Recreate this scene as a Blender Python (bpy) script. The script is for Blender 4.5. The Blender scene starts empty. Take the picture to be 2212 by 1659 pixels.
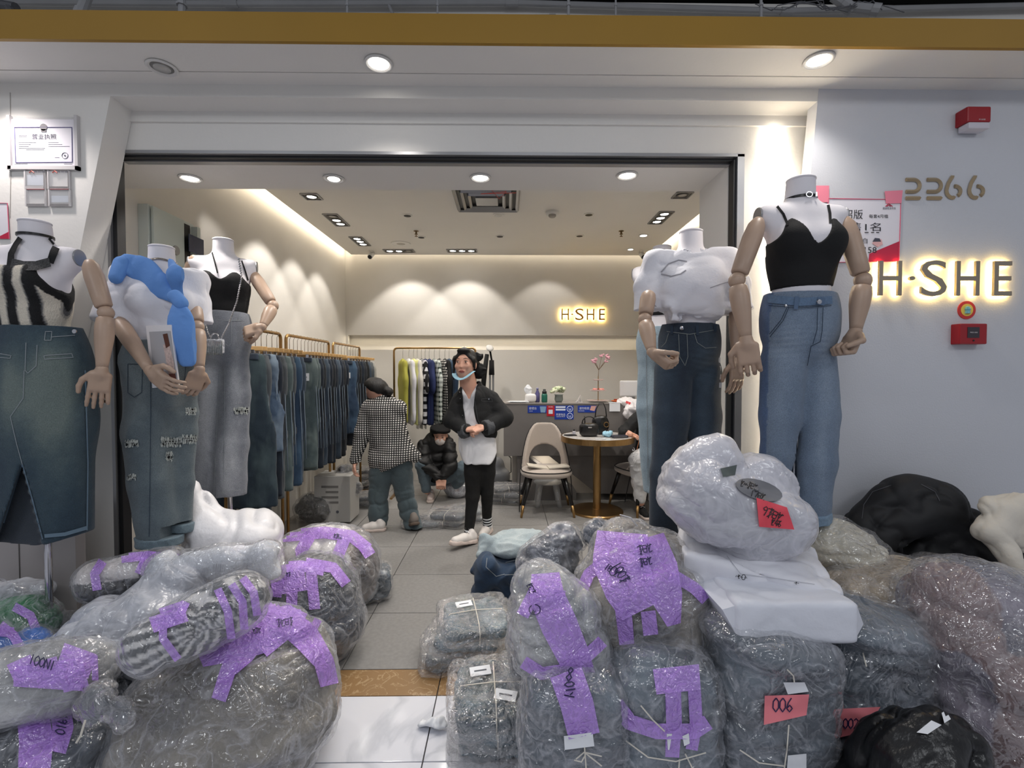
import bpy, bmesh, math, random
import numpy as np
from mathutils import Vector, Matrix
from mathutils.bvhtree import BVHTree
random.seed(7)
SC = bpy.context.scene
COL = SC.collection
PI = math.pi
FPX, HC = 1020.0, 1.45
# ---------------------------------------------------------------- camera, world, exposure
cam_d = bpy.data.cameras.new('camera'); cam = bpy.data.objects.new('camera', cam_d); COL.objects.link(cam)
cam_d.sensor_width = 36; cam_d.lens = FPX / 2212 * 36; cam_d.clip_start = 0.05
cam.location = (0, 0, HC); cam.rotation_euler = (math.radians(90 - 1.46), 0, math.radians(-0.75))
SC.camera = cam
SC.view_settings.view_transform = 'Standard'; SC.view_settings.look = 'None'
SC.view_settings.exposure = 0.0; SC.view_settings.gamma = 1; SC.view_settings.use_curve_mapping = False
SC.cycles.use_fast_gi = False if hasattr(SC, 'cycles') else None
SC.cycles.transparent_max_bounces = 16
SC.cycles.max_bounces = 6
world = bpy.data.worlds.new('world'); SC.world = world; world.use_nodes = True
bg = world.node_tree.nodes['Background']; bg.inputs[0].default_value = (0.86, 0.9, 1.0, 1); bg.inputs[1].default_value = 0.36
RM = cam.rotation_euler.to_matrix(); CP = Vector((0, 0, HC))
def ray(px, py): return (RM @ Vector(((px - 1106) / FPX, -(py - 829.5) / FPX, -1))).normalized()
def P(px, py, Y):
    d = ray(px, py); t = Y / d.y; return np.array([d.x * t, Y, HC + d.z * t])
def F(px, py, z=0.0):
    d = ray(px, py); t = (z - HC) / d.z; return np.array([d.x * t, d.y * t, z])
def lin(c): return tuple(((v / 255) / 12.92 if v <= 10 else (((v / 255) + .055) / 1.055) ** 2.4) for v in c)

def area(name, loc, rot, sx, sy, power, col=(1, 1, 1)):
    d = bpy.data.lights.new(name, 'AREA'); d.shape = 'RECTANGLE'; d.size = sx; d.size_y = sy; d.energy = power; d.color = col
    o = bpy.data.objects.new(name, d); COL.objects.link(o); o.location = loc; o.rotation_euler = rot; return o
def spot(name, loc, target, power, size=1.2, blend=0.5, col=(1, 1, 1), rad=0.03):
    d = bpy.data.lights.new(name, 'SPOT'); d.energy = power; d.spot_size = size; d.spot_blend = blend; d.color = col; d.shadow_soft_size = rad
    o = bpy.data.objects.new(name, d); COL.objects.link(o); o.location = loc
    o.rotation_euler = (Vector(target) - Vector(loc)).to_track_quat('-Z', 'Y').to_euler(); return o
# unseen fill lamps added behind the camera for the aisle's overall brightness
for lx in (-2.2, 0.3, 2.8):
    area('aisle_fill', (lx, -0.7, 3.2), (math.radians(22), 0, 0), 1.1, .5, 14, (0.93, .96, 1.0))
WARM = (1.0, .87, .67); NEUT = (1.0, .95, .89)
# cove strips above the floating ceiling
area('cove_strip', (-2.02, 4.6, 3.03), (0, math.radians(78), 0), .05, 3.3, 7, WARM)
area('cove_strip', (1.88, 4.6, 3.03), (0, math.radians(-78), 0), .05, 3.3, 6, WARM)
area('cove_strip', (-0.07, 6.18, 3.03), (math.radians(78), 0, 0), 3.9, .05, 6, WARM)
area('niche_strip', (-.07, 6.30, 1.935), (math.radians(-20), 0, 0), 4.0, .03, 4, (1, .86, .62))
# ---------------------------------------------------------------- helpers: meshes
def mesh_np(name, V, Fq, mat, col=None, smooth=True):
    me = bpy.data.meshes.new(name)
    V = np.asarray(V, dtype=np.float32)
    if isinstance(Fq, np.ndarray):
        nf, k = Fq.shape
        me.vertices.add(len(V)); me.vertices.foreach_set('co', V.ravel())
        me.loops.add(nf * k); me.loops.foreach_set('vertex_index', Fq.astype(np.int32).ravel())
        me.polygons.add(nf); me.polygons.foreach_set('loop_start', np.arange(0, nf * k, k, dtype=np.int32))
        me.update(calc_edges=True)
    else:
        me.from_pydata([tuple(v) for v in V], [], [tuple(f) for f in Fq]); me.update()
    if col is not None:
        a = me.color_attributes.new('Col', 'FLOAT_COLOR', 'POINT')
        c = np.ones((len(V), 4), np.float32); c[:, :3] = col; a.data.foreach_set('color', c.ravel())
    if smooth: me.polygons.foreach_set('use_smooth', np.ones(len(me.polygons), bool))
    if mat: me.materials.append(mat)
    return me
def tag(o, label=None, cat=None, group=None, kind=None):
    if label: o['label'] = label
    if cat: o['category'] = cat
    if group: o['group'] = group
    if kind: o['kind'] = kind
    return o
def root(name, loc, label, cat, group=None):
    o = bpy.data.objects.new(name, None); COL.objects.link(o); o.location = [float(v) for v in loc]; o.empty_display_size = .05
    o['_w'] = [float(v) for v in loc]
    return tag(o, label, cat, group)
def part(name, VF, mat, parent=None, col=None, smooth=False, label=None, kind=None):
    """link VF (world coordinates) as one mesh object, under parent when given"""
    V, Fq = VF[0], VF[1]
    if col is None and len(VF) > 2: col = VF[2]
    V = np.asarray(V, dtype=np.float64).reshape(-1, 3)
    if parent is not None: org = np.array(parent['_w'])
    else: org = V.mean(0) if len(V) else np.zeros(3); org[2] = V[:, 2].min()
    me = mesh_np(name, V - org, Fq, mat, col, smooth)
    o = bpy.data.objects.new(name, me); COL.objects.link(o)
    if parent is not None:
        o.parent = parent; o['_w'] = list(parent['_w'])
    else:
        o.location = org; o['_w'] = [float(v) for v in org]
    if label: o['label'] = label
    if kind: o['kind'] = kind
    return o
def thing(name, VF, mat, label, cat, group=None, **k):
    return tag(part(name, VF, mat, None, **k), label, cat, group)
def struct(name, VF, mat, parent=None, **k):
    o = part(name, VF, mat, parent, **k)
    if parent is None: o['kind'] = 'structure'
    return o
class B:
    """collects hard-surface pieces in world coordinates"""
    def __init__(s): s.v = []; s.f = []
    def add(s, V, Fs):
        n = len(s.v); s.v += [tuple(float(c) for c in v) for v in V]; s.f += [tuple(int(i) + n for i in f) for f in Fs]; return s
    def box(s, c, h, rot=None, bev=0):
        """c centre, h half sizes, rot 3x3"""
        if bev:
            bm = bmesh.new(); bmesh.ops.create_cube(bm, size=2)
            for v in bm.verts: v.co = Vector((v.co.x * h[0], v.co.y * h[1], v.co.z * h[2]))
            bmesh.ops.bevel(bm, geom=bm.edges[:], offset=min(bev, min(h) * .9), segments=2, affect='EDGES', profile=.6)
            V = np.array([v.co[:] for v in bm.verts]); bm.verts.index_update(); Fs = [[v.index for v in f.verts] for f in bm.faces]; bm.free()
        else:
            V = np.array([(x * h[0], y * h[1], z * h[2]) for x in (-1, 1) for y in (-1, 1) for z in (-1, 1)])
            Fs = [(0, 1, 3, 2), (4, 6, 7, 5), (0, 4, 5, 1), (2, 3, 7, 6), (0, 2, 6, 4), (1, 5, 7, 3)]
        if rot is not None: V = V @ np.array(rot).T
        return s.add(V + np.array(c), Fs)
    def bb(s, a, b, bev=0):
        a = np.array(a, float); b = np.array(b, float); return s.box((a + b) / 2, np.abs(b - a) / 2, bev=bev)
    def tube(s, pts, r, n=10, cap=True, flat=1.0, up=None):
        pts = [np.array(p, float) for p in pts]; m = len(pts); rr = [r] * m if np.isscalar(r) else list(r)
        V = []; prev = None
        for i in range(m):
            t = pts[min(i + 1, m - 1)] - pts[max(i - 1, 0)]; t = t / (np.linalg.norm(t) + 1e-9)
            if prev is None:
                u = np.array(up, float) if up is not None else (np.array([0, 0, 1.]) if abs(t[2]) < .9 else np.array([1., 0, 0]))
            else: u = prev
            u = u - t * u.dot(t); u /= np.linalg.norm(u) + 1e-9; w = np.cross(t, u); prev = u
            for k in range(n):
                a = 2 * PI * k / n; V.append(pts[i] + rr[i] * (math.cos(a) * u * flat + math.sin(a) * w))
        Fs = [(i * n + k, i * n + (k + 1) % n, (i + 1) * n + (k + 1) % n, (i + 1) * n + k) for i in range(m - 1) for k in range(n)]
        if cap: Fs += [tuple(range(n))[::-1], tuple((m - 1) * n + k for k in range(n))]
        return s.add(V, Fs)
    def lathe(s, c, prof, n=24, axis=None):
        """prof: (radius, height) pairs about +z at c, or about axis"""
        V = []
        for r, h in prof:
            for k in range(n):
                a = 2 * PI * k / n; V.append((r * math.cos(a), r * math.sin(a), h))
        V = np.array(V)
        if axis is not None:
            q = Vector((0, 0, 1)).rotation_difference(Vector(axis)).to_matrix(); V = V @ np.array(q).T
        m = len(prof)
        Fs = [(i * n + k, i * n + (k + 1) % n, (i + 1) * n + (k + 1) % n, (i + 1) * n + k) for i in range(m - 1) for k in range(n)]
        Fs += [tuple(range(n))[::-1], tuple((m - 1) * n + k for k in range(n))]
        return s.add(V + np.array(c), Fs)
    def prism(s, poly, vec):
        """poly: 3-D points in order, extruded by vec"""
        n = len(poly); V = [np.array(p, float) for p in poly]; V += [p + np.array(vec) for p in V]
        return s.add(V, [tuple(range(n)), tuple(range(n, 2 * n))[::-1]] + [(k, (k + 1) % n + 0, (k + 1) % n + n, k + n)[::-1] for k in range(n)])
    def get(s): return np.array(s.v), s.f
def rotz(a): c, s_ = math.cos(a), math.sin(a); return np.array([[c, -s_, 0], [s_, c, 0], [0, 0, 1]])
def rotx(a): c, s_ = math.cos(a), math.sin(a); return np.array([[1, 0, 0], [0, c, -s_], [0, s_, c]])
def roty(a): c, s_ = math.cos(a), math.sin(a); return np.array([[c, 0, s_], [0, 1, 0], [-s_, 0, c]])
# ---------------------------------------------------------------- helpers: noise and signed distance meshing
def _hash(ix, iy, iz, seed):
    h = (ix * 374761393 + iy * 668265263 + iz * 2147483647 + seed * 974634777).astype(np.uint64) & 0xffffffff
    h = ((h ^ (h >> np.uint64(13))) * np.uint64(1274126177)) & np.uint64(0xffffffff); h ^= h >> np.uint64(16)
    return (h & np.uint64(0xffff)).astype(np.float32) / 65535.
def noise(Pt, scale, seed=0, stretch=(1, 1, 1)):
    """value noise in -1..1"""
    Q = Pt * (np.array(stretch, np.float32) * scale) + 97.3 + seed * 11.7
    I = np.floor(Q).astype(np.int64); f = (Q - I).astype(np.float32); f = f * f * (3 - 2 * f)
    r = 0
    for dx in (0, 1):
        for dy in (0, 1):
            for dz in (0, 1):
                w = (f[:, 0] if dx else 1 - f[:, 0]) * (f[:, 1] if dy else 1 - f[:, 1]) * (f[:, 2] if dz else 1 - f[:, 2])
                r = r + w * _hash(I[:, 0] + dx, I[:, 1] + dy, I[:, 2] + dz, seed)
    return r * 2 - 1
def fbm(Pt, scale, seed=0, oct=3, stretch=(1, 1, 1)):
    r = 0; a = 1; t = 0
    for o_ in range(oct): r = r + a * noise(Pt, scale * 2 ** o_, seed + o_ * 5, stretch); t += a; a *= .5
    return r / t
def ridge(Pt, scale, seed=0, stretch=(1, 1, 1), oct=2):
    """sharp folds, 0..1"""
    r = 0; a = 1; t = 0
    W = Pt + .35 / scale * np.stack([noise(Pt, scale, seed + 31 + k) for k in range(3)], 1)
    for o_ in range(oct): r = r + a * (1 - np.abs(noise(W, scale * 2 ** o_, seed + o_ * 3, stretch))) ** 2; t += a; a *= .5
    return r / t
class S:
    """smooth union of primitives"""
    def __init__(s, k=.03): s.k = k; s.p = []; s.lo = np.full(3, 9e9); s.hi = -s.lo.copy(); s.cuts = []
    def _b(s, c, r): c = np.array(c, float); s.lo = np.minimum(s.lo, c - r); s.hi = np.maximum(s.hi, c + r)
    def cap(s, a, b, r1, r2=None, sy=1.0, k=None, sub=False, ax=1):
        """round cone a-b; sy squashes it along y (ax=1)"""
        r2 = r1 if r2 is None else r2; a = np.array(a, np.float32); b = np.array(b, np.float32)
        def f(Q):
            ba = b - a; pa = Q - a; h = np.clip((pa @ ba) / (ba @ ba + 1e-9), 0, 1); d = pa - h[:, None] * ba
            if sy != 1: d = d.copy(); d[:, ax] /= sy
            return (np.linalg.norm(d, axis=1) - (r1 + (r2 - r1) * h)) * min(1, sy if sy < 1 else 1)
        s.p.append((f, s.k if k is None else k, sub))
        if not sub: s._b(a, r1 * max(1, sy)); s._b(b, r2 * max(1, sy))
        return s
    def chain(s, pts, rs, sy=1.0, k=None):
        for i in range(len(pts) - 1): s.cap(pts[i], pts[i + 1], rs[i], rs[i + 1], sy, k)
        return s
    def ell(s, c, r, rot=None, k=None, sub=False):
        c = np.array(c, np.float32); r = np.array(r, np.float32); R = None if rot is None else np.array(rot, np.float32)
        def f(Q):
            q = Q - c
            if R is not None: q = q @ R
            k0 = np.linalg.norm(q / r, axis=1); k1 = np.linalg.norm(q / (r * r), axis=1) + 1e-6; return k0 * (k0 - 1) / k1
        s.p.append((f, s.k if k is None else k, sub))
        if not sub: s._b(c, float(r.max()) if R is not None else r)
        return s
    def box(s, c, h, r=.01, rot=None, k=None, sub=False):
        c = np.array(c, np.float32); h = np.array(h, np.float32) - r; R = None if rot is None else np.array(rot, np.float32)
        def f(Q):
            q = Q - c
            if R is not None: q = q @ R
            q = np.abs(q) - h; return np.linalg.norm(np.maximum(q, 0), axis=1) + np.minimum(q.max(1), 0) - r
        s.p.append((f, s.k if k is None else k, sub))
        if not sub: s._b(c, float(np.linalg.norm(h)) + r if R is not None else h + r)
        return s
    def sq(s, c, r, e=3.0, rot=None, k=None):
        """superellipsoid"""
        c = np.array(c, np.float32); r = np.array(r, np.float32); R = None if rot is None else np.array(rot, np.float32)
        def f(Q):
            q = Q - c
            if R is not None: q = q @ R
            n = (np.abs(q / r) ** e).sum(1) ** (1 / e); return (n - 1) * float(r.min()) * .8
        s.p.append((f, s.k if k is None else k, False)); s._b(c, float(np.linalg.norm(r)) if R is not None else r); return s
    def cut(s, fn):
        """keep where fn(Q) <= 0"""
        s.cuts.append(fn); return s
    def __call__(s, Q):
        d = None
        for f, k, sub in s.p:
            g = f(Q)
            if sub:
                d = np.maximum(d, -g) if k <= 1e-4 else -_smin(-d, g, k)
            else: d = g if d is None else (_smin(d, g, k) if k > 1e-4 else np.minimum(d, g))
        for c in s.cuts: d = np.maximum(d, c(Q))
        return d
def _smin(a, b, k):
    h = np.clip(.5 + .5 * (b - a) / k, 0, 1); return b + (a - b) * h - k * h * (1 - h)
_OFF = np.array([(x, y, z) for x in (0, 1) for y in (0, 1) for z in (0, 1)])
_EDG = [(a, b) for a in range(8) for b in range(8) if a < b and bin(a ^ b).count('1') == 1]
def nets(f, lo, hi, h):
    """surface nets on a signed distance function"""
    lo = np.array(lo, float) - 2 * h; hi = np.array(hi, float) + 2 * h
    n = np.maximum(np.ceil((hi - lo) / h).astype(int) + 1, 4)
    ax = [lo[i] + np.arange(n[i]) * h for i in range(3)]
    G = np.stack(np.meshgrid(*ax, indexing='ij'), -1).reshape(-1, 3).astype(np.float32)
    D = np.empty(len(G), np.float32)
    for i in range(0, len(G), 400000): D[i:i + 400000] = f(G[i:i + 400000])
    D = D.reshape(n); D[0] = D[-1] = 1; D[:, 0] = D[:, -1] = 1; D[:, :, 0] = D[:, :, -1] = 1
    Sg = D < 0; c = np.zeros(np.array(n) - 1, np.int8)
    for o_ in _OFF: c += Sg[o_[0]:n[0] - 1 + o_[0], o_[1]:n[1] - 1 + o_[1], o_[2]:n[2] - 1 + o_[2]]
    act = np.argwhere((c > 0) & (c < 8)); idx = np.full(np.array(n) - 1, -1, np.int64); idx[tuple(act.T)] = np.arange(len(act))
    dv = np.stack([D[tuple((act + o_).T)] for o_ in _OFF], 1)
    acc = np.zeros((len(act), 3)); cnt = np.zeros(len(act))
    for a, b in _EDG:
        m = (dv[:, a] < 0) != (dv[:, b] < 0); t = dv[m, a] / (dv[m, a] - dv[m, b])
        acc[m] += _OFF[a] + t[:, None] * (_OFF[b] - _OFF[a]); cnt[m] += 1
    V = lo + (act + acc / cnt[:, None]) * h
    Fs = []
    for d in range(3):
        e1, e2 = [(1, 2), (2, 0), (0, 1)][d]
        sl0 = [slice(1, -1)] * 3; sl0[d] = slice(0, n[d] - 1); sl1 = list(sl0); sl1[d] = slice(1, n[d])
        A, Bs = Sg[tuple(sl0)], Sg[tuple(sl1)]
        for flip in (False, True):
            e = np.argwhere(A & ~Bs if not flip else ~A & Bs)
            if not len(e): continue
            for q in range(3):
                if q != d: e[:, q] += 1
            u = np.zeros(3, int); u[e1] = 1; w = np.zeros(3, int); w[e2] = 1
            q4 = [idx[tuple((e - a).T)] for a in (u + w, w, 0 * u, u)]
            if flip: q4 = q4[::-1]
            Fs.append(np.stack(q4, 1))
    Fq = np.concatenate(Fs); Fq = Fq[(Fq >= 0).all(1)]
    return V, Fq
def vnorm(V, Fq):
    a = V[Fq[:, 2]] - V[Fq[:, 0]]; b = V[Fq[:, 3]] - V[Fq[:, 1]]; fn = np.cross(a, b)
    N = np.zeros_like(V)
    for k in range(4):
        for c in range(3): N[:, c] += np.bincount(Fq[:, k], weights=fn[:, c], minlength=len(V))
    return N / (np.linalg.norm(N, axis=1)[:, None] + 1e-12)
def sdf(s, h, disp=None, col=None, zmin=None):
    V, Fq = nets(s, s.lo, s.hi, h)
    if disp is not None:
        N = vnorm(V, Fq); V = V + N * disp(V)[:, None]
    if zmin is not None: V[:, 2] = np.maximum(V[:, 2], zmin)
    C_ = None
    if col is not None:
        C_ = col(V) if not isinstance(col, tuple) else np.tile(np.array(col), (len(V), 1))
    return V, Fq, C_
# ---------------------------------------------------------------- helpers: materials
MATS = {}
def mat(name, c, rough=.5, metal=0., vary=None, bump=None, attr=False, emit=None, spec=None, tint2=None, coat=0, sheen=0):
    """vary=(scale, amount) brightness noise, bump=(scale, strength[, stretch]); attr multiplies by the mesh's own colours"""
    if name in MATS: return MATS[name]
    m = bpy.data.materials.new(name); m.use_nodes = True; nt = m.node_tree; b = nt.nodes['Principled BSDF']; L = nt.links.new
    b.inputs['Roughness'].default_value = rough; b.inputs['Metallic'].default_value = metal
    if spec is not None: b.inputs['Specular IOR Level'].default_value = spec
    if coat: b.inputs['Coat Weight'].default_value = coat; b.inputs['Coat Roughness'].default_value = .1
    if sheen: b.inputs['Sheen Weight'].default_value = sheen
    col = lin(c); tc = nt.nodes.new('ShaderNodeTexCoord')
    src = None
    if attr:
        at = nt.nodes.new('ShaderNodeAttribute'); at.attribute_name = 'Col'; src = at.outputs['Color']
    if vary:
        nz = nt.nodes.new('ShaderNodeTexNoise'); nz.inputs['Scale'].default_value = vary[0]; nz.inputs['Detail'].default_value = 5
        L(tc.outputs['Object'], nz.inputs['Vector'])
        mr = nt.nodes.new('ShaderNodeMapRange'); mr.inputs['From Min'].default_value = .3; mr.inputs['From Max'].default_value = .7
        mr.inputs['To Min'].default_value = 1 - vary[1]; mr.inputs['To Max'].default_value = 1 + vary[1]; L(nz.outputs[0], mr.inputs[0])
        mx = nt.nodes.new('ShaderNodeMix'); mx.data_type = 'RGBA'; mx.blend_type = 'MULTIPLY'; mx.inputs[0].default_value = 1
        if src: L(src, mx.inputs[6])
        else: mx.inputs[6].default_value = (*col, 1)
        L(mr.outputs[0], mx.inputs[7]); src = mx.outputs[2]
    if src: L(src, b.inputs['Base Color'])
    else: b.inputs['Base Color'].default_value = (*col, 1)
    if bump:
        n2 = nt.nodes.new('ShaderNodeTexNoise'); n2.inputs['Scale'].default_value = bump[0]; n2.inputs['Detail'].default_value = 4
        if len(bump) > 2:
            mp = nt.nodes.new('ShaderNodeMapping'); mp.inputs['Scale'].default_value = bump[2]; L(tc.outputs['Object'], mp.inputs[0]); L(mp.outputs[0], n2.inputs['Vector'])
        else: L(tc.outputs['Object'], n2.inputs['Vector'])
        bp = nt.nodes.new('ShaderNodeBump'); bp.inputs['Strength'].default_value = bump[1]; bp.inputs['Distance'].default_value = .01
        L(n2.outputs[0], bp.inputs['Height']); L(bp.outputs[0], b.inputs['Normal'])
    if emit: b.inputs['Emission Color'].default_value = (*emit[0], 1); b.inputs['Emission Strength'].default_value = emit[1]
    MATS[name] = m; return m
def film(name, c=(235, 238, 245), a0=.05, a1=.45, rough=.12, scale=9, bstr=.6, milky=.45, crease=.03, ior=1.6):
    """clear crinkled plastic film: see-through, pale along creases, glossy"""
    if name in MATS: return MATS[name]
    m = bpy.data.materials.new(name); m.use_nodes = True; nt = m.node_tree; L = nt.links.new; nt.nodes.remove(nt.nodes['Principled BSDF'])
    out = nt.nodes['Material Output']; tc = nt.nodes.new('ShaderNodeTexCoord')
    def N(t, **kw):
        n = nt.nodes.new(t)
        for a, v in kw.items(): n.inputs[a].default_value = v
        return n
    def M(op, a, b_=None, clamp=False):
        n = nt.nodes.new('ShaderNodeMath'); n.operation = op; n.use_clamp = clamp
        for i_, v in enumerate((a, b_)):
            if v is None: continue
            if hasattr(v, 'is_output'): L(v, n.inputs[i_])
            else: n.inputs[i_].default_value = v
        return n.outputs[0]
    rid = []
    for sc_, ds, wgt in ((scale, 1.2, 1.0), (scale * 2.7, .8, .55)):
        nz = N('ShaderNodeTexNoise', Scale=sc_, Detail=2.0, Distortion=ds); L(tc.outputs['Object'], nz.inputs['Vector'])
        ab = M('ABSOLUTE', M('SUBTRACT', nz.outputs[0], .5)); rid.append((ab, wgt))
    hgt = M('ADD', rid[0][0], M('MULTIPLY', rid[1][0], .5))
    bp = N('ShaderNodeBump', Strength=bstr, Distance=.05); L(hgt, bp.inputs['Height'])
    cr = None
    for ab, w in rid:
        v = M('MULTIPLY', M('SUBTRACT', 1.0, M('DIVIDE', ab, crease), True), w); cr = v if cr is None else M('MAXIMUM', cr, v)
    lw = N('ShaderNodeLayerWeight', Blend=.3); L(bp.outputs[0], lw.inputs['Normal'])
    al = M('ADD', M('ADD', M('MULTIPLY', lw.outputs['Facing'], a1 - a0), a0), M('MULTIPLY', cr, milky), True)
    df = N('ShaderNodeBsdfDiffuse', Color=(*lin(c), 1)); L(bp.outputs[0], df.inputs['Normal']); tr = N('ShaderNodeBsdfTransparent')
    m1 = nt.nodes.new('ShaderNodeMixShader'); L(al, m1.inputs[0]); L(tr.outputs[0], m1.inputs[1]); L(df.outputs[0], m1.inputs[2])
    l2 = N('ShaderNodeLayerWeight', Blend=.5); L(bp.outputs[0], l2.inputs['Normal']); fr_ = M('ADD', M('MULTIPLY', M('POWER', l2.outputs['Facing'], 4.0), .55), (ior - 1) ** 2 / (ior + 1) ** 2 * 1.6); gl = N('ShaderNodeBsdfGlossy', Roughness=rough); gl.inputs['Color'].default_value = (1, 1, 1, 1); L(bp.outputs[0], gl.inputs['Normal'])
    m2 = nt.nodes.new('ShaderNodeMixShader'); L(fr_, m2.inputs[0]); L(m1.outputs[0], m2.inputs[1]); L(gl.outputs[0], m2.inputs[2]); L(m2.outputs[0], out.inputs[0])
    MATS[name] = m; return m
def glowmat(name, c, s): return mat(name, (10, 10, 10), emit=(c, s))
def textm(s, size, extrude=0, bold=0, spacing=1.0):
    """text as a mesh: V in the xy plane centred at the origin, faces"""
    cu = bpy.data.curves.new('t', 'FONT'); cu.body = s; cu.size = size; cu.align_x = 'CENTER'; cu.align_y = 'CENTER'; cu.extrude = extrude; cu.offset = bold; cu.resolution_u = 3; cu.space_character = spacing
    ob = bpy.data.objects.new('t', cu); COL.objects.link(ob); bpy.context.view_layer.update()
    me = bpy.data.meshes.new_from_object(ob.evaluated_get(bpy.context.evaluated_depsgraph_get()))
    V = np.array([v.co[:] for v in me.vertices]); Fs = [tuple(p.vertices) for p in me.polygons]
    bpy.data.objects.remove(ob); bpy.data.curves.remove(cu); bpy.data.meshes.remove(me)
    return V, Fs
def place2(VF, org, right=(1, 0, 0), up=(0, 0, 1)):
    """local x,y,z -> org + x*right + y*up + z*(right x up)"""
    r = np.array(right, float); u = np.array(up, float); r /= np.linalg.norm(r); u /= np.linalg.norm(u); n = np.cross(r, u)
    V = VF[0]; return np.array(org) + V[:, :1] * r + V[:, 1:2] * u + V[:, 2:3] * n, VF[1]
def fit(VF, w=None, h=None):
    V = VF[0].copy(); lo = V.min(0); hi = V.max(0); V[:, :2] -= ((lo + hi) / 2)[:2]
    if w: V[:, 0] *= w / (hi[0] - lo[0])
    if h: V[:, 1] *= h / (hi[1] - lo[1])
    return V, VF[1]
def sheet(pts, t=.002, nrm=(0, -1, 0)):
    """flat polygon with a little thickness"""
    b = B(); b.prism(pts, np.array(nrm) * t); return b.get()
# ================================================================ THE SETTING
M_wall = mat('painted_plaster', (222, 219, 214), .75, vary=(1.2, .03), bump=(60, .08))
M_wall_in = mat('warm_plaster', (212, 208, 201), .8, vary=(2.5, .03), bump=(50, .06))
M_wall_grey = mat('cool_plaster', (196, 197, 202), .75, vary=(1.5, .04), bump=(140, .12))
M_white = mat('white_paint', (232, 230, 227), .6)
M_alu = mat('brushed_aluminium', (150, 150, 152), .35, .7)
M_dark = mat('dark_metal', (22, 22, 24), .5)
M_yellow = mat('ochre_paint', (150, 112, 20), .5, vary=(2, .05))
M_tile_in = mat('grey_stone_tile', (136, 134, 132), .5, vary=(45, .10), bump=(200, .05))
M_grout = mat('dark_grout', (92, 90, 88), .9)
M_plen = mat('dark_ceiling_void', (20, 20, 22), .9)
def marble(name, base, vein, scale, thr, rough):
    m = bpy.data.materials.new(name); m.use_nodes = True; nt = m.node_tree; b = nt.nodes['Principled BSDF']; L = nt.links.new
    b.inputs['Roughness'].default_value = rough
    tc = nt.nodes.new('ShaderNodeTexCoord'); nz = nt.nodes.new('ShaderNodeTexNoise'); nz.inputs['Scale'].default_value = scale; nz.inputs['Detail'].default_value = 7; nz.inputs['Distortion'].default_value = 1.6
    L(tc.outputs['Object'], nz.inputs['Vector'])
    sb = nt.nodes.new('ShaderNodeMath'); sb.operation = 'SUBTRACT'; L(nz.outputs[0], sb.inputs[0]); sb.inputs[1].default_value = .5
    ab = nt.nodes.new('ShaderNodeMath'); ab.operation = 'ABSOLUTE'; L(sb.outputs[0], ab.inputs[0])
    mr = nt.nodes.new('ShaderNodeMapRange'); mr.inputs['From Max'].default_value = thr; L(ab.outputs[0], mr.inputs[0])
    mx = nt.nodes.new('ShaderNodeMix'); mx.data_type = 'RGBA'; L(mr.outputs[0], mx.inputs[0]); mx.inputs[6].default_value = (*lin(vein), 1); mx.inputs[7].default_value = (*lin(base), 1)
    L(mx.outputs[2], b.inputs['Base Color']); return m
M_tile_white = marble('white_marble', (222, 223, 230), (202, 204, 212), 1.1, .03, .1)
M_tile_brown = marble('brown_marble', (146, 114, 76), (180, 154, 118), 9, .02, .3)
def soff(px, py, Z):
    d = ray(px, py); k = (Z - HC) / d.z; return np.array([d.x * k, d.y * k, Z])
YF, YP, YB = 2.14, 2.27, 6.30     # slab face, portal plane, back wall
YS = 2.68                          # back of the doorway soffit
XL, XR = -2.12, 1.98
ZS, ZC = float(P(1106, 187, YF)[2]), 2.97
Y0 = float(soff(1106, 97, ZS)[1]); ZB = float(P(1106, 37, Y0)[2]); ZR = float(P(1106, 214, YF)[2])               # outer soffit, shop ceiling
b = B(); b.bb((-5, -3, -.08), (5, 6.5, -.012)); floor = struct('floor', b.get(), M_grout)
def tiles(x0, xs, y0, ys, xr, yr, m, g=.0025, nm='tile'):
    n = 0; cache = {}
    x = x0
    while x < xr[1] - 1e-3:
        y = y0
        while y < yr[1] - 1e-3:
            a, c = max(x, xr[0]) + g, min(x + xs, xr[1]) - g; e, f = max(y, yr[0]) + g, min(y + ys, yr[1]) - g
            if c - a > .03 and f - e > .03:
                key = (round(c - a, 3), round(f - e, 3))
                if key not in cache:
                    bb = B(); bb.box((0, 0, -.006), (key[0] / 2, key[1] / 2, .006), bev=.0012); cache[key] = mesh_np(nm, *bb.get(), m, smooth=False)
                o = bpy.data.objects.new(nm, cache[key]); COL.objects.link(o); o.parent = floor
                o.location = np.array(((a + c) / 2, (e + f) / 2, 0)) - np.array(floor['_w'])
            y += ys
        x += xs
tiles(-2.6, .6, 2.275, .54, (XL, XR), (2.275, YB), M_tile_in)
tiles(-4.31, .8, 2.085, .19, (-5, 5), (2.085, 2.275), M_tile_brown)
tiles(-4.31, .8, -3.08, .36 * 2, (-5, 5), (-1.4, 1.725), M_tile_white)
tiles(-4.31, .8, 1.725, .36, (-5, 5), (1.725, 2.085), M_tile_white)
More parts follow.
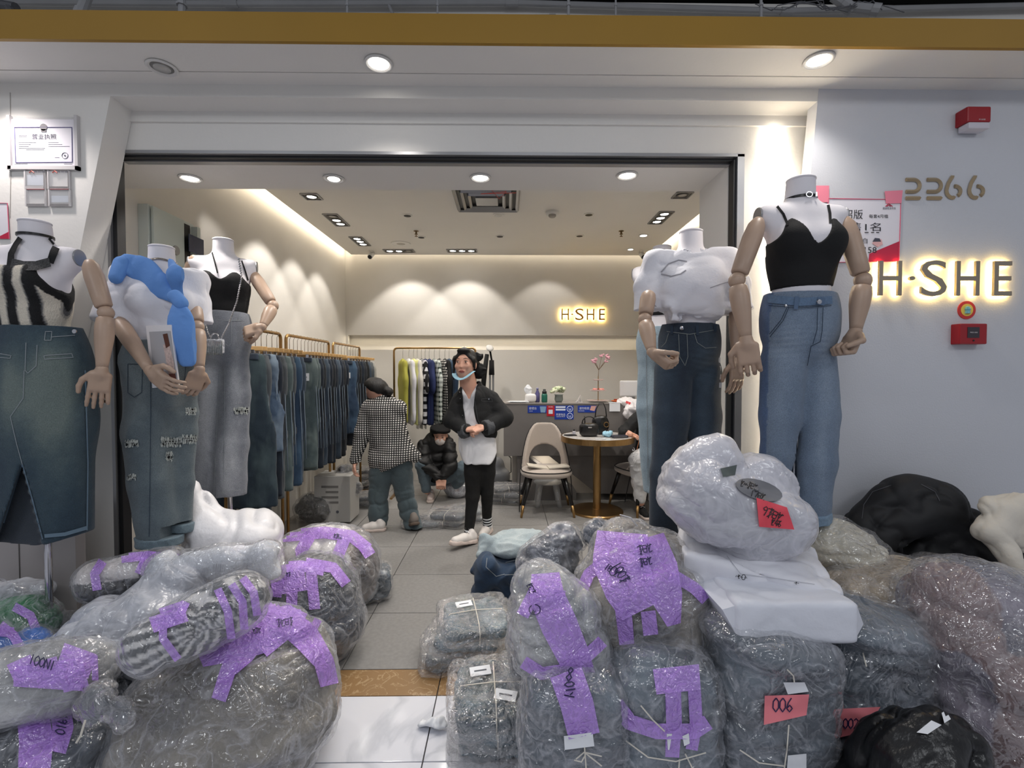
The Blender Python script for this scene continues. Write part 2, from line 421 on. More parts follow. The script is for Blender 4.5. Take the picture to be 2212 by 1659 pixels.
# shop walls
b = B(); b.bb((XL - .12, YS, 0), (XL, YB + .2, 3.4)); struct('wall_left', b.get(), M_wall_in)
b = B(); b.bb((XR, YS, 0), (XR + .12, YB + .2, 3.4)); struct('wall_right', b.get(), M_wall_in)
b = B(); b.bb((XL, YB + .08, 0), (XR, YB + .2, 3.4)); b.bb((XL, YB, 1.94), (XR, YB + .08, 3.4)); b.bb((XL, YB, 0), (XR, YB + .08, 1.745))
b.bb((XL, YB, 1.745), (XL + .03, YB + .08, 1.94)); struct('wall_back', b.get(), M_wall_in)
b = B(); b.bb((XL + .12, YS - .02, ZC), (XR - .12, YB - .12, ZC + .06)); cei = struct('ceiling', b.get(), M_wall)
b = B(); b.bb((XL, YS - .1, 3.15), (XR, YB + .1, 3.2)); struct('ceiling_upper', b.get(), M_wall)
# bulkhead over the doorway
b = B(); b.bb((-5, YP + .07, 2.47), (5, YS, 3.25)); struct('trim_1', b.get(), M_wall)
xpl, xpr = P(256, 800, YP)[0], P(1582, 800, YP)[0]
b = B(); b.bb((xpr, YP + .07, 0), (xpr + .1, YS, 2.47)); b.bb((xpr + .1, YS - .08, 0), (XR + .2, YS, 2.47)); struct('trim_2', b.get(), M_wall)
b = B(); b.bb((-5, YS - .1, 0), (XL, YS, 2.47)); b.bb((-5, YP, 0), (xpl - .035, YP + .1, ZR)); struct('wall_front_left', b.get(), M_wall)
# portal plane: header and right side
b = B(); b.bb((xpl - .035, YP, 2.49), (5, YP + .07, ZS)); b.bb((xpl - .035, YP - .012, 2.62), (5, YP, ZS)); b.bb((xpr + .045, YP, 0), (5, YP + .07, 2.49)); struct('wall_front_right', b.get(), M_wall)
b = B(); b.bb((-5, YF, ZR), (5, YP, ZS + .02)); struct('trim_3', b.get(), M_wall)
# door frame: aluminium channel, dark seal and folding track
df = root('door_1', ((xpl + xpr) / 2, YP, 0), None, None); df['kind'] = 'structure'
b = B(); b.bb((xpr + .012, YP - .004, 0), (xpr + .045, YP + .08, 2.49)); b.bb((xpl - .035, YP - .004, 0), (xpl - .02, YP + .08, 2.49)); b.bb((xpl - .035, YP - .004, 2.478), (xpr + .045, YP + .02, 2.492)); part('door_frame', b.get(), M_alu, df)
b = B(); b.bb((xpr, YP + .01, 0), (xpr + .012, YP + .06, 2.47)); b.bb((xpl - .02, YP + .01, 0), (xpl, YP + .06, 2.47)); part('door_seal', b.get(), M_dark, df)
b = B(); b.bb((xpl, YP + .02, 2.468), (xpr, YP + .05, 2.485)); part('track', b.get(), M_dark, df)
b = B(); b.bb((xpl, YP + .05, 2.462), (xpr, YP + .085, 2.49)); part('track_cover', b.get(), M_alu, df)
# proud slabs with slanting ends on either side of the doorway
def slabpoly(p1, p2, Y, outer):
    a, c = P(*p1, Y), P(*p2, Y); s = (a[0] - c[0]) / (a[2] - c[2])
    t = np.array([a[0] + s * (ZR + .01 - a[2]), Y, ZR + .01]); d = np.array([a[0] + s * (0 - a[2]), Y, 0])
    return [t, d, np.array([outer, Y, 0]), np.array([outer, Y, ZR + .01])]
b = B(); b.prism(slabpoly((235, 225), (175, 530), YF, -5), (0, .128, 0)); wl = struct('wall_slab_left', b.get(), M_wall)
pr_ = slabpoly((1770, 178), (1750, 385), YF, 5); pr_[0][0] += (ZS - ZR - .01) * (pr_[0][0] - pr_[1][0]) / ZR; pr_[0][2] = pr_[3][2] = ZS + .01; pr_ = [p - np.array([0, .002, 0]) for p in pr_]
b = B(); b.prism(pr_, (0, .07, 0)); wr = struct('wall_slab_right', b.get(), M_wall_grey)
area('slab_strip', ((pr_[0][0] + pr_[1][0]) / 2 + .06, YF + .1, 1.4), (math.radians(90), math.radians(-4), math.radians(0)), .04, 2.4, 14, (1, .88, .68))
# seam of the licence board
b = B(); b.tube([P(22, 200, YF - .001), P(24, 330, YF - .001), P(22, 470, YF - .001)], .0016, 5); part('seam_line', b.get(), mat('seam_grey', (170, 165, 160), .8), wl)
# scuffs on the slab beside the fire points
b = B(); rs = random.Random(3)
def scuff(p, q, w):
    a, c = P(*p, YF - .0008), P(*q, YF - .0008); m = (a + c) / 2 + np.array([rs.uniform(-.004, .004), 0, rs.uniform(-.004, .004)])
    b.tube([a, m, c], [w * .3, w, w * .3], 4, flat=.2, up=(0, 1, 0))
for x in range(1830, 2212, 26): 
    if rs.random() < .75: scuff((x, 803 + rs.uniform(-8, 8)), (x + rs.uniform(8, 34), 803 + rs.uniform(-9, 7)), rs.uniform(.0006, .002))
scuff((1856, 836), (1888, 868), .002); scuff((1888, 868), (1946, 842), .0015); scuff((1986, 831), (2006, 824), .004); scuff((1813, 838), (1824, 829), .005); scuff((1998, 784), (2012, 772), .002); scuff((1905, 799), (1912, 797), .004)
part('scuff_mark', b.get(), mat('scuff_grey', (150, 148, 152), .8), wr, kind='stuff')
# outer soffit, groove and ochre band
b = B(); b.bb((-5, Y0, ZS), (5, 2.05, ZS + .1)); b.bb((-5, 2.05, ZS + .006), (5, YP + .1, ZS + .1)); b.bb((-5, 2.056, ZS), (5, YF + .02, ZS + .1)); struct('trim_4', b.get(), M_wall)
b = B(); b.bb((-5, Y0 - .015, ZS - .004), (5, Y0 + .001, ZB)); struct('trim_5', b.get(), M_yellow)
# dark void with pipes above the band
b = B(); b.bb((-6, 1.85, 3.42), (6, 7, 3.5)); b.bb((-6, 3.3, 2.85), (6, 3.36, 3.45)); struct('ceiling_void', b.get(), M_plen)
M_pipe = mat('grey_conduit', (150, 150, 152), .5, vary=(6, .08)); M_pipeD = mat('old_conduit', (84, 84, 88), .6, vary=(6, .15))
def pipe(pts, r, m, label, nm='ceiling_pipe', cat='pipe', g=None):
    b = B(); b.tube([P(x, y, Y) for x, y, Y in pts], r, 10)
    for i in range(1, len(pts)):
        a, c = P(*pts[i - 1][:2], pts[i - 1][2]), P(*pts[i][:2], pts[i][2]); u = (c - a) / np.linalg.norm(c - a)
        b.tube([c - u * .03, c + u * .03 if i < len(pts) - 1 else c], r * 1.25, 10)
    thing(nm, b.get(), m, label, cat, g, smooth=False)
pipe([(-60, 4, 2.3), (500, 8, 2.3), (1106, 6, 2.3), (1700, 24, 2.3), (2300, 10, 2.3)], .013, M_pipe, 'long pale conduit running the full width under the dark ceiling void')
pipe([(120, 32, 2.25), (560, 40, 2.25), (1200, 36, 2.3)], .009, M_pipe, 'thinner pale conduit just above the ochre band on the left half')
pipe([(-40, 6, 2.1), (20, 16, 2.1), (36, 44, 2.05), (42, 62, 2.0)], .018, M_pipeD, 'curved grey pipe bending down at the top left corner')
pipe([(190, -12, 2.1), (172, 34, 2.05), (150, 62, 2.0)], .02, M_pipe, 'pale flexible duct slanting down behind the band near the left end')
pipe([(1130, 28, 2.6), (1560, 26, 2.6), (2260, 38, 2.6)], .016, M_pipeD, 'dark grey pipe far back in the ceiling void')
pipe([(1800, -8, 2.15), (1830, 14, 2.15), (1900, 22, 2.1)], .02, M_pipe, 'short pale pipe elbow at the top right')
pipe([(-40, 12, 2.45), (380, 10, 2.45), (900, 30, 2.5)], .012, M_pipeD, 'darker conduit crossing behind the long pale one on the left')
pipe([(830, -14, 2.3), (852, 40, 2.3)], .007, M_pipe, 'thin slanting rod hanging in the ceiling void left of the centre')
b = B()
for k in range(10):
    x0 = 1650 + k * 22; pts = [P(x0 + rs.uniform(-20, 20) + j * 22, 12 + 10 * math.sin(j * 1.3 + k) + rs.uniform(-6, 6), 2.12) for j in range(5)]
    b.tube(pts, .0022, 5)
tag(part('loose_cable', b.get(), M_pipeD), 'tangle of thin loose grey cables at the top right of the void', 'cable', kind='stuff')
def hanger_rod(x, w, lab):
    b = B(); a, c = P(x, -20, 2.05), P(x, 46, 2.05); b.tube([a, c], w, 8); b.tube([c, c + np.array([0, 0, .014])], w * 1.8, 8); b.tube([(a + c) / 2, (a + c) / 2 + np.array([0, 0, .01])], w * 1.5, 8)
    thing('hanger_rod', b.get(), M_pipe, lab, 'rod')
for x, w, lab in ((393, .014, 'thick white ceiling hanger above the band left of the lit downlight'), (750, .005, 'thin ceiling rod left of the centre above the band'), (945, .004, 'thin ceiling wire near the middle above the band'), (1228, .006, 'thin ceiling rod just right of the middle with a clamp'), (1330, .004, 'thin ceiling wire right of the middle above the band'), (1644, .006, 'black hanging rod above the band on the right')): hanger_rod(x, w, lab)
# ---------------------------------------------------------------- round and square lamps
M_lampglow = glowmat('lit_lamp_glass', (1, .95, .88), 14); M_lampglow2 = glowmat('dim_lamp_glow', (1, .96, .9), 5)
M_steel = mat('polished_steel', (190, 190, 192), .18, 1.0); M_baff = mat('lamp_baffle', (120, 118, 115), .4, .3); M_ring = mat('white_enamel', (214, 212, 208), .4)
M_lensoff = mat('unlit_lens', (176, 174, 170), .2, .2)
def downlight(c, r, lit, label, tiltx=0.0, group=None):
    t = root('downlight', c, label, 'ceiling lamp', group); c = np.array(c)
    b = B(); b.lathe(c, [(r * .8, -.001), (r, -.001), (r, -.006), (r * .86, -.009), (r * .8, -.003)], 28); part('trim_ring', b.get(), M_ring, t, smooth=True)
    b = B(); b.lathe(c, [(r * .8, -.002), (r * .62, -.0045), (.001, -.0045)], 24); part('reflector', b.get(), M_lampglow2 if lit == 2 else (M_steel if lit else M_baff), t, smooth=True)  # reflectors of the brightest lamps glow by themselves, standing in for glare
    b = B(); b.lathe(c + np.array([r * .1 * tiltx, 0, 0]), [(r * .6, -.004), (r * .5, -.009), (.001, -.010)], 20); part('lens', b.get(), M_lampglow if lit == 2 else (M_lampglow2 if lit else M_lensoff), t, smooth=True)
    return t
for px, py, lit, lab in ((350, 145, 0, 'unlit grey round downlight in the outer soffit at the left'), (818, 136, 2, 'glaring round downlight in the outer soffit above the doorway'), (1768, 129, 2, 'glaring round downlight in the outer soffit above the right slab')):
    c = soff(px, py, ZS - .001); downlight(c, .058, lit, lab)
    if lit: spot('downlight_beam', c - np.array([0, 0, .03]), c + np.array([0, .02, -2]), 13, 2.2, .7, NEUT, .04)
spot('downlight_beam', (-2.15, 1.95, ZS - .04), (-2.15, 2.05, 0), 18, 2.2, .7, (1, .93, .9), .04)
for i, (px, py, lit) in enumerate(((411, 384, 2), (721, 385, 1), (1038, 383, 2), (1355, 378, 2))):
    c = soff(px, py, 2.469); downlight(c, .055, lit, ('round downlight in the doorway soffit, ' + ('nearest the left jamb', 'second from the left jamb', 'above the standing woman', 'nearest the right jamb')[i]))
    spot('downlight_beam', c - np.array([0, 0, .03]), c + np.array([0, .05, -2]), 22, 1.9, .6, NEUT, .03)
def grille(cx, cy, n, along, lits, label):
    """recessed grille lamp: square frame, black gimbal rings, round lamps"""
    s = .115; t = root('grille_lamp', (cx, cy, ZC), label, 'ceiling lamp')
    hx, hy = (s * n / 2 + .012, s / 2 + .012) if along == 'x' else (s / 2 + .012, s * n / 2 + .012)
    b = B()
    for sx in (-1, 1): b.bb((cx + sx * hx - .006, cy - hy, ZC - .009), (cx + sx * hx + .006, cy + hy, ZC + .001))
    for sy in (-1, 1): b.bb((cx - hx, cy + sy * hy - .006, ZC - .009), (cx + hx, cy + sy * hy + .006, ZC + .001))
    part('frame', b.get(), M_alu, t)
    b = B(); b.bb((cx - hx, cy - hy, ZC - .003), (cx + hx, cy + hy, ZC + .0)); part('back_plate', b.get(), mat('lamp_box_grey', (120, 116, 110), .5, .2), t)
    for k in range(n):
        o_ = (k - (n - 1) / 2) * s; c = np.array([cx + (o_ if along == 'x' else 0), cy + (o_ if along == 'y' else 0), ZC])
        b = B(); b.lathe(c, [(.041, -.003), (.053, -.003), (.053, -.01), (.049, -.013), (.041, -.005)], 24); rg = part('lamp_ring', b.get(), mat('grey_gimbal', (92, 90, 88), .4, .4), t, smooth=True)
        b = B(); b.lathe(c, [(.041, -.004), (.03, -.008), (.001, -.010)], 20); part('lamp', b.get(), M_lampglow if lits[k] else M_lensoff, rg, smooth=True)
    return t
def cl(px, py): return soff(px, py, ZC)[:2]
G = [((673, 424), 1, 'y', (1,), 'square grille lamp nearest the doorway on the left of the shop ceiling'), ((727, 475), 3, 'y', (0, 1, 1), 'three-lamp grille along the left wall, second from the doorway'), ((778, 521), 3, 'y', (1, 1, 1), 'three-lamp grille along the left wall, farthest from the doorway'),
     ((862, 541.5), 3, 'x', (1, 1, 0), 'three-lamp grille along the back wall near the left camera'), ((998, 541), 3, 'x', (1, 1, 1), 'three-lamp grille along the back wall above the middle'), ((1427, 470), 3, 'y', (1, 1, 1), 'three-lamp grille on the right above the dark jeans mannequin'), ((1474, 421), 1, 'y', (0,), 'square unlit grille lamp nearest the doorway on the right of the shop ceiling')]
for (p, n, al, li, lab) in G:
    c = cl(*p); grille(c[0], c[1], n, al, li, lab)
# spots for the grille lamps and the open ceiling, on walls and floor
for yy, pw in ((3.35, 38), (4.1, 40), (4.75, 32), (5.35, 28)): spot('ceiling_beam', (-1.62, yy, ZC - .04), (-2.1, yy + .1, 1.3), pw, 1.35, .35, NEUT)
for xx, pw in ((-1.25, 30), (-.5, 30), (.55, 12)): spot('ceiling_beam', (xx, 5.75, ZC - .04), (xx, 6.3, 1.6), pw, 1.5, .35, NEUT)
for yy in (3.6, 4.8): spot('ceiling_beam', (1.45, yy, ZC - .04), (1.3, yy, 0), 55, 1.8, .6, NEUT)
for xx, yy in ((-.7, 3.6), (.3, 4.6), (-.6, 5.0), (.7, 3.4)): spot('ceiling_beam', (xx, yy, ZC - .04), (xx, yy, 0), 50, 2.4, .8, NEUT)  # these four point straight down from mid-ceiling, at no modelled grille lamp
# ---------------------------------------------------------------- other ceiling fittings
c = cl(1052, 429); v = root('air_vent', (c[0], c[1], ZC), 'square grey louvred air vent with a red ribbon in the shop ceiling', 'vent')
b = B()
w = .27
for k, (q, zz) in enumerate(((1.0, 0), (.78, .004), (.56, .008))):
    for sx in (-1, 1):
        b.box((c[0] + sx * w * q, c[1], ZC - .012 - zz), (.012, w * q, .012), roty(sx * .6)); b.box((c[0], c[1] + sx * w * q, ZC - .012 - zz), (w * q, .012, .012), rotx(-sx * .6))
part('louvre', b.get(), M_alu, v)
b = B(); b.bb((c[0] - w, c[1] - w, ZC - .004), (c[0] + w, c[1] + w, ZC)); part('duct_opening', b.get(), M_dark, v)
b = B(); b.box((c[0], c[1], ZC - .022), (w * .36, w * .36, .01), bev=.004); part('centre_panel', b.get(), M_alu, v)
b = B(); r0 = np.array([c[0] + .05, c[1] - w, ZC - .03]); b.tube([r0, r0 + (.06, 0, -.07), r0 + (.12, 0, -.01), r0 + (-.09, 0, -.03), r0 + (.2, 0, -.02)], .006, 6, flat=.3); part('ribbon', b.get(), mat('red_ribbon', (200, 60, 50), .5), v)
M_blackhole = mat('black_opening', (12, 12, 12), .6)
for (px, py, r, dark, lab) in ((880, 465, .05, 1, 'small dark ceiling spot nearest the left row of grilles'), (1272, 463, .05, 1, 'small dark ceiling spot right of the smoke detector'), (1077, 464, .055, 0, 'small grey recessed lamp behind the air vent'), (910, 512, .05, 1, 'small dark ceiling spot beside the left sprinkler'), (1080, 510, .05, 1, 'small dark ceiling spot in the middle of the rear row'), (1252, 509, .05, 1, 'small dark ceiling spot right of the rear middle one'), (1390, 508, .055, 2, 'small lit ceiling spot right of the right sprinkler'), (1362, 538, .045, 2, 'small lit ceiling spot in front of the right camera')):
    c = soff(px, py, ZC); t = root('ceiling_spot', c, lab, 'ceiling lamp')
    b = B(); b.lathe(c, [(r * .7, 0), (r, 0), (r, -.004), (r * .75, -.007)], 20); part('trim_ring', b.get(), M_ring, t)
    b = B(); b.lathe(c, [(r * .72, -.002), (r * .7, -.008), (.001, -.008)], 20); part('opening', b.get(), (M_lensoff, M_blackhole, M_lampglow2)[dark], t)
c = soff(866, 526, ZC); t = root('ceiling_speaker', c, 'round flush ceiling speaker in front of the rear grille', 'speaker')
b = B(); b.lathe(c, [(.10, 0), (.115, 0), (.113, -.008), (.10, -.006)], 28); part('rim', b.get(), M_ring, t); b = B(); b.lathe(c, [(.10, -.001), (.1, -.005), (.001, -.007)], 28); part('grille_cloth', b.get(), mat('speaker_mesh', (176, 172, 165), .8), t)
c = soff(1193, 457, ZC); t = root('smoke_detector', c, 'white smoke detector on the shop ceiling', 'smoke detector')
b = B(); b.lathe(c, [(.062, 0), (.064, -.02), (.055, -.032)], 24); part('base', b.get(), M_ring, t); b = B(); b.lathe(c, [(.036, -.03), (.036, -.045), (.026, -.055)], 20); part('sensor_head', b.get(), mat('sensor_grey', (150, 146, 140), .5), t)
for px, py, lab in ((899, 499, 'brass sprinkler head at the left of the shop ceiling'), (1342, 499, 'brass sprinkler head at the right of the shop ceiling')):
    c = soff(px, py, ZC); b = B(); b.lathe(c, [(.028, 0), (.028, -.004), (.01, -.008), (.01, -.03), (.018, -.032), (.018, -.036), (.004, -.04), (.004, -.055), (.016, -.056), (.016, -.06)], 14); thing('sprinkler', b.get(), mat('aged_brass', (120, 98, 70), .4, .8), lab, 'sprinkler', smooth=False)
for px, py, sgn, lab in ((806, 549, 1, 'white bullet security camera in the left rear corner'), (1383, 549, -1, 'white bullet security camera at the right rear')):
    c = soff(px - 4 * sgn, py - 7, ZC); t = root('security_camera', c, lab, 'camera'); d = np.array([.03 * -sgn, -.8, -.55]); d /= np.linalg.norm(d)
    b = B(); b.lathe(c, [(.03, 0), (.03, -.008), (.012, -.012), (.012, -.03)], 16); part('mount', b.get(), M_ring, t, smooth=False)
    q = c + np.array([0, 0, -.05]); b = B(); b.tube([q - d * .07, q - d * .05, q + d * .07], [.02, .032, .032], 18); part('housing', b.get(), M_ring, t)
    b = B(); b.tube([q + d * .071, q + d * .074], .025, 18); part('lens', b.get(), M_blackhole, t)
b = B(); b.bb((XL + .0, YS, 0), (-1.68, YB, .02)); b.bb((-1.695, YS, .0), (-1.68, YB, .028)); struct('trim_6', b.get(), mat('glossy_plinth', (120, 114, 108), .15))
# ================================================================ MANNEQUINS
RMn = np.array(RM)
def proj(V):
    q = (V - np.array([0, 0, HC])) @ RMn; return 1106 + FPX * q[:, 0] / -q[:, 2], 829.5 - FPX * q[:, 1] / -q[:, 2]
def tree(*meshes):
    vs = []; fs = []
    for m in meshes:
        n = len(vs); vs += [tuple(v) for v in m[0]]; fs += [tuple(int(i) + n for i in f) for f in m[1]]
    return BVHTree.FromPolygons(vs, fs)
def resample(pts, step):
    pts = [np.array(p, float) for p in pts]; out = [pts[0]]
    for a, c in zip(pts, pts[1:]):
        n = max(1, int(np.linalg.norm((c - a)[:2]) / step))
        out += [a + (c - a) * k / n for k in range(1, n + 1)]
    return out
def drape_grid(bvh, grid, off):
    """grid rows of pixels -> sheet lying on the surface those sight lines meet"""
    V = []; ok = []; T_ = []
    for row in grid:
        for p in row:
            d = ray(p[0], p[1]); hit = bvh.ray_cast(CP, d)
            V.append(d); ok.append(hit[0] is not None); T_.append(hit[3] if hit[0] is not None else np.nan)
    m = len(grid[0]); Fs = []; T0 = np.array(T_).reshape(-1, m); Ts = T0.copy()
    for _ in range(3):  # stiff sheets bridge the small hollows
        pd = np.pad(Ts, 1, mode='edge'); st = np.stack([pd[a:a + T0.shape[0], c:c + m] for a in range(3) for c in range(3)]); w_ = ~np.isnan(st); Ts = np.where(np.isnan(T0), np.nan, np.where(w_, st, 0).sum(0) / np.maximum(w_.sum(0), 1))
    Tf = (np.where(np.isnan(T0), 0, np.minimum(T0, Ts)) - off * 1.2).ravel()
    V = [tuple(CP + d * float(t)) if o_ else (0, 0, 0) for d, t, o_ in zip(V, Tf, ok)]
    for i in range(len(grid) - 1):
        for k in range(m - 1):
            q = (i * m + k, i * m + k + 1, (i + 1) * m + k + 1, (i + 1) * m + k)
            if all(ok[j] for j in q):
                w = [V[j] for j in q]
                if max(abs(w[a][1] - w[c][1]) for a in range(4) for c in range(4)) < .12: Fs.append(q)
    return V, Fs
def ribbon(bvh, pts, w, off=.002, step=5, cross=2):
    """pts px polyline [(x,y)] or [(x,y,w)]"""
    pts = [tuple(p) if len(p) > 2 else (p[0], p[1], w) for p in pts]; r = resample(pts, step); grid = []
    for i, p in enumerate(r):
        t = (r[min(i + 1, len(r) - 1)] - r[max(i - 1, 0)])[:2]; t = t / (np.linalg.norm(t) + 1e-6); n = np.array([-t[1], t[0]])
        grid.append([p[:2] + n * p[2] * (k / cross - .5) for k in range(cross + 1)])
    return drape_grid(bvh, grid, off)
def ribbons(name, bvh, lines, w, m, parent, off=.002, step=5, cross=1, label=None, kind=None):
    V = []; Fs = []
    if len(lines) > 1 and name in ('cami_strap', 'belt_loop', 'crop_top_strap', 'top_strap', 'red_print', 'button'):
        return [ribbons(name, bvh, [l], w, m, parent, off, step, cross, label, kind) for l in lines][0]
    if name in ('skirt_stitching', 'jeans_stitching'): w = w * .7
    for l in lines:
        v, f = ribbon(bvh, l, w, off, step, cross); n = len(V); V += v; Fs += [tuple(i + n for i in q) for q in f]
    used = sorted({i for f in Fs for i in f})
    if not used: print('NO HIT', name); return None
    mp = {u: i for i, u in enumerate(used)}
    return part(name, (np.array([V[u] for u in used]), [tuple(mp[i] for i in f) for f in Fs]), m, parent, smooth=True, label=label, kind=kind)
NOTE = [None]
def quadgrid(corners, step=6):
    a, b_, c, d = [np.array(p, float) for p in corners]; n = max(2, int(max(np.linalg.norm(b_ - a), np.linalg.norm(c - d)) / step)); m = max(2, int(max(np.linalg.norm(d - a), np.linalg.norm(c - b_)) / step))
    return [[(a * (1 - u) + b_ * u) * (1 - v) + (d * (1 - u) + c * u) * v for u in np.linspace(0, 1, n + 1)] for v in np.linspace(0, 1, m + 1)]
def patch(name, bvh, corners, m, parent, off=.004, step=8, label=None):
    V, Fs = drape_grid(bvh, quadgrid(corners, step), off); used = sorted({i for f in Fs for i in f})
    if not used: print('NO HIT', name); return None
    mp = {u: i for i, u in enumerate(used)}
    W_ = (np.array([V[u] for u in used]), [tuple(mp[i] for i in f) for f in Fs]); NOTE[0] = tree(W_)
    return part(name, W_, m, parent, smooth=True, label=label)

M_body = mat('mannequin_cloth', (226, 222, 226), .7, bump=(400, .1)); M_wood = mat('beech_wood', (172, 146, 126), .42, vary=(9, .08), bump=(30, .05, (1, 1, .1)))
M_chrome = mat('chrome', (200, 200, 204), .12, 1.0); M_black = mat('black_knit', (9, 9, 11), .85, bump=(300, .2)); M_blackg = mat('black_leather', (12, 12, 14), .35)
M_tee = mat('white_jersey', (222, 221, 227), .85, bump=(90, .12)); M_denim = mat('denim', (90, 110, 130), .85, vary=(300, .24), bump=(420, .4), attr=True, sheen=.15)
M_stitch = mat('pale_stitching', (136, 142, 146), .8); M_seam = mat('dark_seam', (36, 50, 66), .85); M_fray = mat('frayed_thread', (186, 190, 184), .9, bump=(80, .8)); M_hole = mat('rip_opening', (14, 14, 16), .95)
M_blue = mat('sky_blue_jersey', (96, 142, 206), .85, bump=(60, .15)); M_strap = M_black
def denim_col(base, dark=None, light=None, fades=(), seed=0, streak=.35, whisk=()):
    base = np.array(base, float); light = np.array(light if light is not None else np.minimum(base * 1.45, 235), float); dark = np.array(dark if dark is not None else base * .7, float)
    def f(V):
        x, y = proj(V); t = np.zeros(len(V))
        for fx, fy, rx, ry, st in fades: t += st * np.exp(-((x - fx) / rx) ** 2 - ((y - fy) / ry) ** 2)
        t += streak * .6 * fbm(V.astype(np.float32), 14, seed, 3, (1, 1, .35)) + .12 * fbm(V.astype(np.float32), 60, seed + 9, 2)
        for fx, fy, rx, ry, an in whisk:
            u = (y - fy) + an * (x - fx); t += .22 * np.exp(-((x - fx) / rx) ** 2 - (u / ry) ** 2) * np.sin(u * .5)
        t = np.clip(t, -1, 1)[:, None]
        c = np.where(t > 0, base + (light - base) * t, base + (base - dark) * t)
        c = np.clip(c, 0, 255) / 255; return np.where(c <= .04045, c / 12.92, ((c + .055) / 1.055) ** 2.4)
    return f
def foldd(amp, scale, seed=0, stretch=(1, 1, 1), amp2=0, scale2=40):
    def f(V):
        Q = V.astype(np.float32); d = amp * (ridge(Q, scale, seed, stretch) - .55) * 2
        if amp2: d = d + amp2 * fbm(Q, scale2, seed + 3, 2)
        return d
    return f
def crease(amp, scale, seed=0, stretch=(1, 1, 1)):
    """rounded cloth folds with sharp valleys"""
    def f(V): Q = V.astype(np.float32); return amp * (.9 - 2.2 * ridge(Q, scale, seed, stretch, 2) ** 1.5) + amp * .5 * fbm(Q, scale * .6, seed + 8, 2)
    return f
def torso(C, th, sc, infl=0, k=.05, arms=True):
    s = S(k)
    def e(c, r): s.ell(c, [v + infl for v in r])
    e((0, .01, -.11), (.128, .086, .10)); s.cap((0, .0, -.06), (0, 0, .06), .108 + infl, .112 + infl, .72); e((0, 0, .17), (.132, .088, .14))
    e((-.065, -.062, .20), (.062, .058, .062)); e((.065, -.062, .20), (.062, .058, .062)); e((0, .005, .27), (.145, .068, .08))
    s.cap((-.14, .012, .315), (.14, .012, .315), .046 + infl, k=.06); s.cap((0, .02, .32), (0, .012, .47), .060 + infl, .052 + infl, k=.04)
    s.lo -= .02; s.hi += .02
    return s
def loc(C, th, sc):
    R = rotz(th)
    def f(VF): return ((VF[0] * sc) @ R.T + C,) + tuple(VF[1:])
    return f
def finger(s, base, d, n, L, r, curl, k):
    p = base; a = 0
    for i, fr in enumerate((.42, .32, .26)):
        a += curl * (.8 if i == 0 else 1.0); q = p + (d * math.cos(a) + n * math.sin(a)) * L * fr; s.cap(p, q, r * (1 - .08 * i), r * (.92 - .08 * i), k=k); p = q
def hand(w, d, n, side, sc=1.0, curl=.5, thumb=.6, h=.0042):
    """w wrist point, d direction of the hand, n direction the palm faces, side +1/-1 puts the thumb on +-(d x n)"""
    w = np.array(w, float); d = np.array(d, float); d /= np.linalg.norm(d); n = np.array(n, float); n = n - d * n.dot(d); n /= np.linalg.norm(n); t = np.cross(d, n) * side
    s = S(.012)
    s.cap(w, w + d * .02 * sc, .022 * sc, .025 * sc)
    R = np.stack([t, n, d], 1)
    s.box(w + d * .055 * sc, (.038 * sc, .014 * sc, .04 * sc), .012 * sc, R)
    for o_, L in ((.030, .068), (.010, .076), (-.011, .070), (-.030, .054)):
        finger(s, w + d * .088 * sc + t * o_ * sc, (d + t * o_ * 2.2) / np.linalg.norm(d + t * o_ * 2.2), n, L * sc, .0088 * sc, curl, .004)
    b0 = w + d * .02 * sc + t * .028 * sc; dt = d * .75 + t * .75 + n * .15; dt /= np.linalg.norm(dt)
    p1 = b0 + dt * .04 * sc; s.cap(b0, p1, .013 * sc, .0115 * sc, k=.01); dt2 = d * .95 + t * (.35 - thumb * .5) + n * thumb; dt2 /= np.linalg.norm(dt2); p2_ = p1 + dt2 * .03 * sc
    s.cap(p1, p2_, .0108 * sc, .0098 * sc, k=.004); dt3 = d * .9 + n * thumb * .9 - t * thumb * .3; dt3 /= np.linalg.norm(dt3); s.cap(p2_, p2_ + dt3 * .024 * sc, .0098 * sc, .0085 * sc, k=.004)
    return sdf(s, h)
def seg(b, a, c, prof, n=18):
    a = np.array(a, float); c = np.array(c, float); b.tube([a + (c - a) * t for t, _ in prof], [r for _, r in prof], n)
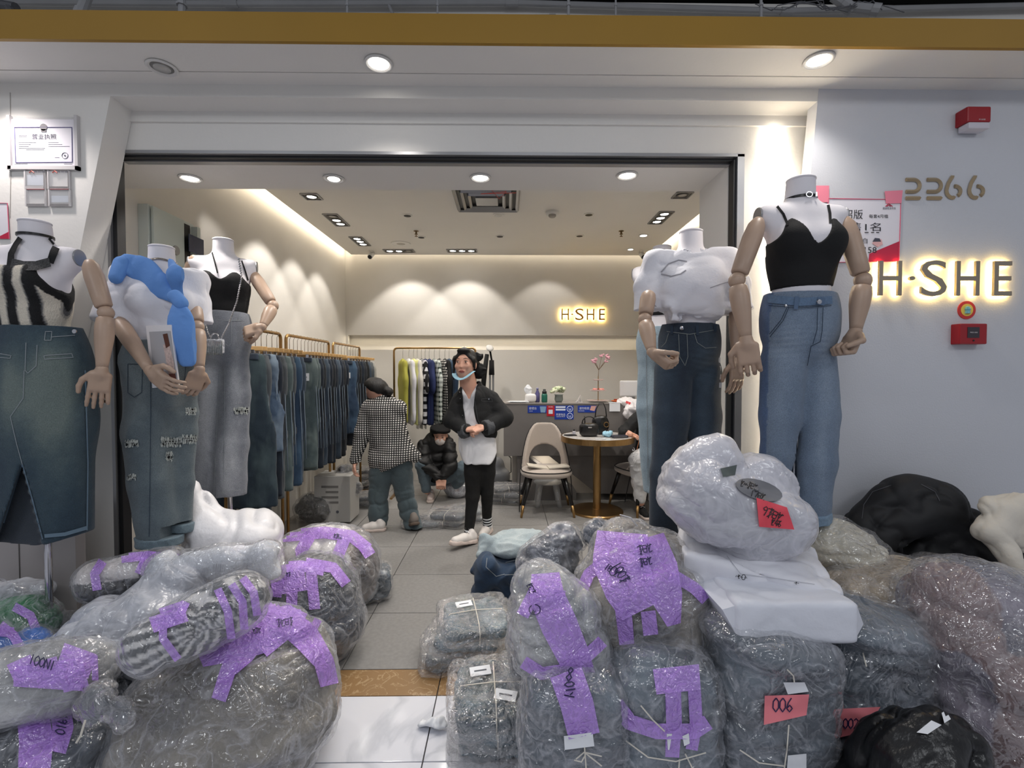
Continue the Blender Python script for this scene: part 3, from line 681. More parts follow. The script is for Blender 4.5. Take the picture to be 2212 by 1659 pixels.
def arm(par, sh, el, wr, sc=1.0, hd=None, hn=(0, 0, -1), side=1, curl=.5, thumb=.5, bare=True):
    """jointed wooden arm"""
    sh, el, wr = [np.array(q, float) for q in (sh, el, wr)]
    u = (el - sh) / np.linalg.norm(el - sh); f = (wr - el) / np.linalg.norm(wr - el)
    b = B(); seg(b, sh, el - u * .026 * sc, [(0, .006 * sc), (.015, .017 * sc), (.07, .024 * sc), (.14, .031 * sc), (.35, .0355 * sc), (.8, .033 * sc), (.97, .031 * sc), (1, .026 * sc)]); ua = part('upper_arm', b.get(), M_wood, par, smooth=True)
    b = B(); q = el; b.lathe(q, [(.004 * sc, -.03 * sc), (.02 * sc, -.024 * sc), (.028 * sc, -.012 * sc), (.03 * sc, 0), (.028 * sc, .012 * sc), (.02 * sc, .024 * sc), (.004 * sc, .03 * sc)], 16, u); part('elbow_joint', b.get(), M_wood, par, smooth=True)
    b = B(); seg(b, el + f * .02 * sc, wr - f * .006 * sc, [(0, .024 * sc), (.03, .031 * sc), (.2, .035 * sc), (.45, .033 * sc), (.9, .022 * sc), (1, .020 * sc)]); part('forearm', b.get(), M_wood, par, smooth=True)
    b = B(); b.tube([wr - f * .006 * sc, wr + f * .004 * sc], .0175 * sc, 14); part('wrist_joint', b.get(), mat('dark_joint', (96, 72, 58), .5), par)
    part('hand', hand(wr, f if hd is None else hd, hn, side, sc, curl, thumb), M_wood, par, smooth=True)
def stand(par, C, hip, base_xy=None, lab=None):
    x, y = (C[0], C[1] + .03) if base_xy is None else base_xy
    b = B(); b.tube([(x, y, .012), (x, y, hip)], .0125, 14); part('stand_pole', b.get(), M_chrome, par, smooth=True)
    b = B(); b.lathe((x, y, 0), [(.13, 0), (.13, .006), (.125, .010), (.03, .014), (.0125, .03)], 32); part('stand_base', b.get(), M_chrome, par, smooth=False)
def shoulder_plates(par, L, x=.172):
    for s_ in (-1, 1):
        b = B(); b.lathe((s_ * x, .012, .318), [(.001, -.004), (.034, -.004), (.036, 0), (.034, .004), (.001, .004)], 20, (1, 0, 0)); part('shoulder_plate', L(b.get()), M_alu, par, smooth=False)
def neck_cap(par, L):
    b = B(); b.lathe((0, .012, .466), [(.001, .004), (.048, .004), (.0545, 0), (.0545, -.006)][::-1], 28); part('neck_cap', L(b.get()), M_body, par, smooth=True)
def mann(Cpx, Y, th, sc, name, label, hip=-.18):
    C = P(*Cpx, Y); L = loc(C, th, sc); r = root('mannequin', (C[0], C[1] + .03, 0), label, 'mannequin', 'mannequins at the shop front')
    s = torso(C, th, sc).cut(lambda Q: Q[:, 2] - .466).cut(lambda Q: np.abs(Q[:, 0]) - .172)
    V = L(sdf(s, .0075)); part('torso', V, M_body, r, smooth=True); neck_cap(r, L); shoulder_plates(r, L); stand(r, C, C[2] - .15)
    return r, C, L, V
def trousers(Y, waist, hips, legs, hem, sy=.68, h=.0075, k=.04, disp=None, col=None, hems=None, dy=0):
    """waist=(x,y,halfw) px, hips list of the same, legs lists of (x,y,halfw[,dY]) down to the hem; hem y px for each leg"""
    s = S(k); m = lambda v: v / FPX * Y
    pts = [waist] + list(hips)
    w3 = [P(x, y, Y) for x, y, _ in pts]; s.chain(w3, [m(a[2]) for a in pts], sy)
    for lg in legs: s.chain([P(p[0], p[1], Y + (p[3] if len(p) > 3 else 0)) for p in lg], [m(p[2]) for p in lg], sy * 1.12, k=.018)
    zt = w3[0][2]; s.cut(lambda Q: Q[:, 2] - zt)
    mid = (legs[0][-1][0] + legs[1][-1][0]) / 2; z = [P(l[-1][0], l[-1][1], Y)[2] for l in legs]; xm = P(mid, legs[0][-1][1], Y)[0]
    s.cut(lambda Q: np.where(Q[:, 0] < xm, z[0], z[1]) - Q[:, 2]); s.hi[2] = zt; s.lo[2] = min(z)
    return sdf(s, h, disp, col)
def waistband(VF, infl, m, par, zlo, zhi, col=None):
    pass
def rip(bv, x, y, w, h, j, seed=0):
    R_ = random.Random(seed)
    patch('rip', bv, [(x - w * .48, y - h * .3), (x + w * .46, y - h * .48), (x + w * .52, y + h * .4), (x - w * .5, y + h * .5)], M_hole, j, .003, 4)
    L1 = []
    for k in range(int(w * 1.1)):
        u = x + (R_.random() - .5) * w * 1.05; L1.append([(u, y - h * .45 + R_.uniform(-3, 2), R_.uniform(.7, 1.8)), (u + R_.uniform(-3, 3), y - h * .1 + R_.uniform(-3, 5), .8)])
        u = x + (R_.random() - .5) * w * 1.05; L1.append([(u, y + h * .55 + R_.uniform(-3, 3), R_.uniform(.7, 1.8)), (u + R_.uniform(-3, 3), y + h * .2 + R_.uniform(-4, 3), .8)])
    for k in range(3): v = y + (R_.random() - .5) * h * .7; L1.append([(x - w * .5, v, .8), (x, v + R_.uniform(-2, 3), .8), (x + w * .5, v + R_.uniform(-2, 2), .8)])
    ribbons('rip_fray', bv, L1, 2, M_fray, j, .006, 3, 1, kind='stuff')
def jeans_details(j, bvh, waist, fly, pockets, loops, seams, par_m=None, label=None):
    ribbons('waistband', bvh, [waist], 0, M_denimband, j, .004, 6, 2)
# ---- mannequin 1: striped halter and long denim skirt
r, C, L, tv = mann((76, 716, ), 1.9, .08, .93, 'mannequin', 'white mannequin in a striped knit halter and long slit denim skirt beside the licence slab')
s = torso(C, 0, 1, .008)
def halter(Q):
    x, z = Q[:, 0], Q[:, 2]; top = z - .262
    side = np.abs(x) - np.interp(z, [-.12, .0, .06, .12, .18, .265], [.3, .175, .155, .158, .125, .078]); bot = (-.012 - .055 * np.clip(1 - np.abs(x + .07) / .16, 0, 1)) - z
    return np.maximum(np.maximum(top, side), bot)
def stripes(V):
    x = V[:, 0] + .007 * np.sin(V[:, 2] * 26); u = (x / .078 + .30) % 1.0
    c = np.where(u[:, None] < .5, np.array([[.006, .006, .007]]), np.array([[.66, .60, .50]])); edge = (np.abs(u - .5) < .045) | (u > .955) | (u < .045)
    c = np.where(edge[:, None], c * .4 + .1, c); sd = np.abs(V[:, 0]) - np.interp(V[:, 2], [-.12, .0, .06, .12, .18, .265], [.3, .175, .155, .158, .125, .078]); c[sd > -.026] = .007; c[V[:, 2] < -.0 - .055 * np.clip(1 - np.abs(V[:, 0] + .07) / .16, 0, 1)] = .007
    return c
s.cut(halter); part('halter_top', L(sdf(s, .006, foldd(.004, 9, 4), stripes)), mat('striped_knit', (0, 0, 0), .9, vary=(300, .12), bump=(260, .5, (1, 1, .6)), attr=True), r, smooth=True)
bv = tree(tv); M_heather = mat('heather_knit', (70, 70, 70), .9, vary=(220, .6), bump=(200, .6))
ribbons('halter_collar', bv, [[(24, 568), (50, 574), (78, 574), (108, 566)]], 20, M_heather, r, .014, 5, 3)
for l_ in ([(22, 574, 16), (24, 548, 14), (34, 528, 12), (44, 514, 12)], [(108, 568, 16), (116, 545, 18), (124, 528, 16), (108, 512, 12)]): ribbons('halter_strap', bv, [l_], 14, M_black, r, .012, 5, 3)
def choker(par, L, z, m, buckle=False, r=.0575, nm='choker', tz=.005):
    b = B(); n = 36; b.lathe((0, .0135, z), [(r - .002, -tz), (r + .0025, -tz), (r + .0025, tz), (r - .002, tz)], n); c_ = part(nm, L(b.get()), m, par, smooth=False)
    if buckle:
        b = B(); b.tube([np.array((.012 * math.cos(a) - .002, .0135 - r - .004, z + .010 * math.sin(a))) for a in np.linspace(0, 2 * PI, 17)], .0018, 6); b.box((.026, .0135 - r - .002, z), (.003, .003, .008)); part('buckle', L(b.get()), M_chrome, c_, smooth=False)
choker(r, L, .405, M_blackg, r=.058)
# skirt
Y = 1.9; m_ = lambda v: v / FPX * Y; s = S(.05)
sp = [(78, 700, 82), (80, 790, 100), (82, 900, 108), (84, 1175, 106)]; s.chain([P(x, y, Y + .01) for x, y, _ in sp], [m_(a[2]) for a in sp], .6)
zt = P(78, 706, Y)[2]; s.cut(lambda Q: Q[:, 2] - zt); za, zb = P(0, 1185, Y)[2], P(180, 1150, Y)[2]; xa, xb = P(100, 1170, Y)[0], P(190, 1150, Y)[0]; zm = P(100, 1170, Y)[2]
s.cut(lambda Q: np.interp(Q[:, 0], [P(0, 1150, Y)[0], xa, xb], [P(0, 1160, Y)[2], zm, zb]) - Q[:, 2])
def slit(Q):
    x, y = proj(Q); t = np.clip((y - 1003) / 160., 0, 1); lo = 46 - 52 * t; hi = 48 + 42 * t + 3 * np.sin(y * .3)
    ins = np.minimum(np.minimum(x - lo, hi - x), (y - 1003) * .5) / FPX * Y
    return np.minimum(ins, (Y - .045) - Q[:, 1])
s.cut(lambda Q: slit(Q)); s.lo[2] = za
fc = denim_col((38, 58, 72), (18, 32, 46), (104, 116, 112), [(110, 850, 56, 110, 1.5), (20, 850, 30, 90, 1.1), (110, 1010, 70, 80, .3)], 5, .45)
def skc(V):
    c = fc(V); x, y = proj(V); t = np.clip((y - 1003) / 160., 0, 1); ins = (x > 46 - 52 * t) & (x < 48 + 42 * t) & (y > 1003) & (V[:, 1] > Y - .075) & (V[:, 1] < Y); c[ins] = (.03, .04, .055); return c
sk = sdf(s, .0075, foldd(.003, 5, 7, (1, 1, .3)), skc); o = part('denim_skirt', sk, M_denim, r, smooth=True); bv = tree(sk)
ribbons('skirt_stitching', bv, [[(96, 735), (98, 716), (112, 716), (110, 735), (96, 735)], [(95, 768), (155, 764), (158, 772), (96, 776), (95, 768)], [(0, 764), (24, 768), (22, 774), (0, 772)], [(56, 740), (54, 800), (60, 806), (78, 790), (80, 745)], [(52, 800), (50, 860), (22, 900), (36, 960), (48, 1003)], [(110, 728), (162, 724)]], 2.2, M_stitch, o, .003, 4)
ribbons('skirt_seam', bv, [[(48, 1003), (70, 1080), (92, 1165)], [(184, 800), (190, 1000), (188, 1150)], [(48, 1003), (30, 1060), (8, 1130)]], 3, mat('frayed_blue', (96, 116, 132), .9), o, .004, 4)
ribbons('frayed_hem', bv, [[(96, 1158), (140, 1154), (188, 1140)]], 8, mat('frayed_blue', (96, 116, 132), .9), o, .004, 4)
b = B(); q = P(162, 716, 1.80); b.tube([q, q + (0.0, -.004, 0)], .008, 12); part('waist_button', b.get(), M_chrome, o)
b = B(); [b.tube([P(172, 770, 1.9), P(178 + k, 790 + 4 * k, 1.89), P(184, 806 + 3 * k, 1.9)], .0009, 4) for k in range(3)]; part('loose_thread', b.get(), M_stitch, o)
arm(r, P(192, 562, 1.90), P(229, 676, 1.88), P(220, 798, 1.84), .93, (-.12, -.05, -1), (-.5, .8, 0), -1, .12, .1)
# ---- mannequin 3 (behind): black cami, grey jeans, chain bag
r, C, L, tv = mann((484, 690), 2.6, .38, .93, 'mannequin', 'white mannequin in a black camisole and long grey ripped jeans at the left jamb')
M3 = r
def cami(hem, topc, tops, sq=.006, side=.2):
    def f(Q):
        x, z = Q[:, 0], Q[:, 2]; top = z - np.where(Q[:, 1] < 0, topc + (tops - topc) * np.exp(-((np.abs(x) - .07) / .045) ** 2) - np.clip(np.abs(x) - .1, 0, 1) * .35, topc - .03)
        return np.maximum(top, hem - z)
    return f
s = torso(C, 0, 1, .006).cut(cami(.01, .215, .262)); V = L(sdf(s, .0065, foldd(.003, 16, 2))); part('camisole', V, M_black, r, smooth=True); bv = tree(tv, V)
ribbons('cami_strap', bv, [[(470, 590), (464, 566), (458, 545)], [(536, 606), (530, 586), (522, 563)]], 3.4, M_black, r, .006, 4)
fd = denim_col((120, 124, 132), (74, 78, 88), (196, 198, 202), [(450, 830, 22, 90, .9), (508, 830, 16, 60, .9), (440, 960, 26, 90, .5), (496, 980, 22, 80, .8)], 12, .5)
jv = trousers(2.6, (480, 676, 48), [(482, 705, 54), (482, 740, 58)], [[(456, 760, 36), (450, 850, 40), (438, 960, 44), (430, 1074, 46)], [(508, 760, 28), (508, 850, 32), (498, 960, 36), (490, 1068, 38)]], 0, disp=foldd(.008, 6, 8, (1, 1, .5)), col=fd)
j = part('grey_jeans', jv, M_denim, r, smooth=True); bv = tree(jv)
ribbons('jeans_stitching', bv, [[(440, 684), (480, 692), (528, 692)], [(440, 700), (450, 716), (466, 712), (470, 692)], [(500, 692), (500, 740), (494, 748), (486, 742)], [(462, 676), (462, 692)], [(516, 684), (516, 694)], [(474, 800), (462, 1070)], [(486, 800), (482, 1066)]], 1.8, M_stitch, j, .003, 4)
rip(bv, 521, 887, 30, 13, j, 9)
ribbons('hem_stitching', bv, [[(392, 1066), (440, 1070), (520, 1058)]], 2, M_stitch, j, .003, 4)
arm(r, P(424, 552, 2.55), P(398, 625, 2.55), P(402, 700, 2.5), .95, (0, -.1, -1), (.6, .6, 0), 1, .5, .5)
arm(r, P(544, 588, 2.66), P(590, 660, 2.6), P(567, 706, 2.5), .95, (-.95, -.2, -.35), (-.3, .6, -.5), 1, 1.1, .8)
bag = root('clear_handbag', P(465, 740, 2.42), 'small clear fringed handbag on a silver chain hanging across the grey jeans mannequin', 'bag')
b = B(); pts = resample([(516, 560), (522, 600), (512, 650), (494, 700), (470, 745)], 5); [b.tube([P(x + 1.2, y - 2, 2.42 if y > 600 else 2.5), P(x - 1.2, y + 2, 2.42 if y > 600 else 2.5)], .004, 6) for x, y in pts]
[b.tube([P(x, y, 2.44), P(x + .8, y + 4, 2.44)], .004, 6) for x, y in resample([(441, 690), (448, 715), (464, 748)], 5)]; part('chain', b.get(), M_chrome, bag)
b = B(); c0 = P(465, 748, 2.42); b.box(c0, (.042, .012, .036), bev=.006); part('pouch', b.get(), film('clear_vinyl', a0=.25, a1=.9), bag)
b = B(); [b.box(c0 + ((k - 4.5) * .009, -.013, -.01), (.0025, .001, .035)) for k in range(10)]; part('fringe', b.get(), M_chrome, bag)
b = B(); b.tube([c0 + (.02 * math.cos(a), -.002, .036 + .03 * math.sin(a)) for a in np.linspace(0, PI, 12)], .004, 6); part('handle', b.get(), M_chrome, bag)
# ---- mannequin 2: white tee, sky-blue sweater round the shoulders, ripped jeans
r, C, L, tv = mann((352, 742), 2.15, .5, .93, 'mannequin', 'white mannequin in a white tee with a sky-blue sweater knotted over its shoulder')
M2 = r
b = B(); pts = [np.array((.0585 * math.cos(a), .0135 + .0585 * math.sin(a), .395 + .004 * math.sin(3 * a))) for a in np.linspace(0, 2 * PI, 37)]; b.tube(pts, .0045, 6); part('rhinestone_choker', L(b.get()), mat('rhinestone', (170, 160, 150), .15, .9, bump=(300, 1)), r)
def tee(hem, infl=.022, slv=((-.16, .012, .31), (-.20, .0, .20), (-.215, -.02, .10)), slv2=None, rs=(.06, .075, .085), k=.03, neckz=.335, neckr=.075, disp=None, blouse=.02, voxel=.0075, knot=None):
    s = torso(0, 0, 1, infl, .05); s.ell((0, 0, hem + .10), (.15 + blouse, .11 + blouse, .10), k=.06)
    for sl in (slv, slv2 or tuple((-a[0], a[1], a[2]) for a in slv)):
        s.chain([np.array(a) for a in sl], rs, 1.0, k=k)
        a, c = np.array(sl[-2]), np.array(sl[-1]); u = (c - a) / np.linalg.norm(c - a); sg = np.sign(c[0])
        s.cut(lambda Q, c=c, u=u, sg=sg: np.where(Q[:, 0] * sg > .12, (Q - c) @ u, -1.))
    if knot is None: s.cut(lambda Q: hem - Q[:, 2])
    else: s.cut(lambda Q: np.where(np.linalg.norm(Q - np.array(knot, np.float32) + np.array((0, 0, .02), np.float32), axis=1) < .065, -1., hem + .05 * np.clip(-Q[:, 0] / .12, 0, 1) - Q[:, 2]))
    s.cut(lambda Q: np.where(Q[:, 2] > neckz - .03, np.maximum(neckr + .012 - np.hypot(Q[:, 0], Q[:, 1] - .005), Q[:, 2] - .37), -1.))
    if knot is not None:
        kx = np.array(knot); s.ell(knot, (.030, .026, .028), k=.012); s.cap(kx, kx + (-.012, -.004, -.05), .016, .02, k=.01); s.cap(kx, kx + (.022, -.002, -.045), .012, .016, k=.01)
        for q_ in ((.05, -.115, .11), (-.02, -.135, .19), (.13, -.085, .06), (-.135, -.07, .17)): s.cap(kx + (0, .006, 0), q_, .020, .010, k=.02)
    s.lo[2] = hem
    return sdf(s, voxel, disp)
tv2 = L(tee(-.04, .014, slv=((-.14, .012, .305), (-.17, -.005, .20), (-.19, -.03, .09)), slv2=((.12, .012, .30), (.13, .0, .20), (.135, -.01, .10)), rs=(.058, .066, .074), disp=crease(.008, 7, 21, (1, 1, .7)), blouse=-.02)); part('white_tee', tv2, M_tee, r, smooth=True)
fd = denim_col((92, 104, 110), (58, 70, 80), (142, 150, 146), [(320, 800, 40, 60, .3), (385, 850, 22, 80, .8), (350, 1000, 30, 80, .35), (300, 880, 20, 60, .3)], 22, .5)
jv = trousers(2.15, (350, 735, 66), [(352, 775, 74), (352, 815, 76)], [[(322, 830, 50), (323, 930, 50), (332, 1040, 47), (343, 1120, 42), (345, 1160, 41)], [(390, 830, 34, .02), (397, 930, 26, .04), (396, 1040, 24, .05), (392, 1132, 24, .05)]], 0, sy=.75, disp=foldd(.008, 6, 28, (1, 1, .5)), col=fd)
j = part('ripped_jeans', jv, M_denim, r, smooth=True); bv = tree(jv)
ribbons('jeans_stitching', bv, [[(276, 786), (276, 848), (290, 858), (306, 848), (308, 788), (276, 786)], [(325, 780), (326, 900), (322, 1160)], [(402, 780), (398, 830)], [(320, 775), (316, 810)]], 1.8, M_seam, j, .003, 4)
for i, (x, y, w, h) in enumerate(((285, 957, 26, 14), (370, 954, 42, 18), (410, 948, 30, 16), (284, 1030, 18, 10), (412, 888, 22, 12), (366, 985, 12, 18))): rip(bv, x, y, w, h, j, i)
s = S(.01)
for cx, cy, hw, Yc in ((345, 1166, 45, 2.15), (392, 1138, 25, 2.2)):
    a = P(cx, cy, Yc); s2 = S(.005); s2.cap(a + (0, 0, .022), a - (0, 0, .018), hw / FPX * Yc * 1.05, hw / FPX * Yc * 1.02, .8); za_ = a[2]; s2.cut(lambda Q, z=za_: np.abs(Q[:, 2] - z) - .021); s2.lo[2] = za_ - .03; s2.hi[2] = za_ + .03
    part('turned_cuff', sdf(s2, .006, foldd(.003, 20, 3), denim_col((104, 122, 132), (70, 86, 98), (150, 160, 162), (), 9, .4)), M_denim, j, smooth=True)
arm(r, P(268, 620, 2.10), P(250, 686, 2.04), P(324, 800, 1.92), .98, (.75, -.15, -.55), (.2, 1, .3), 1, .35, .1)
arm(r, P(415, 640, 2.20), P(426, 706, 2.12), P(431, 798, 2.05), .95, (-.35, -.1, -1), (-.8, .5, 0), 1, .6, .6)
bv = tree(tv2, tv)
sw = root('blue_sweater', P(385, 650, 2.0), 'sky-blue sweater draped round the shoulders of the white tee mannequin and knotted', 'sweater')
def clothband(pts, th, sc=1, seed=0, h=.006, sy=1, amp=.003, m=None, nm='drape', par=None, squash=None):
    """thick folded band of cloth through world points with widths"""
    s = S(.03)
    for i in range(len(pts) - 1):
        (a, ra), (c, rc) = pts[i], pts[i + 1]; s.cap(a, c, ra, rc, th)
    return part(nm, sdf(s, h, crease(.004, 9, seed, (1, 1, .6))), m or M_blue, par, smooth=True)
hit = lambda x, y, o=.012: np.array(bv.ray_cast(CP, ray(x, y))[0]) + (0, -o, 0)
q = [(hit(262, 584), .024), (hit(288, 574), .034), (hit(318, 590), .038), (hit(348, 618), .034), (hit(376, 642, .02), .024)]
clothband(q, .38, nm='sweater_sleeve', par=sw, seed=1)
clothband([(P(368, 566, 2.08), .014), (P(380, 592, 2.03), .024), (hit(391, 642, .02), .028)], .5, nm='sweater_shoulder', par=sw, seed=2)
clothband([(hit(270, 572), .036), (hit(256, 600), .026)], .6, nm='sweater_fold', par=sw, seed=5)
clothband([(P(386, 655, 1.97), .024), (P(390, 690, 1.95), .033), (P(396, 730, 1.94), .030), (P(403, 762, 1.95), .025), (P(406, 776, 1.95), .024)], .35, nm='hanging_sleeve', par=sw, seed=3)
clothband([(P(378, 640, 1.97), .03), (P(392, 655, 1.96), .03)], .8, nm='sleeve_knot', par=sw, seed=4)
bk = root('lookbook', P(352, 765, 1.98), 'white framed fashion card with a photo of a woman held by the wooden hand', 'card')
a, c_, d_, e_ = P(318, 704, 2.0), P(372, 702, 1.93), P(389, 832, 1.93), P(332, 838, 2.0)
part('card', sheet([a, c_, d_, e_], .008, (0, -1, 0)), mat('card_white', (225, 223, 226), .35), bk)
lerp = lambda a, b_, t: a + (b_ - a) * t
def inq(u, v, o=.009): return lerp(lerp(a, c_, u), lerp(e_, d_, u), v) + np.array([0, -o, 0])
part('photo_ground', sheet([inq(.12, .1), inq(.96, .1), inq(.96, .96), inq(.12, .96)], .0005), mat('photo_grey', (172, 172, 176), .3), bk)
part('photo_figure', sheet([inq(.62, .32, .010), inq(.86, .3, .010), inq(.95, .62, .010), inq(.92, .8, .010), inq(.70, .8, .010), inq(.66, .6, .010)], .0004), mat('photo_dress', (196, 176, 170), .4, vary=(80, .3)), bk)
part('photo_hair', sheet([inq(.66, .15, .0105), inq(.84, .14, .0105), inq(.88, .34, .0105), inq(.72, .38, .0105)], .0004), mat('photo_brown', (92, 56, 46), .4), bk)
part('photo_legs', sheet([inq(.70, .8, .0105), inq(.93, .8, .0105), inq(.97, .95, .0105), inq(.80, .95, .0105)], .0004), mat('photo_red', (120, 74, 66), .4), bk)
# ---- mannequin 4: knotted white tee and dark jeans
r, C, L, tv = mann((1492, 712), 2.24, -.12, 1.0, 'mannequin', 'white mannequin in a knotted white tee and dark wide jeans in the doorway')
t4 = tee(.04, .03, slv=((-.15, .012, .31), (-.185, .0, .20), (-.195, -.02, .08)), rs=(.065, .072, .078), disp=crease(.010, 7, 41, (.7, 1, 1.2)), blouse=.015, knot=(-.118, -.112, .085)); tv4 = L(t4); o = part('knotted_tee', tv4, M_tee, r, smooth=True)
bv = tree(tv4); ribbons('tee_cutout', bv, [[(1428, 588), (1444, 570), (1466, 562), (1484, 565)], [(1428, 592), (1450, 597), (1470, 592), (1482, 584)]], 3, mat('tee_edge', (160, 158, 164), .9), o, .002, 4)
ribbons('sleeve_hem', bv, [[(1384, 640), (1398, 650), (1418, 662)], [(1534, 622), (1556, 614), (1584, 606)]], 2, mat('tee_edge', (160, 158, 164), .9), o, .002, 4)
for sg in range(3): 
    pass
fd = denim_col((34, 46, 60), (16, 26, 38), (66, 84, 98), [(1440, 800, 24, 80, .4), (1520, 800, 26, 80, .55), (1430, 960, 24, 120, .35), (1520, 930, 30, 80, .5)], 42, .45, [(1450, 780, 24, 30, .2), (1520, 780, 26, 30, -.2)])
jv = trousers(2.24, (1492, 700, 55), [(1491, 730, 60), (1490, 755, 62)], [[(1456, 800, 40), (1449, 900, 38), (1440, 1020, 35), (1434, 1150, 33)], [(1526, 800, 32), (1524, 900, 35), (1522, 1000, 36), (1518, 1150, 36)]], 0, disp=foldd(.006, 6, 48, (1, 1, .4)), col=fd)
j = part('dark_jeans', jv, M_denim, r, smooth=True); bv = tree(jv)
ribbons('jeans_stitching', bv, [[(1440, 716), (1490, 722), (1548, 712)], [(1428, 750), (1438, 740), (1444, 720)], [(1500, 720), (1506, 740), (1524, 752), (1548, 750)], [(1484, 722), (1486, 770), (1480, 790), (1468, 770), (1466, 722)]], 1.8, mat('pocket_edge', (120, 126, 124), .8), j, .003, 4)
ribbons('belt_loop', bv, [[(1451, 703), (1451, 722)], [(1506, 703), (1507, 724)], [(1545, 700), (1545, 716)]], 6, M_seam, j, .006, 4)
ribbons('frayed_hem', bv, [[(1402, 1140), (1440, 1150), (1468, 1152)]], 4, M_fray, j, .004, 4)
b = B(); q = P(1472, 709, 2.24 - .098); b.lathe(q, [(.001, 0), (.009, 0), (.009, .004), (.001, .006)], 14, (0, -1, 0)); part('button', b.get(), M_chrome, j)
b = B()
for k in range(5): q = P(1552 + k, 760 + k * 18, 2.2); b.box(q, (.006, .002, .012))
part('side_tag', b.get(), mat('tag_clear', (190, 190, 192), .3), j)
arm(r, P(1402, 630, 2.16), P(1393, 690, 2.10), P(1408, 760, 2.0), 1.0, (.65, -.3, -.6), (.5, .2, .6), 1, 1.25, .9)
arm(r, P(1580, 600, 2.24), P(1591, 662, 2.22), P(1591, 778, 2.18), 1.0, (0, -.05, -1), (-.3, .9, 0), -1, .3, .5)
# ---- mannequin 5: half hidden behind it
r, C, L, tv = mann((1428, 700), 2.8, -.5, .98, 'mannequin', 'white mannequin in a black top and pale blue jeans half hidden behind the dark jeans')
s = torso(C, 0, 1, .006).cut(cami(.045, .23, .27)); V = L(sdf(s, .0075)); part('black_top', V, M_black, r, smooth=True)
fd = denim_col((144, 162, 174), (108, 130, 146), (196, 214, 222), [(1405, 850, 12, 120, .4)], 52, .5)
jv = trousers(2.8, (1424, 706, 40), [(1424, 735, 45), (1424, 760, 47)], [[(1404, 780, 26), (1404, 880, 26), (1408, 980, 24), (1412, 1062, 22)], [(1444, 780, 26), (1448, 880, 26), (1452, 1062, 24)]], 0, disp=foldd(.008, 6, 58, (1, 1, .5)), col=fd); j = part('pale_jeans', jv, M_denim, r, smooth=True)
bv = tree(jv, V, tv); ribbons('jeans_stitching', bv, [[(1388, 716), (1420, 722)], [(1396, 760), (1400, 1050)], [(1404, 706), (1404, 720)]], 1.6, M_stitch, j, .003, 4)
ribbons('top_strap', bv, [[(1390, 620), (1398, 600), (1410, 590)]], 3, M_black, r, .006, 4)
# ---- mannequin 6: black bralette top, light jeans, by the right slab
r, C, L, tv = mann((1730, 636), 1.95, -.02, 1.02, 'mannequin', 'mannequin in a black strappy crop top and turned-up light blue jeans by the right slab')
def crop(Q):
    x, z = Q[:, 0], Q[:, 2]; top = z - np.where(Q[:, 1] < .02, .175 + .11 * np.exp(-((np.abs(x) - .082) / .045) ** 2), .16)
    return np.maximum(top, .018 + .02 * np.clip(x + .1, 0, .2) * 2 - z)
s = torso(C, 0, 1, .006).cut(crop); V = L(sdf(s, .0062)); part('crop_top', V, M_black, r, smooth=True); bv = tree(tv, V)
ribbons('crop_top_strap', bv, [[(1702, 486), (1692, 462), (1676, 442)], [(1794, 482), (1793, 460), (1788, 438)]], 6, M_black, r, .004, 4)
choker(r, L, .385, M_blackg, True)
fd = denim_col((106, 122, 142), (66, 82, 106), (146, 160, 176), [(1700, 740, 40, 70, .45), (1785, 800, 22, 160, .45), (1690, 880, 22, 90, .3), (1775, 1000, 14, 100, .5)], 62, .4, [(1700, 740, 40, 34, .1), (1775, 740, 24, 34, -.1)])
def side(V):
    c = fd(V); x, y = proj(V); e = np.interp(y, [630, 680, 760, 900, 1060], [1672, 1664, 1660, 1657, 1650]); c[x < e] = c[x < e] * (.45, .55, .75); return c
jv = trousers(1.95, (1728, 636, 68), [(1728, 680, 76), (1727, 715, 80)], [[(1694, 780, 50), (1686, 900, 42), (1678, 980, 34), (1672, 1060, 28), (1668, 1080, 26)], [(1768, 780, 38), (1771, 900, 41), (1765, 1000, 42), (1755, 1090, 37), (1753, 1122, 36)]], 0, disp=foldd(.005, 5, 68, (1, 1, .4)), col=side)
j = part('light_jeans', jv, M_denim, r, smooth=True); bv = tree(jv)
ribbons('waistband', bv, [[(1658, 645, 17), (1728, 652, 18), (1798, 648, 17)]], 17, mat('band_denim', (92, 114, 140), .85, vary=(120, .15), bump=(300, .3)), j, .005, 5, 2)
ribbons('jeans_stitching', bv, [[(1700, 664), (1688, 690), (1662, 722)], [(1704, 664), (1692, 692), (1663, 728)], [(1778, 664), (1776, 715), (1772, 738), (1752, 748)], [(1766, 664), (1765, 712), (1756, 744)], [(1752, 748), (1744, 790)], [(1660, 660), (1726, 665), (1796, 660)], [(1720, 980), (1722, 1110)]], 2.2, M_seam, j, .007, 4)
ribbons('belt_loop', bv, [[(1722, 640), (1719, 668)]], 9, mat('band_denim2', (84, 104, 130), .85), j, .009, 4, 2); ribbons('waist_tab', bv, [[(1766, 650), (1782, 652)]], 16, mat('band_denim2', (84, 104, 130), .85), j, .009, 4, 2)
b = B(); b.lathe(P(1697, 661, 1.95 - .135), [(.001, 0), (.006, 0), (.005, .004), (.001, .005)], 12, (0, -1, 0)); b.lathe(P(1769, 652, 1.95 - .13), [(.001, 0), (.010, 0), (.009, .004), (.001, .005)], 12, (0, -1, 0)); part('button', b.get(), M_chrome, j)
a = P(1753, 1118, 1.95); s2 = S(.005); s2.cap(a + (0, 0, .03), a - (0, 0, .03), .078, .076, .8); s2.cut(lambda Q: np.abs(Q[:, 2] - a[2] - .12 * (Q[:, 0] - a[0])) - .022); s2.lo[2] = a[2] - .04; s2.hi[2] = a[2] + .04
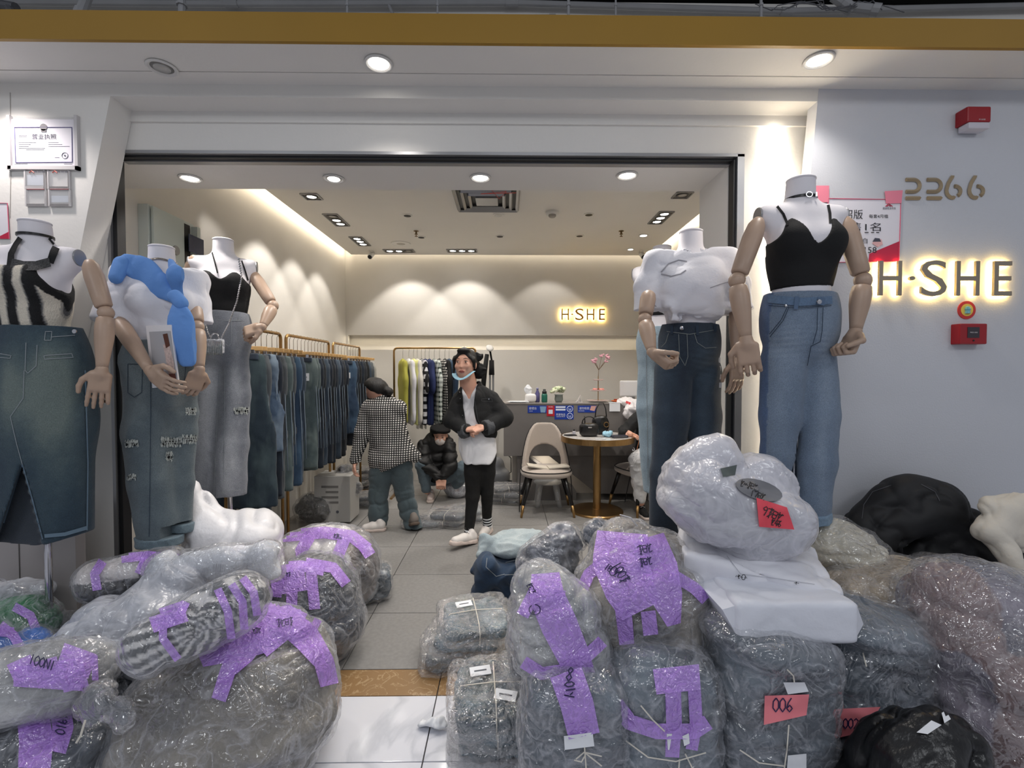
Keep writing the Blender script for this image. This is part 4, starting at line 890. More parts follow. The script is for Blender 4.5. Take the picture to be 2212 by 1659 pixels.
part('turned_cuff', sdf(s2, .006, foldd(.003, 20, 3), denim_col((120, 144, 166), (90, 112, 134), (160, 180, 196), (), 9, .4)), M_denim, j, smooth=True)
arm(r, P(1640, 472, 1.93), P(1592, 606, 1.88), P(1612, 732, 1.84), 1.08, (.12, -.05, -1), (.4, .7, 0), -1, .55, .5)
arm(r, P(1822, 470, 1.93), P(1864, 606, 1.88), P(1848, 716, 1.86), 1.08, (-.45, -.1, -.9), (-.6, -.1, -.6), -1, 1.25, .9)
# ================================================================ INSIDE THE SHOP
M_gold = mat('brushed_gold', (168, 134, 88), .28, .9, vary=(20, .06)); M_hwood = mat('hanger_wood', (206, 166, 110), .45, vary=(15, .08)); M_wire = mat('wire_steel', (190, 186, 176), .25, .9)
M_card = mat('label_card_white', (228, 230, 234), .6); M_ink = mat('print_grey', (90, 92, 100), .7)
# ---- long rails of hanging jeans along the left wall
def denimflat(name, c, light, sc=5):
    """denim with washed patches, for hanging pairs"""
    if name in MATS: return MATS[name]
    m = mat(name, c, .85, vary=(160, .14), bump=(420, .3), sheen=.1); nt = m.node_tree; L = nt.links.new; b_ = nt.nodes['Principled BSDF']; src = b_.inputs['Base Color'].links[0].from_socket
    tc = nt.nodes.new('ShaderNodeTexCoord'); mp = nt.nodes.new('ShaderNodeMapping'); mp.inputs['Scale'].default_value = (sc * 1.6, sc * 1.6, sc * .5); L(tc.outputs['Object'], mp.inputs[0])
    nz = nt.nodes.new('ShaderNodeTexNoise'); nz.inputs['Scale'].default_value = 1; nz.inputs['Detail'].default_value = 5; L(mp.outputs[0], nz.inputs['Vector'])
    mr = nt.nodes.new('ShaderNodeMapRange'); mr.inputs['From Min'].default_value = .45; mr.inputs['From Max'].default_value = .72; L(nz.outputs[0], mr.inputs[0])
    mx = nt.nodes.new('ShaderNodeMix'); mx.data_type = 'RGBA'; L(mr.outputs[0], mx.inputs[0]); L(src, mx.inputs[6]); mx.inputs[7].default_value = (*lin(light), 1); L(mx.outputs[2], b_.inputs['Base Color']); return m
DN = [('deep teal', (30, 52, 68), (84, 104, 108)), ('washed light blue', (84, 108, 138), (166, 186, 204)), ('dark navy', (20, 28, 42), (44, 58, 76)), ('smoky grey', (70, 76, 84), (120, 126, 130)), ('mid blue', (38, 66, 98), (84, 116, 146)), ('grey green', (74, 92, 98), (136, 152, 150)), ('charcoal', (28, 32, 38), (60, 66, 74)), ('slate blue', (50, 66, 86), (98, 114, 130)), ('off-white', (196, 192, 182), (216, 214, 206)), ('black', (14, 15, 18), (34, 38, 44))]
DM = [denimflat('denim_' + n.replace(' ', '_').replace('-', '_'), [v * .8 for v in c], [v * .84 for v in l]) for n, c, l in DN]
def hangmesh(seed, legw, length, hemw):
    """a pair of jeans hanging flat in the xz plane from z=0"""
    s = S(.02); s.chain([(0, 0, -.0), (0, 0, -.10), (0, 0, -.22)], [.165, .185, .17], .16)
    for sg in (-1, 1): s.chain([(sg * .10, 0, -.2), (sg * (.105 + legw * .2), .0, -.55), (sg * (.10 + legw * .25), 0, -length)], [.10, .09 + legw * .3, hemw], .24, k=.012)
    s.cut(lambda Q: Q[:, 2]); s.cut(lambda Q: -length - Q[:, 2]); s.hi[2] = 0; s.lo[2] = -length; s.lo[1] = -.05; s.hi[1] = .05
    return sdf(s, .0135, lambda V: .014 * (ridge(V.astype(np.float32), 7, seed, (1, .3, .22)) - .5) + .003 * noise(V.astype(np.float32), 30, seed))
HM = [mesh_np('jeans', *hangmesh(s_, lw, ln, hw)[:2], DM[0]) for s_, lw, ln, hw in ((1, .12, 1.02, .14), (2, .03, .98, .095), (3, .08, .92, .12), (4, .0, 1.0, .085), (5, .05, .84, .10))]
hb = B()
hb.box((0, 0, -.01), (.19, .006, .014), bev=.004); M_h1 = mesh_np('wood_bar', *hb.get(), M_hwood, smooth=False)
hb = B(); hb.tube([(0, 0, 0), (0, 0, .10), (.012, 0, .125), (.0, 0, .148), (-.016, 0, .14)], .0022, 6); M_h2 = mesh_np('hook', *hb.get(), M_wire)
hb = B(); hb.box((-.13, 0, -.04), (.012, .008, .022), bev=.003); M_h3 = mesh_np('clip', *hb.get(), M_chrome, smooth=False)
ORD = ['first', 'second', 'third', 'fourth', 'fifth', 'sixth', 'seventh', 'eighth', 'ninth', 'tenth', 'eleventh', 'twelfth', 'thirteenth', 'fourteenth', 'fifteenth', 'sixteenth']
wb_ = B(); wb_.box((0, 0, -.02), (.168, .033, .02), bev=.008); wb_.box((0, -.034, -.02), (.006, .003, .024)); wb_.box((.1, -.03, -.02), (.006, .006, .026)); wb_.box((-.1, -.03, -.02), (.006, .006, .026)); M_wb = mesh_np('waistband', *wb_.get(), denimflat('band_dark', (30, 38, 50), (60, 72, 88)), smooth=False)
wb_ = B(); wb_.tube([(.168, -.008, -.04), (.188, -.008, -.12), (.196, -.010, -.3), (.205, -.010, -.55), (.21, -.010, -.8)], .0035, 5); M_ss = mesh_np('side_seam', *wb_.get(), mat('seam_blue', (120, 134, 148), .85))
def linkobj(name, me, par, loc=(0, 0, 0), mat_=None, rz=0):
    o = bpy.data.objects.new(name, me); COL.objects.link(o); o.parent = par; o.location = loc; o.rotation_euler = (0, 0, rz)
    if mat_ is not None: o.material_slots[0].link = 'OBJECT'; o.material_slots[0].material = mat_
    return o
jtag = B(); jtag.box((.10, -.035, -.17), (.045, .002, .033)); M_jt = mesh_np('paper_label', *jtag.get(), M_card, smooth=False); jt2 = B(); jt2.box((.10, -.0375, -.17), (.03, .0005, .003)); M_jt2 = mesh_np('label_print', *jt2.get(), M_ink, smooth=False)
def rail(name, X, y0, y1, label, which, spec):
    r = root('clothes_rail', (X, (y0 + y1) / 2, .02), label, 'clothes rail'); zt = 1.745
    b = B(); c = .04; arc = [(X, y0 + c - c * math.cos(a), zt - c + c * math.sin(a)) for a in np.linspace(0, PI / 2, 6)]; arc2 = [(X, y1 - c + c * math.sin(a), zt - c + c * math.cos(a)) for a in np.linspace(0, PI / 2, 6)]
    b.tube([(X, y0, .03)] + arc + arc2 + [(X, y1, .03)], .0125, 12); part('rail_frame', b.get(), M_gold, r, smooth=True)
    for yy in (y0, y1): b = B(); b.bb((X - .2, yy - .015, .02), (X + .2, yy + .015, .035)); part('rail_foot', b.get(), M_gold, r)
    n = len(spec)
    for k, (ci, mi, dz, yaw, tg) in enumerate(spec):
        y = y0 + .06 + (y1 - y0 - .12) * (k / max(1, n - 1)); z = zt - .145 + .012
        h = root('hanger', (X, y, z), 'wooden clip hanger holding the %s pair from the front of the %s rail' % (ORD[k], which), 'hanger', 'wooden clip hangers on the %s rail' % which); h.rotation_euler[2] = yaw
        linkobj('wood_bar', M_h1, h); linkobj('hook', M_h2, h); linkobj('clip', M_h3, h); o = linkobj('clip', M_h3, h, (.26, 0, 0))
        nm = DN[ci][0]
        j = root('jeans', (X, y, z - .045), '%s jeans, %s pair from the front of the %s rail' % (nm, ORD[k], which), 'jeans', 'jeans on the %s rail' % which); j.rotation_euler[2] = yaw; j.scale = (1, 1, dz)
        linkobj('denim_legs', HM[mi], j, (0, 0, 0), DM[ci]); linkobj('waistband', M_wb, j); linkobj('side_seam', M_ss, j)
        if tg: linkobj('paper_label', M_jt, linkobj('label_string', mesh_np('s', [(.1, -.034, -.03), (.102, -.034, -.03), (.1, -.034, -.14)], [(0, 1, 2)], M_stitch), j)) ; linkobj('label_print', M_jt2, j)
rail('r', -1.75, 2.96, 3.70, 'gold tube clothes rail nearest the doorway', 'nearest', [(0, 0, .98, .3, 0), (3, 1, 1.06, .1, 0), (1, 2, .72, .3, 0), (2, 1, 1.0, .12, 0), (3, 3, 1.02, .1, 1), (5, 1, 1.0, .14, 1), (3, 3, 1.0, .0, 0), (4, 1, 1.0, .16, 0), (7, 3, .98, .1, 0)])
rail('r', -1.75, 3.79, 4.70, 'gold tube clothes rail in the middle of the left wall', 'middle', [(5, 1, .93, .35, 1), (5, 3, .94, .15, 1), (2, 1, .95, .1, 0), (6, 3, .95, .0, 0), (7, 3, .94, .12, 0), (2, 1, .95, .05, 1), (6, 3, .95, .1, 0), (2, 3, .96, .0, 1), (7, 1, .94, .08, 0), (2, 3, .95, .1, 0), (6, 1, .95, 0, 0), (2, 3, .9, .1, 0)])
rail('r', -1.75, 4.81, 5.68, 'gold tube clothes rail farthest along the left wall', 'farthest', [(4, 4, .9, .35, 1), (2, 1, .9, .1, 0), (9, 3, .9, .0, 1), (2, 3, .92, .12, 0), (6, 1, .9, .05, 0), (9, 3, .9, .1, 0), (7, 3, .88, 0, 0), (3, 1, .9, .1, 0), (8, 3, .9, .12, 0)])
# ---- back rail with tops
BY = 5.55; x0, x1 = P(851, 760, BY)[0], P(1027, 760, BY)[0]; zt = P(900, 752, BY)[2]
r = root('clothes_rail', ((x0 + x1) / 2, BY, 0), 'gold tube clothes rail of tops along the back wall', 'clothes rail')
b = B(); c = .04; b.tube([(x0, BY, .02)] + [(x0 + c - c * math.cos(a), BY, zt - c + c * math.sin(a)) for a in np.linspace(0, PI / 2, 6)] + [(x1 - c + c * math.sin(a), BY, zt - c + c * math.cos(a)) for a in np.linspace(0, PI / 2, 6)] + [(x1, BY, .02)], .012, 12); part('rail_frame', b.get(), M_gold, r, smooth=True)
for xx in (x0, x1): b = B(); b.bb((xx - .015, BY - .2, 0), (xx + .015, BY + .2, .015)); part('rail_foot', b.get(), M_gold, r)
def topmesh(seed, long_):
    s = S(.03); s.box((0, 0, -.33), (.20, .022, .30), .02); s.cap((-.17, 0, -.06), (.17, 0, -.06), .035, .035, .5); s.ell((0, 0, -.04), (.1, .025, .05))
    for sg in (-1, 1): s.chain([(sg * .18, 0, -.07), (sg * .24, 0, -.2), (sg * (.25 if long_ else .26), 0, -.56 if long_ else -.27)], [.055, .06, .045 if long_ else .06], .45)
    return sdf(s, .014, lambda V: .012 * (ridge(V.astype(np.float32), 8, seed, (1, .4, .3)) - .5))
TM = [mesh_np('top', *topmesh(1, True)[:2], M_tee), mesh_np('top', *topmesh(2, False)[:2], M_tee)]
def checkmat(name, c1, c2, sc, rough=.85, plaid=False):
    if name in MATS: return MATS[name]
    m = mat(name, c1, rough, bump=(200, .2)); nt = m.node_tree; L = nt.links.new; tc = nt.nodes.new('ShaderNodeTexCoord'); sx = nt.nodes.new('ShaderNodeSeparateXYZ'); L(tc.outputs['Object'], sx.inputs[0]); o_ = []
    for ax_, s_ in (('X', sc), ('Z', sc)):
        mu = nt.nodes.new('ShaderNodeMath'); mu.operation = 'MULTIPLY'; mu.inputs[1].default_value = s_; L(sx.outputs[ax_], mu.inputs[0]); fr = nt.nodes.new('ShaderNodeMath'); fr.operation = 'FRACT'; L(mu.outputs[0], fr.inputs[0])
        g = nt.nodes.new('ShaderNodeMath'); g.operation = 'GREATER_THAN'; g.inputs[1].default_value = .42; L(fr.outputs[0], g.inputs[0]); o_.append(g)
    a = nt.nodes.new('ShaderNodeMath'); a.operation = 'ADD' if plaid else 'MULTIPLY'; L(o_[0].outputs[0], a.inputs[0]); L(o_[1].outputs[0], a.inputs[1])
    if plaid: h_ = nt.nodes.new('ShaderNodeMath'); h_.operation = 'MULTIPLY'; h_.inputs[1].default_value = .5; L(a.outputs[0], h_.inputs[0]); a = h_
    mx = nt.nodes.new('ShaderNodeMix'); mx.data_type = 'RGBA'; L(a.outputs[0], mx.inputs[0]); mx.inputs[6].default_value = (*lin(c1), 1); mx.inputs[7].default_value = (*lin(c2), 1); L(mx.outputs[2], nt.nodes['Principled BSDF'].inputs['Base Color']); return m
TOPS = [(866, 'lime green long-sleeved top', mat('lime_jersey', (172, 168, 72), .85), 0), (879, 'white long-sleeved top beside the lime one', M_tee, 0), (889, 'pale yellow top', mat('pale_yellow', (226, 226, 150), .85), 1), (897, 'white shirt in the middle of the tops rail', mat('ivory_cotton', (214, 210, 202), .85), 0),
        (906, 'black and white striped top', checkmat('stripe_cloth', (20, 20, 24), (210, 210, 214), 14, plaid=False), 1), (914, 'navy short-sleeved tee, left of the pair', mat('navy_jersey', (30, 42, 86), .85), 1), (923, 'navy short-sleeved tee, right of the pair', mat('navy_jersey', (30, 42, 86), .85), 1), (934, 'green plaid shirt', checkmat('green_plaid', (44, 58, 52), (206, 212, 206), 22, plaid=True), 0),
        (945, 'small black and white checked shirt', checkmat('small_check', (24, 24, 26), (206, 202, 196), 40), 0), (957, 'black shirt behind the denim one', M_black, 0), (966, 'mid blue denim shirt at the right end', DM[4], 0)]
for k, (px, lab, m_, ti) in enumerate(TOPS):
    X = P(px + 4, 760, BY)[0]; yaw = math.radians(-70 + (k % 3) * 5)
    h = root('hanger', (X, BY, zt - .145), 'wooden hanger under the ' + lab, 'hanger', 'hangers on the back rail'); h.rotation_euler[2] = yaw
    linkobj('hook', M_h2, h); hb = B(); hb.tube([(-.17, 0, -.045), (-.02, 0, 0), (.02, 0, 0), (.17, 0, -.045)], [.008, .014, .014, .008], 8, flat=.6); linkobj('wood_bar', mesh_np('wood_bar', *hb.get(), M_hwood), h)
    t = root('shirt', (X, BY, zt - .135), lab + ', on the back rail' if 'rail' not in lab else lab, 'shirt', 'tops on the back rail'); t.rotation_euler[2] = yaw; t.scale = (.9, 1, 1.2)
    linkobj('cloth_body', TM[ti], t, (0, 0, 0), m_)
    if k in (4, 5, 6, 10): hb = B(); hb.box((-.02, -.045, -.64), (.06, .003, .035), bev=.002); linkobj('plastic_pocket', mesh_np('plastic_pocket', *hb.get(), mat('white_packet', (206, 206, 200), .3), smooth=False), t)
b = B(); 
for dx in (-.02, .012): xx = P(1004, 760, BY)[0] + dx; b.tube([(xx + .017 * math.cos(a) * 0, BY + .017 * math.cos(a), zt + .017 * math.sin(a)) for a in np.linspace(0, 2 * PI, 13)], .005, 6)
thing('rail_clip', b.get(), M_ring, 'pair of white ring clips on the back rail above the standing woman', 'clip')
# ---- sign and wall panel
def sign(s, x0, x1, y0, y1, Y, depth, m, light, power, label, name='wall_sign', back=.02, pieces=None):
    a, c = P(x0, y1, Y), P(x1, y0, Y); w, h = c[0] - a[0], c[2] - a[2]
    r = root(name, ((a[0] + c[0]) / 2, Y + .03, a[2]), label, 'sign')
    spans = pieces; 
    for ch, u0, u1, v0, v1 in spans:
        VF = fit(textm(ch, 1, 0), 1, 1); V = VF[0].copy(); V[:, 0] = (V[:, 0] + .5) * (u1 - u0) * w + u0 * w; V[:, 1] = (V[:, 1] + .5) * (v1 - v0) * h + v0 * h
        # extrude
        n = len(V); F_ = [tuple(f) for f in VF[1]]; ec = {}
        for f in F_:
            for i in range(len(f)): e = (f[i], f[(i + 1) % len(f)]); ec[e] = 1
        bnd = [e for e in ec if (e[1], e[0]) not in ec]
        V2 = np.vstack([V, V + (0, 0, -depth)]); F2 = F_ + [tuple(i + n for i in f[::-1]) for f in F_] + [(e[1], e[0], e[0] + n, e[1] + n) for e in bnd]
        W = place2((V2, F2), (a[0], Y, a[2])); lt = part('letter', W, m[0], r)
        if light is not None:
            G_ = place2((V + (0, 0, -depth - .001), F_), (a[0], Y, a[2])); part('letter_glow', (G_[0], [f[::-1] for f in F_]), light, lt)
    return r
M_glowL = glowmat('sign_backlight', (1.0, .68, .2), 40)
HS = [('H', 0, .17, 0, 1), ('·', .225, .27, .44, .56), ('S', .315, .51, -.02, 1.02), ('H', .58, .755, 0, 1), ('E', .865, 1, 0, 1)]
M_letter = mat('champagne_metal', (150, 138, 122), .4, .3)
sign('H·SHE', 1899, 2188, 564, 638, YF - .03, .012, [M_letter], M_glowL, 0, 'large backlit H·SHE shop sign glowing yellow on the right slab', pieces=HS)
sign('H·SHE', 1213, 1307, 667, 691, YB - .045, .015, [mat('amber_metal', (170, 120, 60), .4, .3)], M_glowL, 0, 'small backlit H·SHE sign glowing on the back wall', pieces=HS)
# number 2266 in stencil strokes
a0 = P(1955, 432, YF); sc_ = YF / FPX; r = root('number_sign', (P(2040, 432, YF)[0], YF, a0[2]), 'tan wooden numerals 2266 on the right slab above the lit sign', 'sign'); M_tan = mat('tan_acrylic', (158, 140, 112), .5)
def strokes(lines, w, y=YF - .006):
    b = B()
    for l in lines:
        pts = [P(x, y_, y) for x, y_ in l]; b.tube(pts, w * sc_, 4, flat=1.0, up=(0, 1, 0))
    return b.get()
def arcp(cx, cy, rx, ry, a0, a1, n=14): return [(cx + rx * math.cos(math.radians(a)), cy - ry * math.sin(math.radians(a))) for a in np.linspace(a0, a1, n)]
for ox in (0, 46): part('numeral', strokes([[(1957 + ox, 388)] + arcp(1974 + ox, 401, 13, 13, 90, -90) + [(1957 + ox, 414)], [(1957 + ox, 428), (1987 + ox, 428)]], 4.2), M_tan, r)
for ox in (0, 49): part('numeral', strokes([[(2058 + ox, 381), (2049 + ox, 396)] + arcp(2058 + ox, 412, 13, 15, 160, 285, 10), arcp(2064 + ox, 413, 11, 11, -60, 100, 10)], 4.2), M_tan, r)
# fire devices
r = root('alarm_beacon', P(2101, 283, YF), 'red sounder beacon with a clear lower lens high on the right slab', 'fire alarm')
b = B(); q = P(2101, 260, YF - .03); b.box(q + (0, 0, .012), (.053, .03, .034), bev=.006); part('housing', b.get(), mat('fire_red', (150, 16, 28), .35), r); b = B(); b.box(q + (0.002, -.004, -.036), (.048, .026, .014), bev=.006); part('lens', b.get(), mat('clear_lens', (200, 196, 204), .12), r)
part('lettering', place2(fit(textm('声光报警', 1), .03, .006), q + (.012, -.031, -.012)), mat('print_white', (225, 215, 215), .5), r)
q = P(2086, 670, YF); r = root('round_badge', q, 'round red and yellow sticker disc under the lit sign', 'sticker'); 
b = B(); b.lathe(q, [(.001, .006), (.041, .006), (.041, 0)], 32, (0, -1, 0)); part('disc', b.get(), mat('badge_red', (196, 48, 44), .5), r); b = B(); b.lathe(q + (0, -.006, 0), [(.001, .001), (.028, .001), (.028, 0)], 32, (0, -1, 0)); part('yellow_field', b.get(), mat('badge_yellow', (222, 196, 84), .5), r)
b = B(); b.lathe(q + (0, -.0075, -.016), [(.012, 0), (.010, .012), (.013, .02), (.008, .03), (.001, .034)], 12); part('blue_bulb', b.get(), mat('badge_blue', (110, 176, 190), .5), r)
q = P(2092, 722, YF - .022); r = root('call_point', P(2092, 745, YF), 'square red fire call point below the round sticker', 'fire alarm')
b = B(); b.box(q, (.062, .024, .046), bev=.005); part('housing', b.get(), mat('fire_red', (150, 16, 28), .35), r)
b = B(); b.box(q + (-.002, -.0245, .006), (.027, .001, .024)); part('panel', b.get(), mat('panel_dark', (52, 44, 50), .4), r)
part('lettering', place2(fit(textm('PRESS HERE', 1), .034, .005), q + (-.002, -.027, .006)), mat('print_white', (225, 215, 215), .5), r)
b = B(); b.lathe(q + (0, -.024, -.03), [(.004, 0), (.004, .002), (.001, .002)], 10, (0, -1, 0)); part('key_hole', b.get(), M_dark, r)
# poster with hand lettering
def Pq(x, y, d=.004): return P(x, y, YF - d)
r = root('poster', Pq(1870, 565), 'white notice with handwriting and a crimson corner taped up behind the tall mannequin', 'poster')
M_paper = mat('gloss_paper', (224, 220, 226), .25); M_crim = mat('crimson_print', (186, 30, 66), .3); M_mark = mat('marker_black', (24, 22, 28), .5)
part('paper', sheet([Pq(1788, 428), Pq(1947, 430), Pq(1943, 566), Pq(1786, 568)][::-1], .0008), M_paper, r)
part('border', strokes([[(1789, 429), (1946, 431), (1942, 565), (1787, 567), (1789, 429)]], 1.1, YF - .006), mat('pink_print', (206, 84, 116), .4), r)
part('corner_print', sheet([Pq(1878, 548, .006), Pq(1943, 521, .006), Pq(1942, 564, .006), Pq(1876, 565, .006)], .0004), M_crim, r)
part('flower_print', sheet([Pq(1884, 526, .0065), Pq(1890, 516, .0065), Pq(1904, 517, .0065), Pq(1907, 528, .0065), Pq(1896, 534, .0065)], .0004), mat('print_peach', (220, 170, 170), .4), r)
part('flower_print', sheet([Pq(1885, 522, .007), Pq(1890, 514, .007), Pq(1900, 515, .007), Pq(1903, 522, .007)], .0004), mat('print_slate', (62, 62, 76), .4), r)
def ptext(s, x, y, w, h, m, d=.0065, par=None, nm='lettering'): sc2 = YF / FPX; part(nm, place2(fit(textm(s, 1), w * sc2, h * sc2), Pq(x, y, d)), m, par or r)
ptext('招版', 1843, 463, 42, 20, M_mark, nm='handwriting'); ptext('每套4月植', 1898, 467, 42, 8, M_mark, nm='handwriting'); ptext('销售', 1838, 490, 44, 20, M_mark, nm='handwriting'); ptext('1名', 1886, 490, 34, 18, M_mark, nm='handwriting')
ptext('上下班米白', 1842, 520, 64, 12, M_mark, nm='handwriting'); ptext('181  8158', 1855, 540, 78, 13, M_mark, nm='handwriting'); ptext('服装批发市场', 1921, 450, 28, 5, mat('print_slate', (62, 62, 76), .4)); part('logo_print', strokes([[(1913, 446), (1920, 440), (1928, 446)], [(1916, 446), (1920, 443), (1924, 446)]], .9, YF - .006), M_crim, r)
part('underline', strokes([[(1868, 502), (1876, 502)], [(1882, 502), (1888, 502)], [(1893, 502), (1899, 502)]], .8, YF - .006), M_mark, r)
M_ptape = mat('pink_tape', (232, 128, 148), .35)
part('tape', sheet([Pq(1753, 401, .007), Pq(1791, 401, .007), Pq(1791, 437, .007), Pq(1753, 437, .007)][::-1], .0006), M_ptape, r); part('tape', sheet([Pq(1911, 413, .008), Pq(1950, 411, .008), Pq(1947, 439, .008), Pq(1914, 440, .008)][::-1], .0006), M_ptape, r)
# licence and holders on the left slab
r = root('licence_frame', Pq(95, 362), 'business licence with an emblem in a clear acrylic wall frame', 'certificate'); M_acr = film('acrylic_clear', (236, 236, 238), .08, .5, .08, 3, .02, 0)
part('certificate', sheet([Pq(23, 258, .006), Pq(162, 258, .006), Pq(166, 358, .006), Pq(27, 360, .006)][::-1], .0008), M_paper, r)
M_bord = mat('print_violet', (110, 104, 150), .5); part('border', strokes([[(31, 275), (155, 275), (156, 350), (34, 351), (31, 275)]], .9, YF - .008), M_bord, r)
ptext('营业执照', 95, 295, 50, 11, mat('print_slate', (62, 62, 76), .4), .008)
rs = random.Random(5); ls = []
for (xa, xb, y) in ((40, 58, 292), (40, 58, 295), (40, 78, 308), (40, 66, 312), (40, 62, 316), (40, 97, 320), (56, 95, 323), (104, 126, 308), (104, 134, 312), (104, 150, 316), (118, 128, 340), (30, 60, 354), (138, 156, 354)): ls.append([(xa, y), (xb, y)])
part('print_line', strokes(ls, .35, YF - .0075), mat('print_pale', (140, 138, 150), .6), r, kind='stuff')
b = B(); q = Pq(94, 275, .008); b.lathe(q, [(.001, .001), (.0155, .001), (.0155, 0)], 20, (0, -1, 0)); b.box(q + (0, -.0005, -.014), (.011, .0005, .006)); part('emblem', b.get(), mat('emblem_grey', (112, 108, 112), .5), r)
part('seal', strokes([arcp(140, 336, 6.5, 6.5, 0, 360, 20), arcp(140, 336, 1.5, 1.5, 0, 360, 8)], .5, YF - .0078), mat('print_pale', (140, 138, 150), .6), r)
b = B(); b.bb(Pq(20, 364, .004), Pq(168, 253, .002)); V, F_ = b.get(); part('acrylic_back', (V, F_), M_acr, r)
b = B(); 
for (p_, q_) in (((166, 252), (168, 366)), ((21, 361), (168, 366)), ((21, 252), (23, 366))): a1, a2 = Pq(p_[0], p_[1], .0), Pq(q_[0], q_[1], .016); b.bb(a1, a2)
part('acrylic_edge', b.get(), mat('acrylic_edge', (200, 196, 196), .1), r)
for i, (x, y, w, h, lab) in enumerate(((55, 370, 44, 38, 'clear card holder with a small card, upper left of four'), (105, 370, 46, 38, 'clear empty card holder, upper right of four'), (57, 411, 44, 34, 'clear card holder, lower left of four'), (107, 411, 46, 34, 'clear card holder with white slip, lower right of four'))):
    r = root('card_holder', Pq(x + w / 2, y + h), lab + ' below the licence', 'card holder', 'clear card holders under the licence'); b = B(); b.bb(Pq(x, y + h, .012), Pq(x + w, y, .009)); part('front_sheet', b.get(), M_acr, r)
    b = B(); b.bb(Pq(x, y + h, .012), Pq(x + w, y + h - 3, 0)); b.bb(Pq(x, y + h, .012), Pq(x + 2, y, 0)); b.bb(Pq(x + w - 2, y + h, .012), Pq(x + w, y, 0)); part('holder_edge', b.get(), mat('acrylic_edge', (200, 196, 196), .1), r)
    if i in (0, 3): b = B(); b.bb(Pq(x + 4, y + h - 8, .006), Pq(x + w - 5, y + (12 if i else 8), .005)); part('card_slip', b.get(), mat('slip_pale', (206, 212, 222), .4), r)
    if i < 2: part('logo_print', strokes([[(x + 8, y + 3), (x + 13, y - 1), (x + 18, y + 3)]], 1.2, YF - .013), mat('logo_coral', (220, 120, 110), .5), r); ptext('商贸城', x + 30, y + 1, 22, 4, mat('print_slate', (62, 62, 76), .4), .013)
    if i < 2: part('red_strip', strokes([[(x + 3, y + h + 1), (x + w - 3, y + h + 1)]], 1.0, YF - .013), mat('faded_red', (150, 90, 90), .5), r)
r = root('poster', Pq(6, 516), 'pink-edged notice cut off by the left edge beside the striped top', 'poster')
part('paper', sheet([Pq(-30, 437), Pq(17, 438), Pq(21, 516), Pq(-30, 516)][::-1], .0008), M_paper, r); part('border', strokes([[(-30, 438), (16, 439), (20, 516)]], 1, YF - .006), mat('pink_print', (206, 84, 116), .4), r); part('corner_print', sheet([Pq(0, 510, .006), Pq(20, 500, .006), Pq(20, 516, .006), Pq(0, 516, .006)], .0004), M_crim, r)
# electrical panel on the left wall inside
def W(px, py, X=XL):  # point on the left wall plane
    d = ray(px, py); t = X / d.x; return np.array([X, d.y * t, HC + d.z * t])
a, c = W(300, 430), W(372, 545); a2 = W(400, 560)
r = root('distribution_box', (XL, (a[1] + a2[1]) / 2, c[2]), 'white metal distribution box with an open side door on the left wall', 'electrical box')
z0, z1 = 2.06, 2.42; ya, yb_, yc = W(298, 500)[1], W(372, 500)[1], W(400, 500)[1]
b = B(); b.box((XL + .03, (ya + yc) / 2, (z0 + z1) / 2), (.03, (yc - ya) / 2, (z1 - z0) / 2), bev=.004); part('cabinet', b.get(), mat('box_white', (196, 204, 200), .45), r)
b = B(); b.box((XL + .075, (ya + yb_) / 2, (z0 + z1) / 2 + .01), (.008, (yb_ - ya) / 2 - .01, (z1 - z0) / 2 - .02), bev=.003); dd = part('door', b.get(), mat('door_greengrey', (188, 198, 194), .4), r)
b = B(); b.lathe((XL + .083, yb_ - .09, z0 + .14), [(.001, .006), (.028, .006), (.03, 0)], 20, (1, 0, 0)); part('round_lock', b.get(), M_alu, dd)
b = B(); b.bb((XL + .061, yb_ + .01, z0 + .03), (XL + .066, yb_ + .07, z1 - .02)); part('breaker_row', b.get(), M_dark, r); b = B(); b.bb((XL + .06, yb_ + .09, z0 - .03), (XL + .10, yc, z1 - .02)); part('side_box', b.get(), mat('box_white', (196, 204, 200), .45), r)
b = B(); b.bb((XL + .1, yb_ + .15, z0 + .16), (XL + .103, yc - .12, z0 + .27)); part('display', b.get(), mat('display_blue', (24, 34, 70), .2), r)
# ---- counter
CY = 5.26; M_ctr = mat('counter_laminate', (112, 108, 106), .5, vary=(8, .04)); cz = P(1200, 873, CY)[2]; xc0 = P(1088, 900, CY)[0]; xc1 = XR - .02; zb = P(1200, 985, CY)[2]
r = root('counter', ((xc0 + xc1) / 2, CY + .25, 0), 'long grey cash counter with a slanting lit plinth along the back', 'counter')
b = B(); b.box(((xc0 + xc1) / 2, CY + .27, (cz + zb) / 2), ((xc1 - xc0) / 2, .27, (cz - zb) / 2), bev=.004); part('counter_body', b.get(), M_ctr, r)
b = B(); b.bb((xc0 - .01, CY - .005, cz), (xc1, CY + .55, cz + .012)); part('counter_top', b.get(), mat('counter_top', (140, 134, 130), .25), r)
pp = lambda x, y: P(x, y, CY + .03)
def poly(pts, dz=.0): return [np.array([max(p[0], xc0 + .01), p[1], p[2]]) for p in pts]
z0_ = 0
b = B(); l = [pp(1118, 985), pp(1136, 985), pp(1283, 1068)]; l = [(l[0][0], CY + .03, zb), (l[1][0], CY + .03, zb), (pp(1245, 1060)[0], CY + .03, .10), (pp(1245, 1060)[0], CY + .03, 0), (l[0][0], CY + .03, 0)]; b.prism(l, (0, .3, 0)); part('plinth_panel', b.get(), M_ctr, r)
